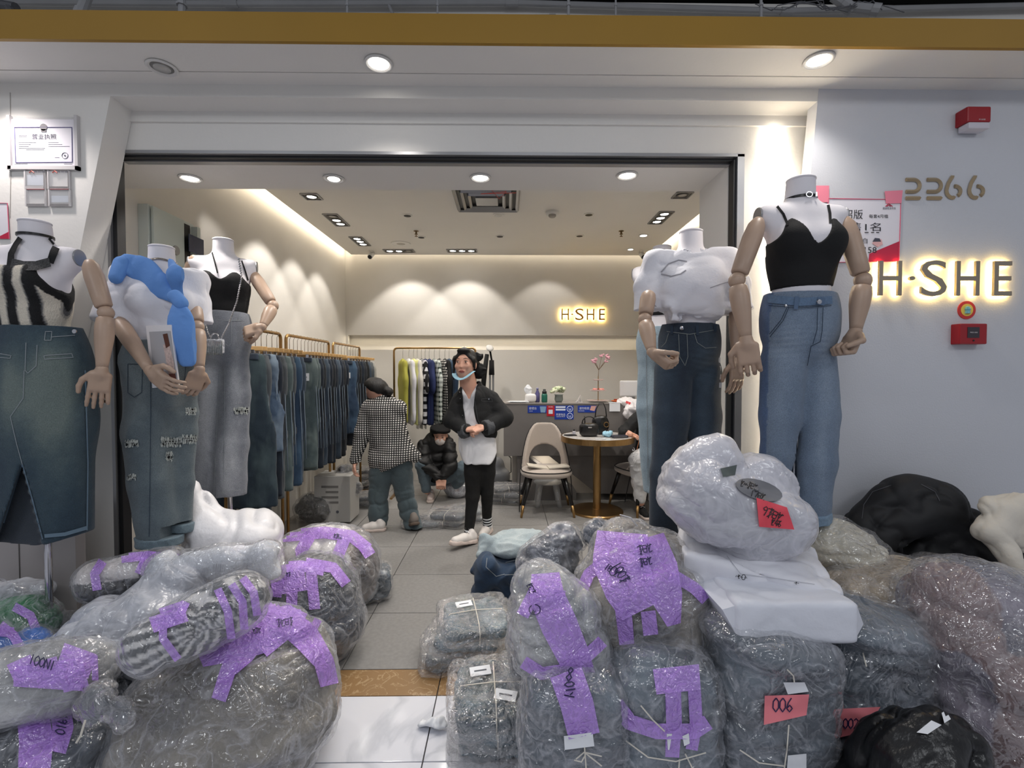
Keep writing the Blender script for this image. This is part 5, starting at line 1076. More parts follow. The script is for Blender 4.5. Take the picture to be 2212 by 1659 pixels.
b = B(); l = [(pp(1185, 985)[0], CY + .03, zb), (pp(1290, 1068)[0], CY + .03, P(1290, 1068, CY)[2]), (xc1, CY + .03, P(1290, 1068, CY)[2]), (xc1, CY + .03, zb)]; b.prism(l, (0, .3, 0)); part('plinth_panel', b.get(), M_ctr, r)
b = B(); b.bb((xc0 + .1, CY + .36, 0), (xc1, CY + .42, zb)); part('plinth_core', b.get(), mat('counter_cream', (214, 206, 196), .6), r)
area('plinth_strip', (pp(1215, 1010)[0], CY + .2, zb - .02), (0, 0, 0), .5, .08, 3.5, (1, .9, .76)); area('plinth_strip', (pp(1440, 1070)[0], CY + .2, .14), (0, 0, 0), 1.3, .06, 2.5, (1, .9, .76))
# stickers on the counter front
def Cq(x, y, d=.003): return P(x, y, CY - d)
def ctext(s, x, y, w, h, m, par, d=.006): part('lettering', place2(fit(textm(s, 1), w * CY / FPX, h * CY / FPX), Cq(x, y, d)), m, par)
M_sb = mat('sticker_blue', (26, 58, 150), .3); M_sw = mat('sticker_white', (214, 220, 236), .4)
def sticker(x0, x1, y0, y1, m, label): r_ = root('sticker', Cq((x0 + x1) / 2, y1), label, 'sticker'); part('backing', sheet([Cq(x0, y0), Cq(x1, y0), Cq(x1, y1), Cq(x0, y1)][::-1], .0008), m, r_); return r_
s_ = sticker(1140, 1181, 876, 892, M_sb, 'blue cashier sign at the left of the counter front'); ctext('收银台', 1151, 882, 16, 6, M_sw, s_); part('art_print', sheet([Cq(1166, 878, .005), Cq(1180, 878, .005), Cq(1178, 891, .005), Cq(1168, 891, .005)][::-1], .0003), mat('art_blue', (126, 160, 190), .4), s_); ctext('CASH', 1147, 888, 7, 2.2, M_sw, s_)
s_ = sticker(1181, 1198, 876, 899, mat('sticker_red', (178, 30, 42), .35), 'small red payment sign with a plain white square on the counter front'); part('white_square', sheet([Cq(1185, 885, .005), Cq(1194, 885, .005), Cq(1194, 894, .005), Cq(1185, 894, .005)][::-1], .0003), M_sw, s_); ctext('收款', 1189.5, 879, 10, 2.6, M_sw, s_)
s_ = sticker(1198, 1239, 876, 906, M_sb, 'large blue notice with two round icons on the counter front'); ctext('贵重物品', 1211, 895.5, 20, 5, M_sw, s_); ctext('请随身携带', 1211, 900, 19, 2.2, M_sw, s_)
for yy in (879.5, 885): part('white_bar', sheet([Cq(1200.5, yy - 1.8, .005), Cq(1222, yy - 1.8, .005), Cq(1221, yy + 1.8, .005), Cq(1200.5, yy + 1.8, .005)][::-1], .0003), M_sw, s_)
for yy in (883.5, 898.5): b = B(); b.tube([Cq(1231 + 6 * math.cos(a), yy + 6 * math.sin(a), .005) for a in np.linspace(0, 2 * PI, 25)], .003, 4); b.tube([Cq(1231 + 2.6 * math.cos(a), yy + 2.6 * math.sin(a), .005) for a in np.linspace(.3, PI - .3, 9)], .003, 4); b.tube([Cq(1229, yy - 2, .005), Cq(1229, yy, .005)], .003, 4); b.tube([Cq(1233, yy - 2, .005), Cq(1233, yy, .005)], .003, 4); part('round_icon', b.get(), M_sw, s_)
s_ = sticker(1248, 1288, 876, 891, M_sb, 'blue smoking notice at the right of the counter front'); ctext('请勿吸烟', 1262, 882, 21, 5.5, M_sw, s_); ctext('NO SMOKING', 1256, 887.5, 12, 2, M_sw, s_); part('art_print', sheet([Cq(1277, 877, .005), Cq(1288, 877, .005), Cq(1284, 888, .005), Cq(1274, 886, .005)][::-1], .0003), mat('art_peach', (206, 160, 150), .4), s_)
# things on the counter; unit = metre per pixel at their depth
TY = CY + .14; u = TY / FPX; tz = cz + .012
def on(px, dy=0): return np.array([P(px, 870, TY + dy)[0], TY + dy, tz])
q = on(1120, -.02); r = root('paper_stack', q, 'loose white papers at the left end of the counter', 'paper'); rs = random.Random(2)
for k in range(5): b = B(); b.box(q + (rs.uniform(-.03, .03), rs.uniform(-.03, .03), .002 + k * .003), (.10, .07, .0012), rotz(rs.uniform(-.5, .5))); part('sheet', b.get(), M_card, r)
q = on(1146); r = root('tissue_box', q, 'white rounded tissue box with a tissue standing out of it', 'tissue box')
s = S(.01); s.sq(q + (0, 0, .05), (.065, .05, .05), 3.5); part('box', sdf(s, .008), mat('glazed_white', (222, 220, 218), .25), r, smooth=True); s = S(.02); s.chain([q + (-.01, 0, .09), q + (-.03, 0, .14), q + (-.03, 0, .185)], [.02, .034, .016], .4); part('tissue', sdf(s, .006, foldd(.008, 20, 3)), M_card, r, smooth=True)
def bottle(px, prof, m, capprof, mc, label, dy=0):
    q = on(px, dy); r = root('bottle', q, label, 'bottle'); b = B(); b.lathe(q, prof, 20); part('bottle_body', b.get(), m, r, smooth=True); b = B(); b.lathe(q, capprof, 18); part('cap', b.get(), mc, r, smooth=True)
bottle(1161, [(.024, 0), (.027, .01), (.027, .10), (.012, .135), (.011, .15)], mat('violet_plastic', (88, 84, 130), .25), [(.014, .145), (.014, .165), (.001, .166)], mat('lilac_plastic', (130, 130, 170), .4), 'slim violet water bottle behind the green flask', .05)
bottle(1176, [(.030, 0), (.034, .01), (.034, .085), (.022, .105)], mat('green_enamel', (22, 96, 80), .3), [(.026, .10), (.026, .125), (.016, .13), (.016, .15), (.001, .152)], M_dark, 'round green flask with a black cap')
q = on(1207); r = root('flower_bouquet', q, 'round bunch of cream roses and hydrangea in a glass vase', 'flowers'); b = B(); b.lathe(q, [(.035, 0), (.05, .03), (.045, .08), (.055, .09)], 20); part('vase', b.get(), mat('smoky_glass', (120, 128, 124), .1), r, smooth=True)
rs = random.Random(9)
for k in range(26):
    a = rs.uniform(0, 2 * PI); e_ = rs.uniform(0, 1); c = q + np.array([.085 * math.cos(a) * math.sqrt(e_), .06 * math.sin(a) * math.sqrt(e_), .10 + .07 * math.sqrt(1 - e_)]); s = S(.004); s.ell(c, (.022, .022, .018)); part('blossom', sdf(s, .006, foldd(.006, 50, k)), mat('cream_petal' if k % 3 else 'green_petal', (216, 220, 190) if k % 3 else (176, 190, 150), .7), r, smooth=True)
q = on(1250); b = B(); b.box(q + (0, 0, .04), (.004, .03, .045), roty(.5)); b.box(q + (0, 0, .004), (.04, .03, .004)); b.box(q + (.02, 0, .03), (.003, .025, .035), roty(-.3)); thing('card_stand', b.get(), mat('acrylic_edge', (200, 196, 196), .1), 'small clear acrylic stand between the flowers and the tiered tray', 'stand')
q = on(1292); r = root('tiered_tray', q, 'three-tier white cake stand with pink flowers on its rod', 'tray'); M_plate = mat('blush_porcelain', (222, 200, 196), .2)
for z, rr in ((.012, .13), (.13, .10), (.25, .065)): b = B(); b.lathe(q + (0, 0, z), [(.01, 0), (rr * .7, .0), (rr, .012), (rr * .98, .014), (rr * .65, .006), (.001, .006)], 28); part('plate', b.get(), M_plate, r, smooth=True)
b = B(); b.tube([q + (0, 0, .01), q + (0, 0, .30)], .005, 8); part('rod', b.get(), M_gold, r)
rs = random.Random(4); b = B(); tips = []
for k in range(9): t = q + np.array([rs.uniform(-.10, .13), rs.uniform(-.05, .05), rs.uniform(.44, .545)]); tips.append(t); b.tube([q + (0, 0, .29), q + (.005, 0, .37), t], [.004, .003, .002], 5)
part('flower_stem', b.get(), mat('stem_brown', (120, 96, 76), .8), r, kind='stuff')
for k, t in enumerate(tips): s = S(.006); [s.ell(t + np.array([rs.uniform(-.02, .02), rs.uniform(-.015, .015), rs.uniform(-.01, .02)]), (.013, .011, .010)) for _ in range(5)]; part('pink_blossom', sdf(s, .006), mat('pink_petal', (214, 160, 172), .7), r, smooth=True)
for k in range(5): s = S(.004); c = q + np.array([.05 * math.cos(k * 1.3), .04 * math.sin(k * 1.3), .15]); s.ell(c, (.02, .015, .012)); part('sweet', sdf(s, .006), mat('sweet_pink', (226, 150, 140), .5), r, smooth=True)
q = on(1333); r = root('snack_tray', q, 'small oval orange tray beside the screen', 'tray'); b = B(); b.lathe(q + (0, 0, .002), [(.04, 0), (.07, .012), (.068, .018), (.04, .008), (.001, .008)], 24); V, F_ = b.get(); part('dish', (V, F_), mat('orange_plastic', (206, 92, 40), .3), r, smooth=True); b = B(); b.box(q + (0, 0, .03), (.035, .02, .008), bev=.005); part('snack', b.get(), mat('dark_snack', (150, 60, 30), .5), r)
q = on(1362, .16); r = root('monitor', q, 'white monitor seen from behind on the counter', 'monitor'); b = B(); b.box(q + (0.02, 0, .15), (.15, .02, .095), bev=.02); part('monitor_back', b.get(), mat('monitor_white', (220, 220, 222), .3), r, smooth=False); b = B(); b.box(q + (0.02, 0, .03), (.03, .01, .04)); b.box(q + (0.02, 0, .004), (.09, .06, .004)); part('monitor_stand', b.get(), M_alu, r)
q = np.array(P(1329, 870, CY - .01)); b = B(); b.prism([P(1317, 869, CY + .03) + (0, 0, .01), P(1340, 869, CY + .03) + (0, 0, .01), P(1340, 870, CY - .012), P(1339, 888, CY - .012), P(1317, 888, CY - .012), P(1317, 870, CY - .012)], (0, .0, .002)); 
b = B(); b.box(P(1328, 879, CY - .012), (.06, .001, .05)); b.box((P(1328, 879, CY)[0], CY + .03, tz + .003), (.06, .045, .001)); thing('receipt_paper', b.get(), M_card, 'white receipt sheet hanging over the counter edge', 'paper')
s = S(.03); c = P(1362, 880, CY + .0); s.ell(c + (0, .05, .05), (.13, .08, .05)); s.ell(c + (.0, -.05, -.05), (.09, .05, .09)); s.ell(c + (.05, -.04, -.02), (.08, .05, .08)); V = sdf(s, .010, foldd(.028, 12, 5)); r = root('carrier_bag', c + (0, 0, -.14), 'thin white carrier bag with red print slumped over the counter edge', 'bag'); part('bag_film', V, mat('thin_white_film', (226, 222, 224), .35, bump=(40, .5)), r, smooth=True)
bvb = tree(V); ribbons('red_print', bvb, [[(1352, 868), (1362, 872)], [(1366, 860), (1374, 866)]], 5, mat('logo_red', (200, 50, 54), .5), r)
# ---- table with the handbag
M_marble_t = marble('table_marble', (216, 212, 208), (176, 172, 170), 6, .05, .15); TYc = 4.87; tc_ = np.array([P(1290, 940, TYc)[0], TYc, 0]); th_ = P(1290, 941, TYc)[2]
r = root('round_table', tc_, 'round marble table with a gold rim and pillar', 'table'); b = B(); b.lathe(tc_ + (0, 0, th_ - .012), [(.36, 0), (.362, .012), (.001, .012)], 64); part('marble_top', b.get(), M_marble_t, r)
b = B(); b.lathe(tc_ + (0, 0, th_), [(.362, .002), (.375, .002), (.375, -.055), (.362, -.055)], 64); b.v, b.f = b.v, b.f[:-2]; part('gold_rim', b.get(), M_gold, r, smooth=False)
b = B(); b.lathe(tc_ + (0, 0, th_ - .03), [(.35, 0), (.35, .018)], 40); part('table_board', b.get(), M_dark, r); b = B(); b.lathe(tc_, [(.04, .02), (.04, th_ - .03)], 28); part('pillar', b.get(), M_gold, r, smooth=False); b = B(); b.lathe(tc_, [(.27, 0), (.27, .012), (.26, .022), (.05, .03), (.04, .035)], 64); part('table_base', b.get(), M_gold, r, smooth=False)
def chair(cx, cy, yaw, label, w=.265):
    r = root('dining_chair', (cx, cy, 0), label, 'chair'); R_ = rotz(yaw); T = lambda VF: (VF[0] @ R_.T + (cx, cy, 0),) + tuple(VF[1:]); M_vel = mat('beige_velvet', (180, 168, 158), .8, sheen=.4, bump=(200, .1)); M_pip = mat('black_piping', (24, 22, 24), .5)
    s = S(.01); s.sq((0, -.01, .42), (w, .25, .055), 2.6); part('seat', T(sdf(s, .011)), M_vel, r, smooth=True)
    b = B(); b.tube([(w * .97 * np.sign(math.cos(a)) * abs(math.cos(a)) ** .77, -.01 + .243 * np.sign(math.sin(a)) * abs(math.sin(a)) ** .77, .452 - .006) for a in np.linspace(0, 2 * PI, 41)], .005, 6); part('seat_piping', T(b.get()), M_pip, r)
    def f(Q):
        x, y, z = Q.T; rad = np.hypot(x, (y + .02) * 1.0); sh = np.abs(rad - w + .01) - .022; top = z - (.90 - .0 * x) + 3.2 * np.clip(np.abs(np.arctan2(x, y + .02)) - .25, 0, 3) ** 2 * .16; out = -(y + .06)
        op = np.minimum(.20 - np.abs(np.arctan2(x, y + .02)) * w, 9); arch = np.sqrt((np.arctan2(x, y + .02) * w / .21) ** 2 + (np.maximum(z - .50, 0) / .17) ** 2) - 1
        return np.maximum(np.maximum(np.maximum(np.maximum(sh, top), out), .40 - z), -arch * .15)
    V, F_ = nets(f, (-w - .03, -.1, .38), (w + .03, w + .03, .93), .011); part('backrest', T((V, F_)), M_vel, r, smooth=True)
    b = B(); b.tube([((w + .012) * math.sin(a), -.02 + (w + .012) * math.cos(a), .90 - 3.2 * max(0, abs(a) - .25) ** 2 * .16) for a in np.linspace(-1.6, 1.6, 31)], .005, 6); part('backrest_piping', T(b.get()), M_pip, r)
    for sx in (-1, 1):
        for sy in (-1, 1):
            b = B(); a, c = np.array([sx * .17, sy * .15, .39]), np.array([sx * .245, sy * .21, .12]); d = np.array([sx * .265, sy * .225, 0]); b.tube([a, c], [.026, .017], 14); lg = part('leg', T(b.get()), mat('black_lacquer', (16, 15, 16), .3), r, smooth=True); b = B(); b.tube([c, d], [.0172, .011], 14); part('brass_tip', T(b.get()), M_gold, lg, smooth=True)
    return r
ch = P(1180, 1000, 4.85); chair(ch[0], 4.88, 0, 'beige velvet tub chair with an open book on its seat')
ch = P(1372, 1000, 4.9); chair(ch[0] + .08, 4.95, -1.25, 'beige velvet tub chair occupied by the seated person')
q = np.array([ch[0], 0, 0]); q = np.array([P(1182, 1018, 4.86)[0], 4.80, .478]); r = root('open_book', q, 'open cream notebook lying on the empty velvet chair', 'book')
for sx in (-1, 1): b = B(); b.box(q + (sx * .105, 0, .008), (.105, .075, .006), roty(-sx * .12 + .05) @ rotz(.1)); part('page_block', b.get(), mat('cream_page', (204, 196, 182), .7), r)
# stool of clear plastic under it
q = np.array([P(1183, 1085, 5.12)[0], 5.12, 0]); r = root('clear_stool', q, 'low transparent plastic stool behind the empty velvet chair', 'stool'); M_cp = film('clear_plastic', (220, 224, 226), .10, .6, .1, 3, .03, .0)
b = B(); b.lathe(q + (0, 0, .245), [(.15, 0), (.155, .01), (.001, .014)], 28); part('stool_seat', b.get(), M_cp, r)
for k in range(4): a = k * PI / 2 + .78; b = B(); b.tube([q + (.12 * math.cos(a), .12 * math.sin(a), .245), q + (.17 * math.cos(a), .17 * math.sin(a), 0)], [.03, .022], 10); part('stool_leg', b.get(), M_cp, r, smooth=True)
# table top objects
tz = th_
def ot(px, dy): return np.array([P(px, 940, TYc + dy)[0], TYc + dy, tz])
q = ot(1272, -.06); r = root('black_handbag', q, 'small black leather handbag with an upright handle on the round table', 'bag'); s = S(.02); s.sq(q + (0, 0, .07), (.10, .06, .07), 3.2); part('bag_body', sdf(s, .008, foldd(.004, 12, 2)), M_blackg, r, smooth=True)
b = B(); b.tube([q + (.07 * math.cos(a), 0, .13 + .075 * math.sin(a)) for a in np.linspace(0, PI, 14)], .006, 8); b.tube([q + (-.04, 0, .13), q + (-.045, 0, .21)], .006, 8); part('bag_handle', b.get(), M_blackg, r, smooth=True); b = B(); b.box(q + (0, -.062, .10), (.02, .004, .006), bev=.002); part('clasp', b.get(), M_chrome, r)
q = ot(1297, .1); r = root('black_tote', q, 'tall black tote with a long looped strap behind the handbag', 'bag'); s = S(.02); s.sq(q + (0, 0, .10), (.09, .05, .10), 3); part('bag_body', sdf(s, .009, foldd(.006, 10, 6)), M_blackg, r, smooth=True)
b = B(); b.tube([q + (-.06, 0, .17), q + (-.045, 0, .27), q + (-.015, 0, .33), q + (.03, 0, .33), q + (.055, 0, .27), q + (.065, 0, .17)], .011, 8, flat=.5); part('strap', b.get(), M_blackg, r, smooth=True); b = B(); b.tube([q + (.05 + .025 * math.cos(a), -.06, .11 + .025 * math.sin(a)) for a in np.linspace(0, 2 * PI, 17)], .004, 6); part('ring', b.get(), M_gold, r)
q = ot(1312, -.1); s = S(.01); s.ell(q + (0, 0, .028), (.05, .04, .028)); s.ell(q + (.03, 0, .04), (.03, .02, .03)); thing('face_mask', sdf(s, .006, foldd(.014, 26, 8)), mat('mask_blue', (150, 192, 212), .8), 'crumpled pale blue face mask on the round table', 'mask', smooth=True)
q = ot(1338, -.16); b = B(); b.box(q + (0, 0, .014), (.08, .04, .011), rotz(.15), bev=.006); r = root('wallet', q, 'dark navy wallet at the right edge of the round table', 'wallet'); part('wallet_body', b.get(), mat('navy_leather', (36, 38, 54), .45), r); b = B(); b.box(q + (.0, -.041, .014), (.07, .001, .002), rotz(.15)); part('zip', b.get(), M_alu, r)
q = ot(1297, -.27); b = B(); b.box(q + (0, 0, .005), (.05, .03, .005), rotz(-.2), bev=.003); thing('phone', b.get(), mat('phone_white', (206, 206, 208), .2), 'white phone at the front edge of the round table', 'phone')
q = ot(1232, .0); b = B(); b.box(q + (0, 0, .006), (.055, .04, .005), rotz(.4)); r = root('notebook', q, 'thin black notebook at the left edge of the round table', 'book'); part('cover', b.get(), M_dark, r); q = ot(1240, .05)
r = root('perfume_bottle', q, 'tiny clear perfume bottle with a black top beside the notebook', 'bottle'); b = B(); b.box(q + (0, 0, .022), (.016, .012, .02), bev=.004); part('bottle_body', b.get(), mat('clear_lens', (200, 196, 204), .12), r); b = B(); b.lathe(q + (0, 0, .042), [(.007, 0), (.007, .018), (.001, .018)], 12); part('cap', b.get(), M_dark, r)
# ---- garment steamer behind the woman
q = np.array([P(1076, 1000, 5.9)[0], 5.9, 0]); r = root('garment_steamer', q, 'grey wheeled garment steamer with a black padded pole by the back wall', 'steamer')
s = S(.04); s.sq(q + (0, 0, .14), (.15, .15, .11), 2.6); s.ell(q + (-.02, 0, .27), (.10, .10, .12)); part('water_tank', sdf(s, .012), mat('steamer_grey', (128, 130, 134), .25), r, smooth=True)
for sx in (-1, 1): b = B(); b.lathe(q + (sx * .15 - (sx > 0) * .0, -.1, .055), [(.03, -.02), (.055, -.018), (.055, .018), (.03, .02)], 24, (0, 1, 0)); w_ = part('wheel', b.get(), M_dark, r, smooth=False); b = B(); b.lathe(q + (sx * .15, -.121, .055), [(.038, -.004), (.03, .004), (.001, .004)][::-1], 20, (0, 1, 0)); part('wheel_hub', b.get(), M_ring, w_)
b = B(); b.tube([q + (-.10, 0, .3), q + (-.10, 0, 1.55)], .012, 10); b.tube([q + (-.06, 0, .3), q + (-.06, 0, 1.5)], .012, 10); part('pole', b.get(), M_alu, r); a = P(1053, 770, 5.9)
b = B(); b.tube([P(1042, 860, 5.9), P(1046, 810, 5.9), P(1052, 765, 5.88)], [.028, .032, .026], 10); part('steam_hose', b.get(), M_black, r, smooth=True); b = B(); b.tube([P(1062, 810, 5.88), P(1062, 778, 5.88)], [.035, .03], 10); b.tube([P(1062, 778, 5.88), P(1058, 754, 5.86)], [.012, .012], 6); part('padded_sleeve', b.get(), M_black, r, smooth=True)
b = B(); b.lathe(P(1058, 752, 5.86), [(.02, -.02), (.045, -.01), (.05, .005), (.02, .012), (.001, .012)], 20, (.3, -.8, .6)); part('steam_head', b.get(), M_ring, r, smooth=True)
b = B(); b.tube([P(1090, 975, 5.85), P(1104, 990, 5.85), P(1104, 1020, 5.85), P(1092, 1026, 5.85)], .006, 6); part('power_cord', b.get(), M_dark, r)
# appliance box and teal bag
q = np.array([P(680, 1070, 4.2)[0] + .05, 4.62, .02]); r = root('cardboard_carton', q, 'white appliance carton standing under the middle rail', 'carton'); b = B(); b.box(q + (0, 0, .22), (.17, .14, .22), bev=.004); part('carton_box', b.get(), mat('carton_white', (188, 186, 182), .6), r)
for k in range(4): b = B(); b.box(q + (-.02 + .02 * (k % 2), -.142, .34 - k * .05), (.08 - .02 * (k % 2), .001, .010)); part('carton_print', b.get(), mat('carton_grey', (120, 118, 116), .6), r)
for sx in (-.03, .05): b = B(); b.lathe(q + (sx, -.141, .10), [(.001, .002), (.014, .002), (.014, 0)], 14, (0, -1, 0)); part('carton_icon', b.get(), M_ink, r)
q = np.array([P(1486, 960, 3.9)[0], 3.9, 0]); r = root('teal_tote', q, 'teal fabric tote on a stool seen between the dark jeans legs', 'bag'); b = B(); b.box(q + (0, 0, 1.0), (.07, .05, .16), bev=.02); part('tote_body', b.get(), mat('teal_fabric', (46, 130, 112), .7), r); b = B(); b.box(q + (0, 0, .82), (.14, .14, .02), bev=.006); [b.tube([q + (sx * .1, sy * .1, .81), q + (sx * .13, sy * .13, 0)], .012, 8) for sx in (-1, 1) for sy in (-1, 1)]; part('stool_below', b.get(), M_dark, r)
# ================================================================ PEOPLE
M_skin = mat('skin', (214, 164, 142), .5, attr=False, vary=(18, .04)); M_hair = mat('dark_hair', (16, 13, 13), .6, bump=(120, .4, (1, 1, .1))); M_lip = mat('lips', (160, 78, 76), .45); M_eye = mat('eye_dark', (24, 18, 16), .25); M_eyew = mat('eye_white', (214, 206, 202), .3)
M_shoe = mat('white_leather', (222, 216, 212), .45); M_sole = mat('pale_sole', (206, 190, 182), .6); M_blackd = mat('black_denim', (19, 20, 22), .85, vary=(90, .3), bump=(300, .3)); M_greyd = mat('grey_cuff', (70, 72, 76), .85, vary=(90, .15))
M_legg = mat('black_leggings', (10, 10, 11), .8); M_whitec = mat('white_cotton', (226, 226, 230), .85, bump=(60, .1))
def Y_(Y): return lambda x, y, dy=0: P(x, y, Y + dy)
def head(r, c, w, yaw=0, tilt=0, face=True, hair_back=.0, up=None):
    """c head centre, w head half width; returns local->world"""
    R_ = rotz(yaw) @ rotx(tilt); T = lambda VF: ((VF[0] * (w / .078)) @ R_.T + c,) + tuple(VF[1:])
    s = S(.02); s.ell((0, .012, .025), (.077, .095, .088)); s.ell((0, -.018, -.045), (.064, .066, .064)); s.ell((0, -.05, -.085), (.03, .03, .026)); s.cap((0, -.083, .002), (0, -.094, -.026), .008, .011, k=.016); s.ell((-.036, -.062, -.02), (.026, .024, .026)); s.ell((.036, -.062, -.02), (.026, .024, .026))
    s.ell((0, -.082, -.058), (.024, .012, .012), k=.01)
    for sx in (-1, 1): s.ell((sx * .032, -.094, .012), (.016, .012, .009), sub=True, k=.012); s.ell((sx * .078, .01, -.008), (.010, .018, .030), k=.008)
    s.cap((0, .012, -.06), (0, .03, -.16), .047, .05, k=.03)
    return s, T
def face_parts(r, T):
    for sx in (-1, 1):
        s = S(.002); s.ell((sx * .032, -.084, .012), (.0125, .006, .0042)); V = T(sdf(s, .0025)); e_ = part('eye', V, M_eyew, r, smooth=True); s = S(.002); s.ell((sx * .032 - .001, -.0875, .012), (.0062, .003, .0052)); part('iris', T(sdf(s, .002)), M_eye, e_, smooth=True)
        b = B(); b.tube([(sx * .018, -.090, .018), (sx * .032, -.0925, .0215), (sx * .046, -.085, .016)], [.0012, .0024, .001], 6); part('eyelid', T(b.get()), M_eye, r, smooth=True)
        b = B(); b.tube([(sx * .014, -.094, .034), (sx * .032, -.094, .040), (sx * .053, -.080, .033)], [.0016, .0028, .001], 6); part('eyebrow', T(b.get()), M_hair, r, smooth=True)
    b = B(); b.tube([(-.024, -.088, -.060), (-.008, -.0965, -.0545), (0, -.0965, -.056), (.008, -.0965, -.0545), (.024, -.088, -.060)], [.001, .004, .0035, .004, .001], 8); b.tube([(-.022, -.088, -.062), (0, -.096, -.068), (.022, -.088, -.062)], [.001, .0048, .001], 8); part('mouth', T(b.get()), M_lip, r, smooth=True)
def shoe(r, heel, toe, w=.045, m=M_shoe, ms=M_sole, laces=True, h=.006, chunky=1):
    heel = np.array(heel, float); toe = np.array(toe, float); u = toe - heel; ln = np.linalg.norm(u); u /= ln; sd = np.cross(u, (0, 0, 1)); sd /= np.linalg.norm(sd); up = np.cross(sd, u)
    g = lambda t, h_, o_=0: heel + u * ln * t + up * h_ + sd * o_
    s = S(.02); s.cap(g(.14, .06), g(.2, .085), w * .78, w * .7); s.cap(g(.14, .045), g(.5, .045), w * .8, w * .85); s.cap(g(.5, .045), g(.82, .035), w * .85, w * .72); z0 = heel; s.cut(lambda Q: .018 - (Q - heel) @ up); s.lo -= .01
    o = part('shoe', sdf(s, h), m, r, smooth=True)
    s = S(.008); s.cap(g(.12, .014), g(.5, .012), w * .95, w * .9); s.cap(g(.5, .012), g(.86, .016), w * .9, w * .85); s.cut(lambda Q: np.abs((Q - heel) @ up - .013 * chunky) - .013 * chunky); part('sole', sdf(s, h, foldd(.002 * (chunky > 1), 30, 3)), ms, o, smooth=True)
    if laces:
        b = B()
        for k in range(4): t = .36 + k * .09; hh = .098 - k * .012; b.tube([g(t, hh - .012, -w * .5), g(t, hh, 0), g(t, hh - .012, w * .5)], .003, 5)
        part('laces', b.get(), M_card, o)
    return o
# ---- standing woman in the black denim jacket
q = Y_(4.0); r = root('person', (q(1030, 1180)[0], 4.0, 0), 'woman standing in a black denim jacket, long white tee and white trainers', 'person')
hc = q(1005, 787); s, T = head(r, hc, .086, -.22, -.05)
s2 = S(.03); 
for a in s.p: pass
body = S(.03)
R0 = rotz(-.22) @ rotx(-.05); sc0 = .086 / .078
hf = s
body.p.append((lambda Q: hf(((Q - hc.astype(np.float32)) @ R0.astype(np.float32)) / sc0) * sc0, .02, False)); body._b(hc, .13); body._b(hc - (0, 0, .14), .1)
body.cap(q(1012, 815, .03), q(1018, 846, .03), .058, .058); body.cap(q(1004, 860, .03), q(1038, 860, .03), .04, sy=.8); body.chain([q(1022, 872, .01), q(1026, 930), q(1034, 985)], [.09, .08, .09], .7)
body.chain([q(1024, 1000), q(1021, 1070), q(1014, 1150)], [.055, .042, .031]); body.chain([q(1052, 1000, .03), q(1051, 1060, .05), q(1052, 1125, .2)], [.050, .036, .031]); body.chain([q(988, 865), q(976, 910), q(1004, 928, -.14)], [.045, .04, .028]); body.chain([q(1062, 865), q(1086, 905), q(1050, 925, -.14)], [.045, .04, .028])
o = part('body', sdf(body, .008), M_skin, r, smooth=True); face_parts(r, T)
s = S(.02); s.ell((0, .03, .03), (.086, .10, .095)); s.ell((0, -.05, .10), (.05, .04, .02)); s.ell((.05, .09, -.03), (.05, .05, .08)); s.cut(lambda Q: np.where(np.abs(Q[:, 0]) < .068, -(Q[:, 1] + .012 + 2.6 * np.maximum(0, Q[:, 2] - .036 + .3 * np.abs(Q[:, 0]))), -1.)); s.cap((-.072, -.03, .05), (-.082, -.035, -.12), .016, .005); s.cap((.0, -.055, .10), (-.07, -.05, .03), .016, .016); s.cap((.0, -.055, .10), (.07, -.045, .03), .016, .016); s.cap((.076, -.02, .04), (.08, -.015, -.03), .010, .006)
part('hair', T(sdf(s, .006, foldd(.003, 14, 3, (1, 1, .3)))), M_hair, r, smooth=True)
s = S(.01); s.ell((.085, .06, .06), (.045, .02, .035), rotz(.5)); s.ell((.10, .06, -.05), (.05, .03, .06), roty(.4)); s.ell((-.02, .02, .115), (.05, .03, .014)); part('hair_bow', T(sdf(s, .006, foldd(.008, 20, 7))), M_black, r, smooth=True)
b = B(); b.tube([(.078 * math.sin(a), -.02 - .08 * math.cos(a), -.062 - .055 * math.cos(a) ** 2 + .008 * math.sin(a)) for a in np.linspace(-1.45, 1.45, 13)], .017, 10, flat=.16, up=(0, -.3, 1)); 
V, F_ = b.get(); part('face_mask', T((V, F_)), mat('mask_blue', (158, 196, 226), .8), r, smooth=True)
s = S(.05); s.chain([q(1022, 862, .0), q(1024, 900, -.01), q(1030, 950, -.01), q(1036, 1000, -.01)], [.108, .112, .14, .155], .72); s.cap(q(1004, 854), q(1038, 854), .045, sy=.8); s.cap(q(1015, 850, .01), q(1015, 826, .02), .075, .066)
def teecut(Q):
    x, y = proj(Q); vn = np.where(Q[:, 1] < 4.02, ((862 - y) * .55 - np.abs(x - 1013)) / 255, -1); hem = (y - (1003 - 26 * np.clip((np.abs(x - 1033) - 22) / 16, 0, 1) ** 2)) / 255
    return np.maximum(np.maximum(vn, hem), Q[:, 2] - q(1000, 830)[2])
s.cut(teecut); s.lo[2] = q(0, 1004)[2]; part('white_tee', sdf(s, .008, crease(.009, 8, 11, (1, 1, .5))), M_whitec, r, smooth=True)
s = S(.03); s.chain([q(1026, 866), q(1030, 900), q(1036, 930)], [.15, .155, .15], .78); s.cap(q(996, 858), q(1060, 858), .058, sy=.9)
s.chain([q(992, 864), q(977, 908, -.02), q(1004, 928, -.13)], [.062, .072, .052], k=.02); s.chain([q(1062, 864), q(1087, 902, -.02), q(1052, 924, -.13)], [.066, .080, .058], k=.02)
s.cap(q(998, 843, -.02), q(1004, 836, .06), .026, k=.015); s.cap(q(1040, 842, -.02), q(1034, 832, .06), .034, k=.015)
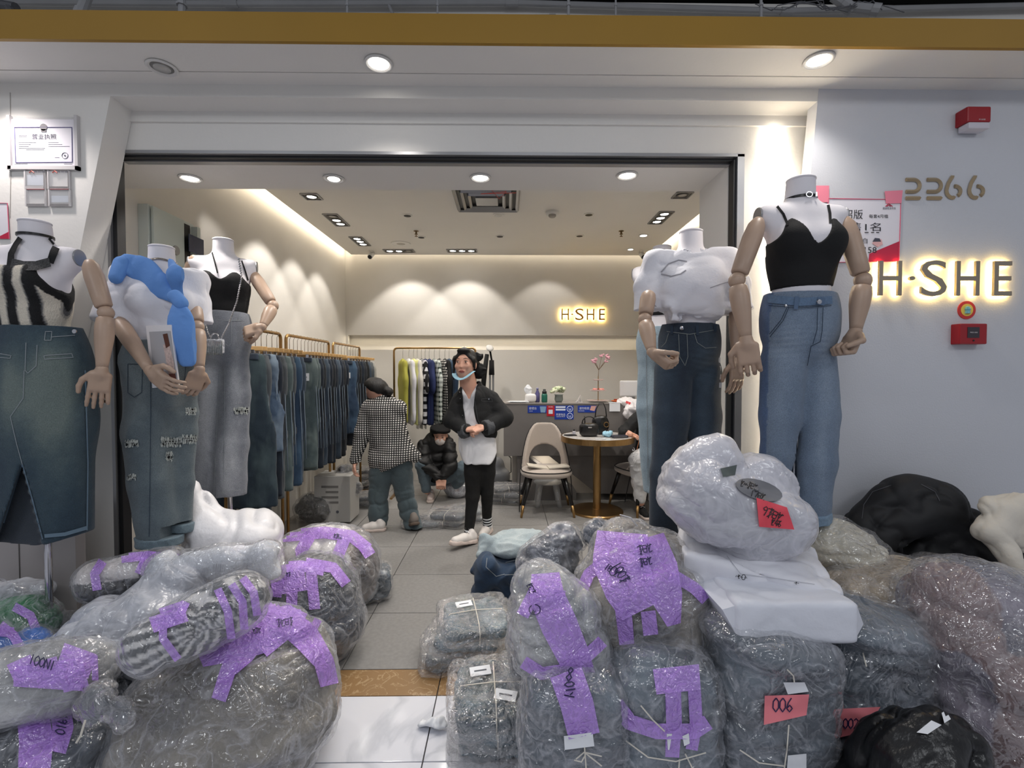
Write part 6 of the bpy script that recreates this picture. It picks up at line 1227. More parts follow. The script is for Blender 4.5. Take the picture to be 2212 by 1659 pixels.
def jk(Q):
    x, y = proj(Q); lo = np.interp(y, [815, 850, 880, 915, 945], [996, 999, 1001, 1008, 1018]); hi = np.interp(y, [815, 840, 880, 910, 945], [1036, 1028, 1023, 1030, 1048]); op = np.where((Q[:, 1] < 4.0) & (Q[:, 1] > 3.862 - .0 * x), np.minimum(x - lo, hi - x) / 255, -1); hole = .062 - np.hypot(Q[:, 0] - q(1016, 840, .02)[0], Q[:, 1] - 4.02); hole = np.where(Q[:, 2] > q(0, 856)[2], hole, -1)
    return np.maximum(np.maximum(op, hole), (y - 946) / 255)
s.cut(jk); jv = sdf(s, .007, crease(.006, 8, 14, (1, 1, .8))); j = part('denim_jacket', jv, M_blackd, r, smooth=True); bj = tree(jv)
ribbons('jacket_seam', bj, [[(1040, 862), (1062, 860), (1064, 868), (1040, 866), (1040, 862)], [(1010, 858), (1002, 900), (1010, 925)], [(1048, 930), (1066, 918)], [(1026, 866), (1032, 905), (1046, 938)]], 1, mat('seam_grey2', (62, 63, 66), .8), j, .003, 3); ribbons('button', bj, [[(1055, 862), (1057, 862)]], 3, M_chrome, j, .004, 2)
for nm, x, y in (('button', 992, 847), ('button', 993, 861), ('button', 998, 897)): ribbons(nm, bj, [[(x, y), (x + 2, y)]], 2.4, M_chrome, j, .004, 2)
for a, c, rr in ((q(1000, 932, -.115), q(1009, 930, -.15), .060), (q(1062, 920, -.11), q(1046, 925, -.15), .064)): s = S(.004); s.cap(a, c, rr, rr * .96); u_ = (c - a) / np.linalg.norm(c - a); m_c = (a + c) / 2; s.cut(lambda Q, u_=u_, m_c=m_c: np.abs((Q - m_c) @ u_) - .032); part('turned_cuff', sdf(s, .006, foldd(.004, 20, 2)), M_greyd, j, smooth=True)
part('hand', hand(q(1006, 928, -.15), (.75, -.35, .1), (.2, .3, -1), 1, .95, 1.0, .5), M_skin, r, smooth=True); part('hand', hand(q(1046, 922, -.16), (-.8, -.25, -.25), (.1, .5, -.8), -1, .98, .7, .6), M_skin, r, smooth=True)
s = S(.02); s.chain([q(1026, 980), q(1023, 1020), q(1021, 1072), q(1014, 1138)], [.10, .078, .058, .042]); s.chain([q(1048, 980, .01), q(1051, 1020, .03), q(1052, 1062, .06), q(1052, 1118, .18)], [.10, .074, .056, .042]); part('leggings', sdf(s, .008, foldd(.002, 20, 5)), M_legg, r, smooth=True)
M_sock = checkmat('striped_sock', (20, 20, 22), (210, 206, 200), 70); 
def sock(a, c):
    b = B(); n = 8; V = []
    for k in range(n): t0, t1 = k / n, (k + 1) / n; bb = B(); bb.tube([a + (c - a) * t0, a + (c - a) * t1], .041, 16, cap=False); part('sock_band', bb.get(), M_card if k % 2 else M_black, r, smooth=True)
sock(q(1014, 1134), q(1013, 1158)); sock(q(1052, 1114, .17), q(1053, 1136, .19))
def F3(x, y, dz=0): return F(x, y) + (0, 0, dz)
ht = q(1022, 1178); 
so = shoe(r, (ht[0] + .02, 3.99, .0), (q(978, 1190)[0], 3.78, .05), .046, chunky=1.3); bs = tree((np.array([v.co[:] for v in so.data.vertices]) + np.array(r['_w']), [tuple(p.vertices) for p in so.data.polygons]))
ribbons('grey_panel', bs, [[(1002, 1176), (1012, 1182), (1022, 1180)], [(992, 1178), (1000, 1184)]], 5, mat('shoe_grey', (142, 142, 148), .5), so, .003, 3); ribbons('shoe_mark', bs, [[(1006, 1170), (1012, 1180)], [(1012, 1170), (1006, 1180)]], 2, M_dark, so, .005, 3); hb_ = q(1045, 1150, .25); shoe(r, (hb_[0] + .05, 4.28, .0), (hb_[0] - .02, 4.02, 0), .046, chunky=1.3)
# ---- bending woman in the checked blazer, seen from behind
q = Y_(4.35); r = root('person', (q(840, 1140)[0], 4.35, 0), 'woman bending over in a black and white checked blazer and wide blue-grey jeans', 'person')
s = S(.03); s.ell(q(812, 842), (.085, .10, .09), roty(.3)); s.cap(q(806, 852), q(826, 872), .05, .055); s.chain([q(828, 885), q(840, 940), q(850, 990)], [.13, .11, .12], .7); s.chain([q(795, 885), q(782, 935), q(768, 990)], [.045, .035, .028]); s.chain([q(862, 885), q(862, 930, .12)], [.045, .04]); s.chain([q(824, 1010), q(818, 1075), q(816, 1138)], [.06, .045, .035]); s.chain([q(862, 1010), q(875, 1070, .02), q(892, 1130)], [.05, .03, .03])
part('body', sdf(s, .009), M_skin, r, smooth=True)
s = S(.02); s.ell(q(812, 836), (.112, .11, .088), roty(.3)); s.ell(q(839, 846, -.02), (.045, .05, .042)); s.cap(q(828, 838), q(840, 846), .04, .03); s.cut(lambda Q: -(Q[:, 2] - q(0, 852)[2]) - .8 * (Q[:, 0] - q(812, 0)[0]) - .01); part('hair', sdf(s, .008, foldd(.004, 14, 2, (1, 1, .5))), M_hair, r, smooth=True)
s = S(.04); s.cap(q(800, 878), q(858, 878), .062, sy=1.2); s.chain([q(828, 890), q(838, 935), q(850, 985)], [.165, .165, .205], .78); s.cap(q(820, 985), q(822, 1012), .11, .09, .8); s.cap(q(878, 975), q(898, 985), .06, .05, .9); s.chain([q(796, 884), q(783, 935, -.02), q(769, 992, -.03)], [.075, .068, .052], k=.02); s.chain([q(862, 884), q(864, 930, .12)], [.07, .06])
def hem(Q): x, y = proj(Q); return np.where(x > 790 - (y - 960) * .2 + 0 * x, (y - np.interp(x, [795, 800, 850, 880, 905], [1030, 1030, 1008, 994, 1000])) / 234, (y - 1001) / 234)
s.cut(hem); part('blazer', sdf(s, .008, crease(.010, 6, 33, (1, 1, .5))), checkmat('checked_wool', (18, 18, 20), (224, 220, 216), 50), r, smooth=True)
fdj = denim_col((78, 92, 98), (54, 66, 74), (110, 124, 126), (), 71, .5)
s = S(.02); s.chain([q(830, 990), q(818, 1060), q(817, 1110), q(817, 1143)], [.135, .085, .088, .082], .85, k=.02); s.chain([q(860, 990), q(874, 1060, .02), q(884, 1105, .02), q(897, 1143, -.03)], [.125, .085, .085, .075], .85, k=.02); s.cut(lambda Q: .018 - Q[:, 2]); part('wide_jeans', sdf(s, .009, crease(.010, 8, 35, (.7, .7, 1.3)), fdj), M_denim, r, smooth=True)
part('hand', hand(q(767, 996, -.03), (-.1, -.05, -1), (.9, .2, 0), 1, 1.0, .5, .3), M_skin, r, smooth=True)
a = q(824, 1146); shoe(r, (a[0] + .04, 4.30, 0), (q(786, 1146)[0], 4.27, 0), .046, laces=False); a = q(897, 1146); shoe(r, (a[0] + .03, 4.22, .075), (a[0] - .06, 4.40, .0), .046, mat('worn_suede', (120, 112, 106), .8), mat('brown_sole', (96, 82, 72), .8), False)
# ---- crouching man in the beret
q = Y_(5.3); r = root('person', (q(940, 1060)[0], 5.3, 0), 'man crouching in a black beret, white mask and black puffer jacket', 'person')
hc2 = q(951, 941); s, T = head(r, hc2, .075, .1, .25); R2 = (rotz(.1) @ rotx(.25)).astype(np.float32); hf2 = s; body = S(.03); sc2_ = .075 / .078
body.p.append((lambda Q: hf2(((Q - hc2.astype(np.float32)) @ R2) / sc2_) * sc2_, .02, False)); body._b(hc2, .13); body._b(hc2 - (0, 0, .12), .1)
body.chain([q(945, 965, .08), q(945, 1005, .12)], [.14, .15], .8); body.chain([q(920, 965, .05), q(918, 1000, -.05), q(948, 1035, -.12)], [.04, .035, .028]); body.chain([q(970, 965, .05), q(972, 1005, -.05), q(956, 1035, -.12)], [.05, .045, .03]); body.chain([q(935, 1030, .15), q(912, 1000, -.05), q(922, 1060, -.02)], [.09, .06, .04]); body.chain([q(955, 1030, .15), q(1000, 1010, .0), q(985, 1060, .1)], [.09, .06, .04])
part('body', sdf(body, .009), M_skin, r, smooth=True); face_parts(r, T)
s = S(.02); s.ell((0, .03, .04), (.084, .095, .08)); s.cut(lambda Q: -(Q[:, 1] + .035)); part('hair', T(sdf(s, .008)), M_hair, r, smooth=True)
s = S(.02); s.ell((.0, .0, .088), (.115, .115, .04), roty(.12)); s.cap((-.05, 0, .06), (.05, 0, .06), .07, .07, k=.02); s.cut(lambda Q: .045 - Q[:, 2]); s.cap((0, 0, .125), (0, 0, .145), .005); part('beret', T(sdf(s, .007)), M_black, r, smooth=True)
s = S(.02); s.ell((0, -.062, -.045), (.058, .042, .05)); part('face_mask', T(sdf(s, .006, foldd(.003, 20, 1))), mat('mask_white', (208, 200, 196), .8), r, smooth=True)
s = S(.035); s.chain([q(944, 962, .08), q(942, 990, .1), q(942, 1015, .12)], [.17, .18, .17], .8); s.chain([q(916, 962, .03), q(914, 1000, -.06), q(944, 1028, -.13)], [.08, .078, .055], k=.02); s.chain([q(970, 962, .03), q(973, 1005, -.06), q(958, 1028, -.13)], [.08, .078, .055], k=.02); s.cut(lambda Q: np.where(Q[:, 2] > q(0, 962)[2], .075 - np.hypot(Q[:, 0] - hc2[0], Q[:, 1] - hc2[1] - .03), -1.)); part('puffer_jacket', sdf(s, .009, crease(.012, 8, 44, (.5, .5, 1.5))), mat('black_puffer', (13, 13, 15), .6, bump=(30, .3)), r, smooth=True)
s = S(.02); s.chain([q(935, 1030, .12), q(912, 1002, -.06), q(921, 1056, -.03)], [.10, .08, .055]); s.cut(lambda Q: .1 - Q[:, 2]); s.chain([q(955, 1030, .12), q(1002, 1012, .0), q(985, 1050, .1)], [.10, .085, .06]); part('jeans', sdf(s, .010, foldd(.008, 12, 45), denim_col((92, 108, 118), (64, 78, 88), (130, 144, 148), (), 5, .4)), M_denim, r, smooth=True)
for a_, sd in ((q(948, 1033, -.14), 1), (q(958, 1033, -.14), -1)): part('hand', hand(a_, (.1 * sd, -.3, -.9), (0, .6, -.4), sd, .95, .7, .4), M_skin, r, smooth=True)
a = q(930, 1070); shoe(r, (a[0] - .01, 5.42, 0), (a[0] + .01, 5.18, 0), .045, mat('blush_leather', (206, 190, 184), .5))
# ---- seated person behind the pale jeans
q = Y_(4.95); r = root('person', (q(1400, 1090)[0], 4.95, 0), 'person in a black top and white ripped jeans seated at the round table', 'person')
s = S(.03); s.ell(q(1418, 838, .05), (.078, .095, .115)); s.cap(q(1418, 852, .05), q(1416, 878, .05), .05); s.chain([q(1412, 900, .05), q(1408, 960, .08), q(1404, 985, .08)], [.15, .13, .15], .8); s.chain([q(1388, 898, 0), q(1352, 935, -.02), q(1362, 938, -.2)], [.045, .04, .028]); s.chain([q(1398, 985), q(1378, 990, -.3), q(1384, 1085, -.25)], [.085, .06, .04]); s.chain([q(1420, 990), q(1408, 990, -.3), q(1412, 1085, -.2)], [.085, .06, .04]); part('body', sdf(s, .009), M_skin, r, smooth=True)
s = S(.02); s.ell(q(1418, 832, .07), (.09, .11, .12)); part('hair', sdf(s, .010), M_hair, r, smooth=True)
s = S(.03); s.chain([q(1412, 895, .05), q(1408, 950, .08), q(1404, 985, .08)], [.175, .16, .165], .8); s.chain([q(1388, 896, 0), q(1350, 932, -.02), q(1346, 936, -.12)], [.075, .062, .05]); part('black_top', sdf(s, .009, foldd(.010, 10, 51)), M_blackd, r, smooth=True)
s = S(.02); s.chain([q(1398, 985), q(1378, 992, -.28), q(1381, 1040, -.26), q(1383, 1076, -.25)], [.10, .085, .075, .058]); s.chain([q(1420, 990), q(1410, 992, -.28), q(1412, 1076, -.22)], [.10, .085, .058]); jv = sdf(s, .009, foldd(.010, 12, 52), denim_col((206, 206, 208), (168, 170, 176), (226, 226, 228), (), 8, .5)); j = part('white_ripped_jeans', jv, M_denim, r, smooth=True)
b = B(); rs = random.Random(3)
for k in range(26): a = q(1366 + rs.uniform(0, 16), 968 + rs.uniform(0, 45), -.37 + rs.uniform(0, .04)); b.tube([a, a + (rs.uniform(-.03, .0), rs.uniform(-.02, 0), rs.uniform(-.03, .02))], [.003, .001], 4)
part('rip_fray', b.get(), M_whitec, j, kind='stuff')
part('hand', hand(q(1350, 937, -.14), (.75, -.3, -.1), (0, .3, -1), 1, 1.0, .35, .3), M_skin, r, smooth=True); a = q(1386, 1100, -.22); shoe(r, (a[0], 4.79, 0), (a[0] + .01, 4.55, 0), .045, M_blackd, M_sole, True)
b = B(); b.tube([q(1366, 936, -.3), q(1382, 946, -.3), q(1376, 970, -.28), q(1383, 985, -.28)], .003, 6); thing('charging_cable', b.get(), mat('orange_cable', (216, 140, 96), .5), 'thin orange charging cable hanging from the seated person to the chair', 'cable', smooth=True)
# ================================================================ WRAPPED BUNDLES
M_film = film('stretch_film', (236, 238, 246), .04, .32, .14, 7, .8, .20, .035); M_filmM = film('milky_film', (232, 234, 242), .32, .75, .22, 6, .7, .22, .06); M_filmC = film('glossy_clear_film', (238, 236, 238), .03, .26, .09, 9, .9, .16, .035, 1.8)
M_cont = mat('packed_denim', (90, 100, 110), .85, vary=(60, .12), bump=(260, .3), attr=True)
def tapemat():
    m = film('lilac_tape', (188, 140, 236), .66, .85, .10, 20, .5, .2, .04, 1.7); return m
M_tape = tapemat(); M_string = mat('white_string', (214, 208, 196), .7); M_pink = mat('pink_note', (236, 132, 140), .7); M_red = mat('red_note', (224, 74, 88), .6); M_pen = mat('blue_black_ink', (30, 24, 70), .6)
GL = {'0': [[(.5, 0), (.15, .25), (.1, .7), (.45, 1), (.8, .7), (.8, .25), (.5, 0)]], '1': [[(.5, 0), (.45, 1)]], '2': [[(.15, .2), (.45, 0), (.8, .25), (.5, .6), (.1, 1), (.9, .95)]], '3': [[(.15, .1), (.6, 0), (.75, .25), (.4, .5), (.8, .7), (.5, 1), (.1, .9)]], '4': [[(.55, 0), (.1, .65), (.9, .65)], [(.65, .35), (.6, 1)]], '6': [[(.7, 0), (.3, .35), (.12, .75), (.45, 1), (.8, .75), (.5, .52), (.18, .7)]], '7': [[(.1, .05), (.9, 0), (.4, 1)]], '8': [[(.75, .15), (.4, 0), (.2, .25), (.75, .7), (.5, 1), (.15, .75), (.75, .15)]], '9': [[(.75, .3), (.4, .45), (.15, .25), (.45, 0), (.8, .2), (.6, 1)]], 'N': [[(.1, 1), (.15, 0), (.8, 1), (.85, 0)]], 'y': [[(.1, .3), (.45, .65)], [(.9, .25), (.3, 1.2)]], 'M': [[(0, .7), (.2, .3), (.5, .7), (.6, .3), (1, .7)]],
      'z': [[(0, .1), (.9, 0), (.4, .4), (.9, .45), (.2, 1)], [(.5, -.1), (.5, 1.1)]], 'w': [[(.0, .3), (.9, .2)], [(.2, .0), (.25, 1), (.8, .9)], [(.7, .1), (.3, .7)]], 'k': [[(.1, .1), (.8, .15), (.7, .9), (.15, .85), (.1, .1)], [(.1, .5), (.8, .5)]], 'o': [arcp(.5, .5, .75, .62, 0, 360, 16)]}
def write(bvh, txt, x, y, h, par, ang=0, m=None, w=None, off=.012, asp=.62):
    ca, sa = math.cos(math.radians(ang)), math.sin(math.radians(ang)); L_ = []
    for i, ch in enumerate(txt):
        for st in GL.get(ch, []):
            L_.append([(x + ((i * .85 + u) * asp * h) * ca - v * h * sa, y + ((i * .85 + u) * asp * h) * sa + v * h * ca) for u, v in st])
    if L_: ribbons('handwriting', bvh, L_, w or max(1.6, h * .07), m or M_pen, par, off, 2.5)
def cont_col(c1, c2=None, sc=4, seed=0, stripes=None, c3=None):
    c1 = np.array(lin(c1)) * 1.25; c2 = np.array(lin(c2)) * 1.2 if c2 is not None else c1 * .6; c3 = None if c3 is None else np.array(lin(c3))
    def f(V):
        Q = V.astype(np.float32); t = np.clip(.5 + 1.3 * fbm(Q, sc, seed, 3, stripes or (1, 1, 1)), 0, 1)[:, None]; c = c1 * t + c2 * (1 - t)
        if c3 is not None: u = (fbm(Q, sc * .8, seed + 50, 2) > .22)[:, None]; c = np.where(u, c3, c)
        return c
    return f
def bundle(name, label, cat, s, h, col, seed=0, fold=(.018, 6, (1, 1, 1)), filmm=None, grow=.007, ffold=(.012, 9, (1, 1, 1)), group=None, cont='packed_clothes', cm=None, zmin=.002, base=None):
    """s: shape; clothes inside, creased film outside. returns root, film tree"""
    c = (s.lo + s.hi) / 2; r = root(name, (c[0], c[1], max(0, s.lo[2])), label, cat, group)
    V = sdf(s, h, crease(fold[0] * 1.25, fold[1] * .85, seed, fold[2]), col, zmin + .003); o = part(cont, V, cm or M_cont, r, smooth=True)
    bvh = tree(V)
    if filmm is not None:
        V2, F2 = V[0], V[1]; s2 = lambda Q: s(Q) - grow; Vf, Ff = nets(s2, s.lo - grow - .01, s.hi + grow + .01, h); N = vnorm(Vf, Ff); Q = Vf.astype(np.float32)
        d = crease(fold[0] * 1.25, fold[1] * .85, seed, fold[2])(Vf) * .75 + .004 + ffold[0] * (ridge(Q, ffold[1], seed + 40, ffold[2], 3) - .3) ; Vf = Vf + N * np.maximum(d, -.02)[:, None]; Vf[:, 2] = np.maximum(Vf[:, 2], zmin); part('plastic_film', (Vf, Ff), filmm, r, smooth=True); bvh = tree((Vf, Ff))
    return r, bvh
def tape(bvh, lines, w, par, off=.005, nm='lilac_tape'):
    for l in lines: ribbons(nm, bvh, [l], w, M_tape, par, off, 8, 4)
def PX(px, py, Y): return P(px, py, Y)
# ---- LEFT PILE
c = np.array([P(512, 1500, 1.74)[0], 1.74, .25]); s = S(.08); s.sq(c, (.335, .28, .245), 2.4); s.ell(c + (-.02, -.05, -.08), (.35, .28, .16)); s.ell(c + (.06, .03, .08), (.21, .18, .20))
r, bv = bundle('clothing_bundle', 'largest taupe clothing bundle in clear film with fanned lilac tape, front left', 'bundle', s, .0115, cont_col((134, 127, 114), (84, 80, 74), 5, 3, (1, 1, 2)), 3, (.022, 5, (1, 1, 1.6)), M_film, ffold=(.016, 7, (.6, .6, 2.2)))
tape(bv, [[(612, 1316, 60), (560, 1368, 90), (500, 1395, 70), (432, 1424, 36)], [(560, 1360, 60), (520, 1410, 60), (492, 1450, 34), (472, 1512, 32)], [(600, 1322, 60), (664, 1380, 60), (700, 1430, 44), (712, 1480, 40)], [(548, 1350, 40), (620, 1318, 50), (690, 1352, 46)], [(560, 1400, 50), (620, 1345, 60), (655, 1335, 40)]], 40, r)
write(bv, 'zwkz', 596, 1338, 17, r, -8); write(bv, 'wzw', 545, 1358, 11, r, -10)
c1, c2 = P(335, 1392, 1.50), P(515, 1302, 1.60); s = S(.05); s.cap(c1, c2, .080, .092); 
ax_ = (c2 - c1) / np.linalg.norm(c2 - c1); perp = np.cross(ax_, (0, 1, 0)); 
def strp(V): 
    a = np.arctan2((V - c1) @ perp, (V - c1) @ np.array((0, -1., 0))); t = (V - c1) @ ax_; u = np.sin(a * 13 + 3 * noise(V.astype(np.float32), 9, 4) + t * 4) + (t > .26) * np.sin(t * 150) * .8; return np.where((u > .25)[:, None], np.array(lin((206, 204, 202))), np.array(lin((72, 74, 76))))
r, bv = bundle('clothing_bundle', 'long roll of dark and white striped clothes with lilac tape rings on the pile', 'bundle', s, .0075, strp, 5, (.010, 9, (1, 1, 1)), M_film, ffold=(.008, 12, (1, 1, 1)))
tape(bv, [[(402, 1300), (388, 1330), (352, 1352)], [(352, 1330), (352, 1380), (385, 1425)], [(470, 1272), (492, 1320), (500, 1380)], [(500, 1262), (524, 1300), (528, 1360)], [(524, 1248), (548, 1280), (556, 1330)], [(330, 1345), (398, 1328)]], 18, r); tape(bv, [[(325, 1345), (400, 1320)]], 46, r)
c = np.array([P(668, 1312, 2.42)[0], 2.42, .235]); s = S(.06); s.sq(c, (.235, .22, .245), 2.6); s.ell(c + (.05, -.03, -.08), (.22, .22, .17))
r, bv = bundle('clothing_bundle', 'dark navy clothing bundle in film with two hanging lilac strips behind the largest one', 'bundle', s, .0115, cont_col((42, 48, 60), (20, 22, 28), 5, 9, c3=(84, 80, 78)), 11, (.020, 6, (1, 1, 1)), M_film, ffold=(.016, 8, (1, 1, .7)))
tape(bv, [[(590, 1228), (650, 1222), (700, 1232)], [(600, 1240), (596, 1290)], [(632, 1240), (630, 1308)], [(672, 1236), (680, 1316)], [(660, 1216), (720, 1226), (748, 1262)]], 24, r); tape(bv, [[(585, 1262), (660, 1250)]], 50, r); write(bv, 'wz', 618, 1236, 9, r)
c = np.array([P(700, 1235, 2.92)[0], 2.92, .235]); s = S(.06); s.sq(c, (.315, .24, .235), 2.5); s.ell(c + (.1, -.04, -.04), (.22, .22, .2))
def wcol(V): 
    f = cont_col((126, 112, 104), (66, 60, 58), 5, 21)(V); x, y = proj(V); m_ = (y < 1228 + .18 * (x - 600)) & (x < 748 + 10 * np.sin(y * .1)); f[m_] = np.array(lin((226, 222, 220))); return f
r, bv = bundle('clothing_bundle', 'white-topped clothing bundle with broad lilac tape farthest back in the left pile', 'bundle', s, .0125, wcol, 21, (.016, 9, (1, 1, .6)), M_film, ffold=(.014, 9, (1, 1, .6)))
tape(bv, [[(610, 1158), (700, 1150), (760, 1158), (795, 1186)], [(668, 1160), (650, 1190), (655, 1215)], [(746, 1160), (730, 1200), (716, 1230)], [(784, 1176), (800, 1200)]], 26, r); write(bv, 'wzkw', 722, 1152, 9, r, 12)
c1, c2 = P(212, 1256, 2.0), P(370, 1216, 2.05); s = S(.04); s.cap(c1, c2, .078, .062)
def bw(V): x, y = proj(V); f = np.tile(np.array(lin((44, 42, 42))), (len(V), 1)); m_ = (y < 1262 - .10 * (x - 170)) & (x < 300); f[m_] = np.array(lin((214, 208, 206))); return f
r, bv = bundle('clothing_bundle', 'small black and white rolled bundle with a lilac band beside the door post', 'bundle', s, .007, bw, 25, (.010, 10, (1, 1, 1)), M_film, ffold=(.008, 12, (1, 1, 1)))
tape(bv, [[(222, 1212), (204, 1240), (210, 1275)], [(262, 1206), (320, 1200), (385, 1206)], [(316, 1205), (300, 1240)]], 20, r)
c = P(275, 1352, 1.86); s = S(.06); s.ell(c, (.22, .15, .12), roty(-.35)); s.ell(P(190, 1400, 1.8), (.13, .12, .07), roty(-.5)); s.ell(P(385, 1300, 1.95), (.14, .10, .07)); s.cap(P(300, 1440, 1.74), P(270, 1400, 1.8), .02, .06); s.cap(P(330, 1262, 1.93), P(400, 1250, 1.93), .05, .05, .8)
r, bv = bundle('plastic_bag', 'large crumpled translucent bag slumped between the two left bundles', 'bag', s, .009, cont_col((150, 154, 164), (108, 112, 122), 4, 31), 31, (.026, 7, (1, 1, 1)), M_filmM, .006, (.024, 7, (1, 1, 1)), cont='inner_layers'); tape(bv, [[(148, 1398), (196, 1384)], [(196, 1410), (216, 1404)]], 12, r)
s = S(.03); s.cap(P(355, 1236, 1.96), P(570, 1200, 2.02), .058, .062, .8); s.box(P(352, 1238, 1.95), (.018, .03, .07), .01); s.cap(P(570, 1196, 2.02), P(596, 1238, 2.0), .05, .03)
r, bv = bundle('plastic_bag', 'flat empty clear bag with a printed barcode lying on top of the left pile', 'bag', s, .0075, cont_col((206, 208, 214), (180, 184, 192), 8, 35), 35, (.012, 9, (1, 1, 1)), M_filmC, .006, (.018, 9, (.5, 1, 1.4)), cont='inner_layers')
ribbons('barcode', bv, [[(460 + k * 2.6 + (k % 3), 1218), (462 + k * 2.6 + (k % 3), 1236)] for k in range(9)] + [[(437 + k * 2.4, 1228 - k * .6), (438 + k * 2.4, 1240 - k * .6)] for k in range(6)], 1, mat('barcode_grey', (150, 150, 156), .6), r, .006, 4, kind='stuff')
c = np.array([P(512, 1150, 2.38)[0], 2.38, .44]); s = S(.06); s.ell(c - (.0, 0, .05), (.22, .2, .36)); s.ell(c + (.04, -.04, .12), (.21, .17, .19)); s.ell(P(425, 1120, 2.35), (.10, .08, .18)); s.ell(P(440, 1165, 2.3), (.10, .10, .16))
M_wplas = mat('white_plastic', (236, 234, 236), .32, bump=(11, 1.0)); r, bv = bundle('plastic_bag', 'puffed white plastic bag standing under the grey jeans mannequin', 'bag', s, .011, None, 41, (.026, 5, (1, 1, 1)), None, cont='bag_skin', cm=M_wplas)
c1, c2 = P(0, 1492, 1.52), P(160, 1455, 1.6); s = S(.05); s.cap(c1, c2, .115, .105, 1.2); s.ell(P(205, 1440, 1.62), (.06, .06, .05))
r, bv = bundle('clothing_bundle', 'pale grey bundle with a broad lilac patch marked 100N1 at the lower left corner', 'bundle', s, .008, cont_col((176, 176, 176), (110, 112, 114), 6, 45), 45, (.016, 9, (1, 1, 1)), M_film, ffold=(.012, 9, (1, 1, 1)))
tape(bv, [[(40, 1425), (60, 1470)], [(95, 1425), (110, 1480)], [(150, 1425), (165, 1490)], [(130, 1415), (200, 1440)]], 56, r); tape(bv, [[(30, 1460), (180, 1470)]], 46, r); write(bv, '1N001', 116, 1450, 22, r, 197, w=2.4); tape(bv, [[(204, 1416), (206, 1470)]], 14, r)
c = np.array([P(66, 1600, 1.52)[0], 1.52, .16]); s = S(.06); s.sq(c, (.22, .18, .16), 2.5); r, bv = bundle('clothing_bundle', 'dark slate bundle under the 100N1 one with a lilac sheet marked 0169', 'bundle', s, .009, cont_col((70, 80, 92), (36, 42, 50), 6, 49, (1, 1, 3)), 49, (.016, 7, (.6, .6, 2.4)), M_film, ffold=(.012, 8, (.6, .6, 2)))
tape(bv, [[(72, 1552, 70), (78, 1600, 74), (74, 1660, 70)]], 60, r); tape(bv, [[(130, 1530, 46), (136, 1570, 46), (124, 1625, 36)]], 40, r); write(bv, '6910', 148, 1542, 22, r, 100, w=2.6); b = B(); b.tube([P(184, 1556, 1.33), P(174, 1590, 1.32), P(165, 1604, 1.32)], .003, 6); part('string_end', b.get(), M_string, r)
c = np.array([P(268, 1505, 1.80)[0], 1.80, .18]); s = S(.04); s.ell(c, (.10, .14, .20)); r, bv = bundle('clothing_bundle', 'dark navy wrapped clothes squeezed beside the largest bundle', 'bundle', s, .009, cont_col((40, 48, 60), (22, 26, 32), 6, 53), 53, (.016, 8, (1, 1, 1)), M_film)
s = S(.02); s.ell(P(212, 1520, 1.5), (.05, .03, .05)); s.cap(P(236, 1530, 1.46), P(262, 1546, 1.44), .028, .03, .5); r, bv = bundle('plastic_scrap', 'crumpled corner of clear film sticking out under the slate bundle', 'plastic', s, .006, cont_col((120, 126, 134), (80, 84, 90), 9, 55), 55, (.018, 16, (1, 1, 1)), M_filmC, cont='inner_layers')
s = S(.04); s.ell(P(40, 1350, 1.9), (.14, .12, .10)); r, bv = bundle('clothing_bundle', 'bright green bundle with a lilac strip behind the blue one', 'bundle', s, .008, cont_col((40, 134, 74), (22, 88, 48), 6, 57), 57, (.012, 9, (1, 1, 1)), M_film); tape(bv, [[(30, 1310), (66, 1330), (82, 1368)]], 20, r)
s = S(.04); s.ell(P(24, 1405, 1.82), (.125, .11, .10)); r, bv = bundle('clothing_bundle', 'bright blue bundle with lilac strips at the left edge', 'bundle', s, .008, cont_col((28, 96, 178), (16, 58, 120), 6, 59), 59, (.012, 9, (1, 1, 1)), M_film); tape(bv, [[(0, 1350), (30, 1374), (50, 1410), (46, 1430)], [(-20, 1362), (30, 1366)]], 22, r)
s = S(.04); s.cap(P(-30, 1284, 1.95), P(92, 1275, 2.0), .05, .02, 1.2); r, bv = bundle('plastic_bag', 'empty milky film bag draped above the green bundle', 'bag', s, .008, cont_col((150, 148, 148), (120, 118, 118), 6, 61), 61, (.014, 10, (1, 1, 1)), M_filmM, cont='inner_layers')
s = S(.05); s.box(np.array([P(40, 1500, 1.9)[0], 1.93, .20]), (.25, .15, .20), .05); r, bv = bundle('clothing_bundle', 'grey filmed bundle at the bottom of the left pile, under the blue one', 'bundle', s, .012, cont_col((90, 94, 100), (50, 54, 60), 6, 63), 63, (.014, 8, (1, 1, 1)), M_film)
s = S(.05); s.sq(np.array([P(300, 1400, 2.08)[0], 2.07, .24]), (.20, .14, .26), 3); r, bv = bundle('clothing_bundle', 'tall pale filmed bundle holding up the rolls behind the translucent bag', 'bundle', s, .012, cont_col((150, 150, 154), (100, 102, 108), 6, 65), 65, (.014, 8, (1, 1, 1)), M_film)
# grey cladding board under the skirt
b = B(); x0_, x1_ = P(-120, 1200, 2.10)[0], P(170, 1200, 2.10)[0]; b.bb((x0_, 2.085, 0), (x1_, 2.135, .80)); r = thing('plinth_box', b.get(), mat('cladding_grey', (168, 162, 160), .5, vary=(2, .05)), 'grey panelled display plinth under the denim skirt at the left edge', 'plinth'); b = B(); xs_ = P(42, 1200, 2.085)[0]; b.bb((xs_ - .002, 2.083, 0), (xs_ + .002, 2.086, .80)); part('panel_joint', b.get(), mat('joint_dark', (90, 86, 84), .8), r)
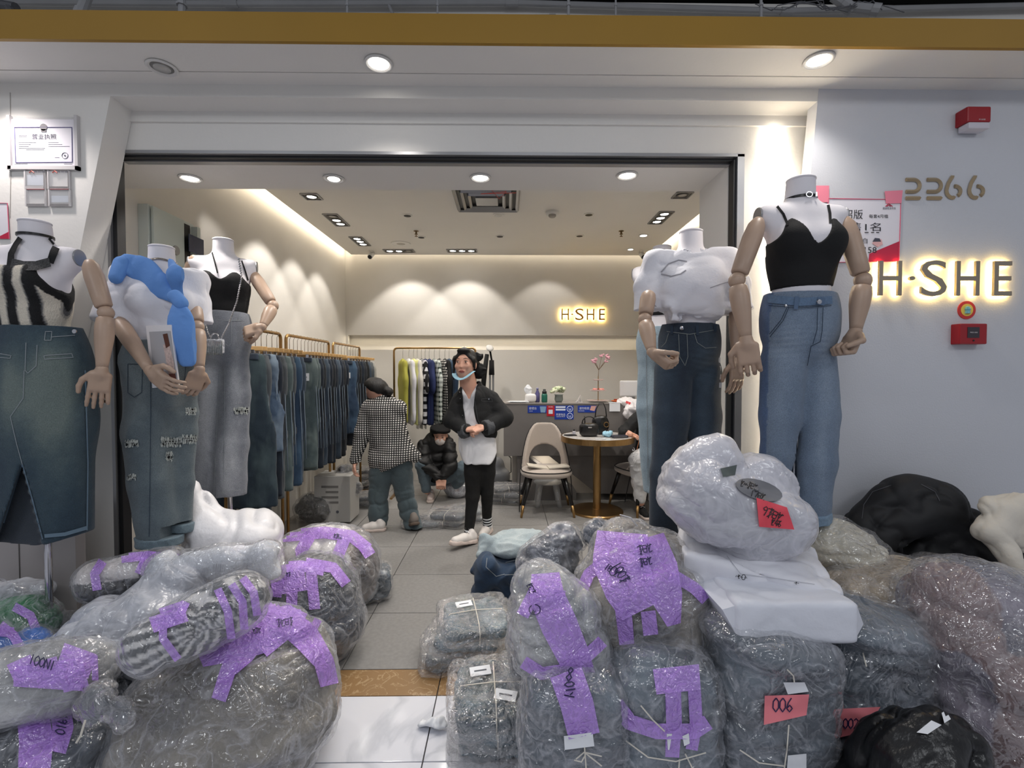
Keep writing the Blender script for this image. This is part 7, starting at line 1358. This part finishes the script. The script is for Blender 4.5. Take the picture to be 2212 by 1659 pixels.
# ---- RIGHT PILE
def column(px, Y, rx, ry, top, label, seed, c1, c2, extra=None, tilt=0, h=.0095):
    X = P(px, 1500, Y)[0]; s = S(.03); s.sq((X, Y, top / 2), (rx, ry, top / 2 + .01), 4.2)
    if extra: extra(s, X, Y, top)
    return bundle('clothing_bundle', label, 'bundle', s, h, cont_col(c1, c2, 5, seed, (1, 1, 3)), seed, (.012, 8, (.7, .7, 2.6)), M_film, ffold=(.012, 9, (1, 1, 1)))
def string(pts, par, rr=.0028): b = B(); b.tube(pts, rr, 6); part('string', b.get(), M_string, par, smooth=True)
def ties(bvh, lines, par, w=3): 
    for l in lines: ribbons('string', bvh, [l], w, M_string, par, .008, 5, 2)
D1, D2 = (92, 104, 114), (46, 54, 64)
r, bv = column(1234, 1.50, .150, .13, .50, 'upright denim bundle in the front row with a long lilac strip marked 8014', 71, D1, D2)
tape(bv, [[(1222, 1452, 72), (1246, 1520, 72), (1262, 1590, 68)]], 70, r); write(bv, '8', 1226, 1440, 30, r, 14, w=3); write(bv, '01y', 1240, 1470, 22, r, 80, w=3)
patch('paper_label', bv, [(1218, 1590), (1280, 1582), (1284, 1612), (1220, 1620)], M_card, r, .008); ties(bv, [[(1262, 1605), (1266, 1659)], [(1244, 1640), (1262, 1625), (1300, 1634)], [(1240, 1642), (1256, 1646), (1266, 1628), (1300, 1655)]], r)
s = S(.05); c = P(1200, 1362, 1.60); s.ell(c, (.155, .14, .18)); s.ell(P(1172, 1275, 1.68), (.10, .09, .09)); s.ell(P(1250, 1420, 1.58), (.10, .10, .09))
r, bv = bundle('clothing_bundle', 'pale bulging bundle with lilac cross tape marked R on the front upright bundle', 'bundle', s, .0085, cont_col((172, 172, 170), (108, 112, 114), 7, 73, (1, 1, 2)), 73, (.016, 9, (.8, .8, 2)), M_film, ffold=(.014, 10, (.8, .8, 2)))
tape(bv, [[(1178, 1238, 60), (1182, 1290, 76), (1208, 1350, 80), (1240, 1420, 70), (1262, 1480, 60)], [(1128, 1330), (1160, 1270)], [(1222, 1440), (1270, 1415), (1302, 1385)], [(1130, 1430), (1170, 1455), (1222, 1448)], [(1184, 1285), (1220, 1290)]], 28, r)
write(bv, 'o', 1147, 1308, 18, r, 0, w=2, asp=.9); write(bv, 'k', 1152, 1312, 11, r, 10, w=2); write(bv, 'wkz', 1150, 1258, 14, r, 70, w=1.8)
r, bv = column(1430, 1.52, .160, .14, .545, 'upright denim bundle with a lilac strip and side band left of the 006 one', 75, D1, D2)
tape(bv, [[(1460, 1440, 100), (1466, 1495, 96)], [(1454, 1490, 34), (1456, 1560, 34), (1452, 1636, 30)], [(1500, 1490, 28), (1504, 1560, 28), (1494, 1620, 26)], [(1330, 1520), (1360, 1560), (1420, 1580), (1500, 1580), (1530, 1560)]], 34, r); patch('paper_label', bv, [(1440, 1585), (1452, 1585), (1446, 1620), (1443, 1620)], M_card, r, .008); patch('paper_label', bv, [(1474, 1590), (1488, 1584), (1490, 1606), (1478, 1612)], M_card, r, .008)
ties(bv, [[(1352, 1600), (1400, 1636), (1460, 1645), (1525, 1626)], [(1384, 1524), (1410, 1555), (1436, 1580)], [(1468, 1640), (1466, 1665)], [(1480, 1628), (1496, 1660)]], r)
s = S(.06); c = P(1390, 1290, 1.74); s.ell(c, (.245, .22, .245)); s.ell(P(1370, 1185, 1.85), (.14, .13, .10)); s.ell(P(1455, 1340, 1.7), (.15, .15, .13))
r, bv = bundle('clothing_bundle', 'big round taupe bundle covered with lilac tape and blue writing in the right pile', 'bundle', s, .010, cont_col((150, 142, 130), (92, 86, 80), 6, 77), 77, (.020, 7, (1, 1, 1)), M_film, ffold=(.016, 9, (1, 1, 1)))
tape(bv, [[(1345, 1150, 110), (1340, 1210, 120), (1360, 1270, 110), (1385, 1320, 90)], [(1400, 1160, 70), (1420, 1230, 90), (1440, 1290, 70), (1456, 1350, 30)], [(1344, 1300, 36), (1350, 1350, 34), (1354, 1392, 32)], [(1400, 1320, 32), (1406, 1372, 32)], [(1250, 1290), (1272, 1240), (1310, 1210)], [(1450, 1240), (1500, 1270), (1526, 1296)]], 26, r)
write(bv, '1kow', 1312, 1215, 16, r, 35, w=2.2); write(bv, '100z', 1338, 1210, 22, r, 60, w=2.4); write(bv, 'zkw', 1375, 1180, 20, r, -15, w=2); write(bv, 'zkw', 1378, 1208, 18, r, -15, w=2); b = B(); b.tube([P(1376, 1136, 1.78), P(1362, 1118, 1.76), P(1340, 1112, 1.75)], .006, 6, flat=.3); part('tie_end', b.get(), M_card, r)
def slump(s, X, Y, top): s.ell((X - .02, Y - .03, top - .01), (.19, .15, .045), roty(.15)); s.ell((X + .05, Y - .05, top - .07), (.13, .12, .06))
r, bv = column(1652, 1.52, .172, .15, .61, 'upright denim bundle with a pink note reading 006', 79, D1, (50, 58, 68), slump)
patch('pink_note', bv, [(1652, 1503), (1748, 1500), (1742, 1545), (1650, 1566)], M_pink, r, .010); write(NOTE[0], '006', 1668, 1508, 30, r, 0, w=2.6, off=.002, asp=.58)
patch('paper_label', bv, [(1692, 1474), (1738, 1474), (1747, 1494), (1702, 1500)], M_card, r, .009); patch('paper_label', bv, [(1702, 1632), (1742, 1628), (1742, 1662), (1700, 1662)], M_card, r, .009); ties(bv, [[(1704, 1566), (1700, 1620), (1694, 1662)], [(1598, 1620), (1640, 1648), (1694, 1655)], [(1700, 1446), (1714, 1460), (1716, 1474)]], r)
r, bv = column(1852, 1.62, .172, .15, .60, 'upright denim bundle with a pink note half hidden by the black bag', 83, D1, (50, 58, 68), slump)
patch('pink_note', bv, [(1796, 1532), (1902, 1527), (1870, 1580), (1802, 1596)], M_pink, r, .010); write(NOTE[0], '002', 1820, 1552, 22, r, 0, w=2.4, off=.002); patch('zip_tag', bv, [(1790, 1378), (1822, 1376), (1820, 1390), (1792, 1390)], M_card, r, .008)
for x, y in ((1810, 1384), (1800, 1417), (1806, 1431)): ribbons('zip_pull', bv, [[(x - 4, y), (x + 4, y)]], 5, M_card, r, .010, 3)
ties(bv, [[(1864, 1410), (1872, 1440)], [(1770, 1605), (1830, 1622)]], r)
# woven white parcels and the grey bag on them
M_woven = mat('woven_white', (226, 226, 232), .6, bump=(18, .35)); M_woven2 = mat('woven_white_lower', (222, 224, 232), .6, bump=(26, .3))
def parcel(label, c, half, R_, seed, m, fold=.010): s = S(.01); s.box(c, half, .014, R_); r = root('woven_parcel', c - (0, 0, half[2]), label, 'parcel'); V = sdf(s, .0085, crease(fold, 7, seed)); part('woven_wrap', V, m, r, smooth=True); return r, tree(V)
cA = P(1668, 1296, 1.56); r, bv = parcel('white woven parcel lying flat across the tops of the upright bundles', cA, (.185, .15, .062), rotz(-.03), 91, M_woven2, .005)
b = B(); b.prism([cA + (.18, -.14, .055), cA + (.18, -.14, -.055), cA + (.235, -.10, -.03)], (0, .2, 0)); part('folded_corner', b.get(), M_woven2, r); b = B(); b.prism([cA + (-.18, -.14, .055), cA + (-.225, -.12, .03), cA + (-.18, -.14, -.055)], (0, .2, 0)); part('folded_corner', b.get(), M_woven2, r)
cB = P(1618, 1216, 1.72); RB = rotz(-.30) @ roty(.16) @ rotx(.10); r, bv = parcel('white woven parcel tilted on the flat one, under the grey bag', cB, (.25, .17, .055), RB, 93, M_woven, .014)
ribbons('fold_line', bv, [[(1570, 1200), (1600, 1240), (1680, 1250), (1760, 1262)]], 1, mat('crease_grey', (168, 168, 176), .7), r, .004, 5); write(bv, 'MwMoM', 1590, 1240, 9, r, 8, M_mark, 1.4); write(bv, 'MwM', 1716, 1256, 6, r, 6, M_mark, 1.2)
s = S(.06); s.ell(P(1580, 1100, 1.74), (.22, .18, .135), roty(.35)); s.ell(P(1500, 1050, 1.72), (.12, .14, .12)); s.ell(P(1520, 1000, 1.74), (.08, .10, .075)); s.ell(P(1640, 1035, 1.76), (.10, .10, .075), roty(.4)); s.ell(P(1660, 1130, 1.70), (.12, .12, .10)); s.cap(P(1545, 985, 1.72), P(1552, 968, 1.72), .035, .012)
def gcol(V): x, y = proj(V); f = cont_col((150, 154, 164), (118, 124, 136), 5, 97)(V); f[y < 1050 + .2 * (x - 1500)] = np.array(lin((214, 213, 220))); return f
M_filmW = film('white_carrier_film', (232, 231, 238), .45, .80, .25, 6, .6, .15, .07)
r, bv = bundle('plastic_bag', 'large white translucent bag of grey clothes with a red note on top of the parcels', 'bag', s, .0095, gcol, 97, (.020, 6, (1, 1, 1)), M_filmW, .008, (.030, 6, (1, 1, 1)))
patch('red_note', bv, [(1634, 1075), (1700, 1096), (1716, 1144), (1640, 1138)], M_red, r, .009); write(NOTE[0], '9zkw', 1650, 1092, 20, r, 22, M_mark, 2.0, .002, .7); write(NOTE[0], 'w46', 1668, 1120, 14, r, 14, M_mark, 2.0, .002)
V_, F_ = drape_grid(bv, [[(1640 + u * 50 * math.cos(a) - u * 6 * math.sin(a), 1058 + u * 15 * math.cos(a) + u * 20 * math.sin(a)) for u in (0.01, .5, 1)] for a in np.linspace(0, 2 * PI, 21)], .008); part('grey_patch', (V_, F_), mat('grey_sheet', (120, 120, 124), .5), r, smooth=True); NOTE[0] = tree((np.array(V_), F_)); write(NOTE[0], 'wMzkw', 1602, 1036, 14, r, 16, M_mark, 1.8, .002); write(NOTE[0], '17kw', 1622, 1058, 16, r, 14, M_mark, 1.8, .002)
patch('bag_opening', bv, [(1556, 1012), (1592, 1004), (1588, 1026), (1562, 1030)], mat('olive_cloth', (86, 94, 92), .8), r, .006)
s = S(.05); s.ell(P(1185, 1240, 2.0), (.125, .12, .17), roty(-.25)); s.ell(P(1220, 1170, 2.02), (.08, .08, .07)); r, bv = bundle('plastic_bag', 'clear bag of charcoal jeans leaning behind the pale bulging bundle', 'bag', s, .0085, cont_col((84, 88, 98), (48, 52, 60), 8, 101, (1, 1, 4)), 101, (.014, 9, (.6, .6, 3)), M_film)
s = S(.04); s.sq(P(1180, 1390, 1.95), (.15, .12, .24), 3); r, bv = bundle('clothing_bundle', 'grey filmed bundle standing behind the pale bulging bundle', 'bundle', s, .012, cont_col((84, 88, 98), (48, 52, 60), 8, 102), 102, (.014, 9, (.6, .6, 3)), M_film)
s = S(.03); s.ell(P(1294, 1156, 2.02), (.06, .06, .05)); s.cap(P(1294, 1140, 2.02), P(1290, 1124, 2.02), .03, .01); r, bv = bundle('plastic_bag', 'small slate blue bag peeking above the big round bundle', 'bag', s, .006, cont_col((72, 80, 94), (48, 54, 66), 8, 103), 103, (.010, 12, (1, 1, 1)), M_film)
s = S(.05); s.sq(np.array([P(1400, 1400, 2.0)[0], 2.02, .27]), (.26, .13, .27), 3); r, bv = bundle('clothing_bundle', 'grey filmed bundle hidden low behind the big round one', 'bundle', s, .014, cont_col((110, 112, 118), (70, 74, 80), 8, 104), 104, (.014, 9, (1, 1, 1)), M_film)
# loose denim pile
r = root('jeans_pile', np.array([P(1110, 1250, 2.95)[0], 2.95, 0]), 'loose heap of dark blue jeans with a pale pair on top', 'jeans'); M_d = M_denim
s = S(.04); s.ell(P(1105, 1225, 2.95), (.22, .2, .10)); s.cap(P(1055, 1230, 2.8), P(1035, 1275, 2.8), .07, .05, .8); s.cap(P(1050, 1215, 2.85), P(1020, 1232, 2.85), .05, .02); s.ell(np.array([P(1110, 1250, 2.95)[0], 2.98, .12]), (.24, .2, .12)); V = sdf(s, .0095, foldd(.022, 7, 111, (1, 1, 1)), denim_col((36, 58, 84), (18, 32, 50), (74, 100, 128), (), 11, .5), .003); o = part('dark_pair', V, M_d, r, smooth=True); bv = tree(V); ribbons('jeans_stitching', bv, [[(1052, 1205), (1050, 1225), (1072, 1245), (1090, 1240)], [(1092, 1215), (1120, 1208), (1122, 1240), (1090, 1242)]], 2, M_stitch, o, .004, 4)
s = S(.04); s.ell(P(1115, 1172, 3.0), (.22, .18, .055), roty(-.1)); s.cap(P(1050, 1170, 2.95), P(1038, 1195, 2.9), .05, .03); V = sdf(s, .009, foldd(.016, 9, 115, (1, 1, 1)), denim_col((164, 176, 180), (112, 130, 142), (214, 218, 214), (), 12, .8)); part('pale_pair', V, M_d, r, smooth=True, label='pale washed pair')
# flat packed jeans
def pack(c, half, rz, c1, label, seed, detail=True, string_=True, cards=0, group=None, name='jeans_packet', h=.008, tilt=0, filmm=None):
    R_ = rotz(rz) @ rotx(tilt); s = S(.01); s.sq(c, half, 6, R_); r, bvh = bundle(name, label, 'packet', s, h, cont_col(c1, [v * .6 for v in c1], 9, seed), seed, (min(.010, half[2] * .25), 10, (1, 1, 1)), filmm or M_filmC, .006, (.012, 12, (1, 1, 1)), group)
    T = lambda x, y, z: np.array(c) + R_ @ np.array((x * half[0], y * half[1], z * half[2]))
    if string_:
        b = B(); b.tube([T(0, -1.07, -1), T(0, -1.08, .6), T(0, -.8, 1.25), T(0, 0, 1.32), T(0, .8, 1.2)], .0025, 6); part('string', b.get(), M_string, r, smooth=True); b = B(); b.tube([T(-1.05, 0, -.3), T(-.85, 0, 1.15), T(0, 0, 1.34), T(.85, 0, 1.15), T(1.05, 0, -.3)], .0025, 6); part('string', b.get(), M_string, r, smooth=True)
    for k in range(cards): b = B(); b.box(T(-.35 + .6 * k, .45 - .9 * k, 1.3), (.042, .024, .001), R_ @ rotz(.12 - .4 * k)); part('paper_label', b.get(), M_card, r); b = B(); b.box(T(-.35 + .6 * k, .45 - .9 * k, 1.34), (.025, .003, .0004), R_ @ rotz(.12 - .4 * k)); part('label_print', b.get(), M_ink, r)
    return r
PG = None
x_ = P(1010, 1400, 2.36)[0]; CJ = (96, 116, 128)
pack((x_ - .035, 2.37, .045), (.17, .13, .04), .1, (120, 126, 130), 'bottom packet of the stack on the grey floor by the brown strip', 121, string_=False)
pack((x_ + .0, 2.38, .115), (.16, .125, .03), -.1, CJ, 'middle packet of the stack on the grey floor by the brown strip', 122, string_=False)
pack((x_ + .04, 2.39, .185), (.155, .14, .038), .2, CJ, 'strung jeans packet with a white card on the stack by the brown strip', 123, cards=1, tilt=.12)
x_ = P(1068, 1560, 1.83)[0]
pack((x_ + .03, 1.84, .035), (.16, .13, .03), .0, CJ, 'bottom strung packet of the stack on the white tiles', 125, string_=False)
pack((x_ + .02, 1.83, .095), (.155, .125, .033), -.03, (84, 104, 116), 'strung packet under the topmost one on the white tiles', 126)
pack((x_ - .0, 1.84, .170), (.155, .14, .045), .08, (90, 108, 118), 'topmost strung packet with two white cards beside the front row', 127, cards=2, tilt=.16)
pack((P(1130, 1440, 1.9)[0], 1.93, .12), (.08, .12, .11), .2, (84, 98, 110), 'filmed packet wedged between the stack and the pale bulging bundle', 128, string_=False)
c = F(932, 1566, .015); s = S(.01); s.cap(c + (-.035, .01, .0), c + (.035, -.005, .005), .014, .02, 1); r = root('paper_scrap', c, 'torn crumpled scrap of white paper on the marble tiles', 'paper'); part('scrap', sdf(s, .004, foldd(.016, 26, 4)), M_card, r, smooth=True)
pack((P(806, 1230, 3.0)[0], 3.02, .10), (.10, .10, .09), .3, (70, 84, 96), 'crinkled dark packet behind the white-topped bundle', 131, string_=False)
# inside: packets on the floor
rs = random.Random(8)
for i, (px, py, n, lab) in enumerate(((1093, 1090, 3, 'beside the empty velvet chair'), (912, 1142, 1, 'by the rear foot of the bending woman'), (968, 1140, 2, 'left of the standing woman'), (1010, 1130, 2, 'just behind the standing woman'), (790, 1098, 2, 'beside the rail of jeans'), (765, 1060, 4, 'under the farthest rail'))):
    p_ = F(px, py); p_[1] += .12
    for k in range(n): pack((p_[0] + rs.uniform(-.02, .02), p_[1] + rs.uniform(-.02, .02), .035 + k * .062), (.16, .12, .026), rs.uniform(-.4, .4), [(76, 84, 94), (92, 98, 106), (60, 68, 80)][(i + k) % 3], ('flat filmed jeans packet ' + lab) + ('' if n == 1 else ', ' + ['lowest', 'second from the floor', 'third from the floor', 'topmost of four'][k]), 140 + i * 5 + k, string_=(i in (0, 2)), group='filmed jeans packets inside the shop', h=.014)
s = S(.04); s.ell(F(985, 1078) + (0, .12, .10), (.15, .13, .105)); r, bv = bundle('plastic_bag', 'round clear bag of folded jeans between the hands of the crouching man', 'bag', s, .010, cont_col((150, 152, 160), (80, 84, 92), 9, 161, (1, 1, 4)), 161, (.010, 9, (1, 1, 1)), M_filmM)
s = S(.05); s.ell(F(664, 1140) + (0, .15, .14), (.17, .14, .14)); r, bv = bundle('plastic_bag', 'shiny clear bag of black clothes under the nearest rail', 'bag', s, .010, cont_col((38, 40, 42), (14, 14, 16), 7, 163), 163, (.018, 8, (1, 1, 1)), M_filmC, ffold=(.03, 9, (1, 1, 1)))
s = S(.03); s.ell(P(742, 1030, 4.7), (.09, .08, .12)); s.ell(P(762, 1052, 4.7), (.08, .07, .08)); r, bv = bundle('plastic_bag', 'crumpled clear film in front of the hand of the bending woman', 'bag', s, .010, cont_col((110, 112, 116), (60, 62, 66), 9, 165), 165, (.02, 12, (1, 1, 1)), M_filmC, cont='inner_layers')
# ---- far right: coats, khaki clothes, big glossy film, black sack
M_coat = mat('black_down_coat', (14, 14, 17), .65, bump=(18, .2)); s = S(.07)
s.chain([P(1895, 1150, 1.98), P(1950, 1085, 1.99), P(2010, 1100, 1.99), P(2100, 1180, 1.95), P(2230, 1260, 1.9)], [.11, .10, .10, .12, .13], .9); s.ell(np.array([P(2050, 1300, 1.95)[0], 1.98, .36]), (.34, .13, .36)); r = root('down_coat', np.array([P(2050, 1300, 1.95)[0], 1.98, 0]), 'heap of black down coats piled against the right slab', 'coat'); V = sdf(s, .0105, crease(.022, 6, 171), None, .003); V = (V[0] - 0, V[1]); V[0][:, 1] = np.minimum(V[0][:, 1], YF - .004); part('coat_shell', V, M_coat, r, smooth=True); bv = tree(V)
ribbons('piping', bv, [[(1862, 1120), (1866, 1090), (1885, 1062), (1925, 1048)], [(1990, 1046), (2020, 1062), (2030, 1082)]], 1.6, mat('coat_piping', (66, 66, 70), .6), r, .003, 4)
s = S(.04); s.chain([P(2140, 1150, 1.78), P(2150, 1105, 1.80), P(2200, 1095, 1.80), P(2240, 1130, 1.8)], [.045, .045, .05, .06], .9); s.chain([P(2140, 1150, 1.78), P(2175, 1200, 1.74), P(2205, 1240, 1.7)], [.04, .03, .015], .8); s.ell(P(2230, 1160, 1.82), (.10, .05, .07)); s.ell(P(2182, 1140, 1.80), (.07, .035, .06)); r = root('cream_jacket', P(2180, 1240, 1.78), 'cream jacket with a stand collar thrown on the black coats', 'jacket'); part('jacket_cloth', sdf(s, .007, crease(.013, 9, 173)), mat('cream_cloth', (214, 206, 192), .7, bump=(60, .2)), r, smooth=True)
s = S(.05); s.ell(P(1832, 1192, 1.94), (.155, .13, .115), roty(.15)); s.ell(P(1790, 1160, 1.98), (.08, .08, .06)); r, bv = bundle('plastic_bag', 'clear bag of cream clothes between the parcels and the black coats', 'bag', s, .0085, cont_col((214, 208, 190), (180, 174, 158), 7, 181), 181, (.014, 7, (1, 1, 1)), M_filmC, ffold=(.016, 10, (1, 1, 1)))
s = S(.05); s.cap(P(1830, 1290, 1.78), P(1960, 1290, 1.72), .085, .11, 1.2); s.cap(P(1890, 1235, 1.86), P(2010, 1240, 1.8), .05, .08, 1); r, bv = bundle('clothing_bundle', 'khaki beige clothes folded in glossy film above the pink-note bundles', 'bundle', s, .0085, cont_col((176, 160, 136), (138, 124, 104), 6, 183), 183, (.014, 6, (1, 1, 1)), M_filmC, ffold=(.020, 8, (1, 1, 1))); patch('paper_label', bv, [(2025, 1236), (2060, 1220), (2085, 1232), (2050, 1250)], M_card, r, .008)
s = S(.09); s.chain([P(2010, 1290, 1.62), P(2090, 1330, 1.56), P(2170, 1450, 1.48), P(2220, 1560, 1.45)], [.10, .15, .22, .25], .8); s.cap(P(2030, 1275, 1.7), P(2230, 1320, 1.6), .07, .10, .8); s.ell(np.array([P(2180, 1600, 1.5)[0], 1.52, .2]), (.28, .2, .24))
r, bv = bundle('clothing_bundle', 'huge glossy film bundle of mauve-grey clothes filling the lower right corner', 'bundle', s, .0115, cont_col((142, 134, 146), (80, 78, 92), 5, 187, c3=(128, 106, 106)), 187, (.024, 6, (1, 1, 1)), M_filmC, .010, (.034, 7, (1, 1, 1)))
s = S(.05); s.sq(np.array([P(2000, 1470, 1.62)[0], 1.66, .22]), (.11, .12, .23), 2.6); r, bv = bundle('clothing_bundle', 'dark navy filmed bundle in the gap left of the huge glossy one', 'bundle', s, .0105, cont_col((44, 50, 62), (24, 28, 36), 6, 191), 191, (.016, 8, (1, 1, 1)), M_film)
X_ = P(1988, 1620, 1.26)[0]; s = S(.05); s.ell((X_, 1.27, .25), (.19, .14, .13)); s.ell((X_ - .0, 1.27, .14), (.21, .16, .15)); s.chain([(X_ - .01, 1.27, .2), (X_ + .0, 1.27, .38), (X_ + .03, 1.27, .47)], [.18, .10, .03], k=.1); s.chain([(X_ + .0, 1.27, .38), (X_ + .09, 1.25, .40), (X_ + .15, 1.25, .30)], [.07, .06, .06], k=.06)
r, bv = bundle('rubbish_sack', 'black rubbish sack with white paper poking out in front of the pink-note bundles', 'bag', s, .008, None, 193, (.018, 9, (1, 1, .45)), None, cont='sack_skin', cm=mat('black_polythene', (12, 12, 14), .3, bump=(26, .6, (1, 1, .4))))
patch('paper_bit', bv, [(2034, 1540), (2062, 1524), (2082, 1536), (2040, 1562)], M_card, r, .008); patch('paper_bit', bv, [(1980, 1582), (2012, 1556), (2034, 1566), (2004, 1586)], M_card, r, .008)
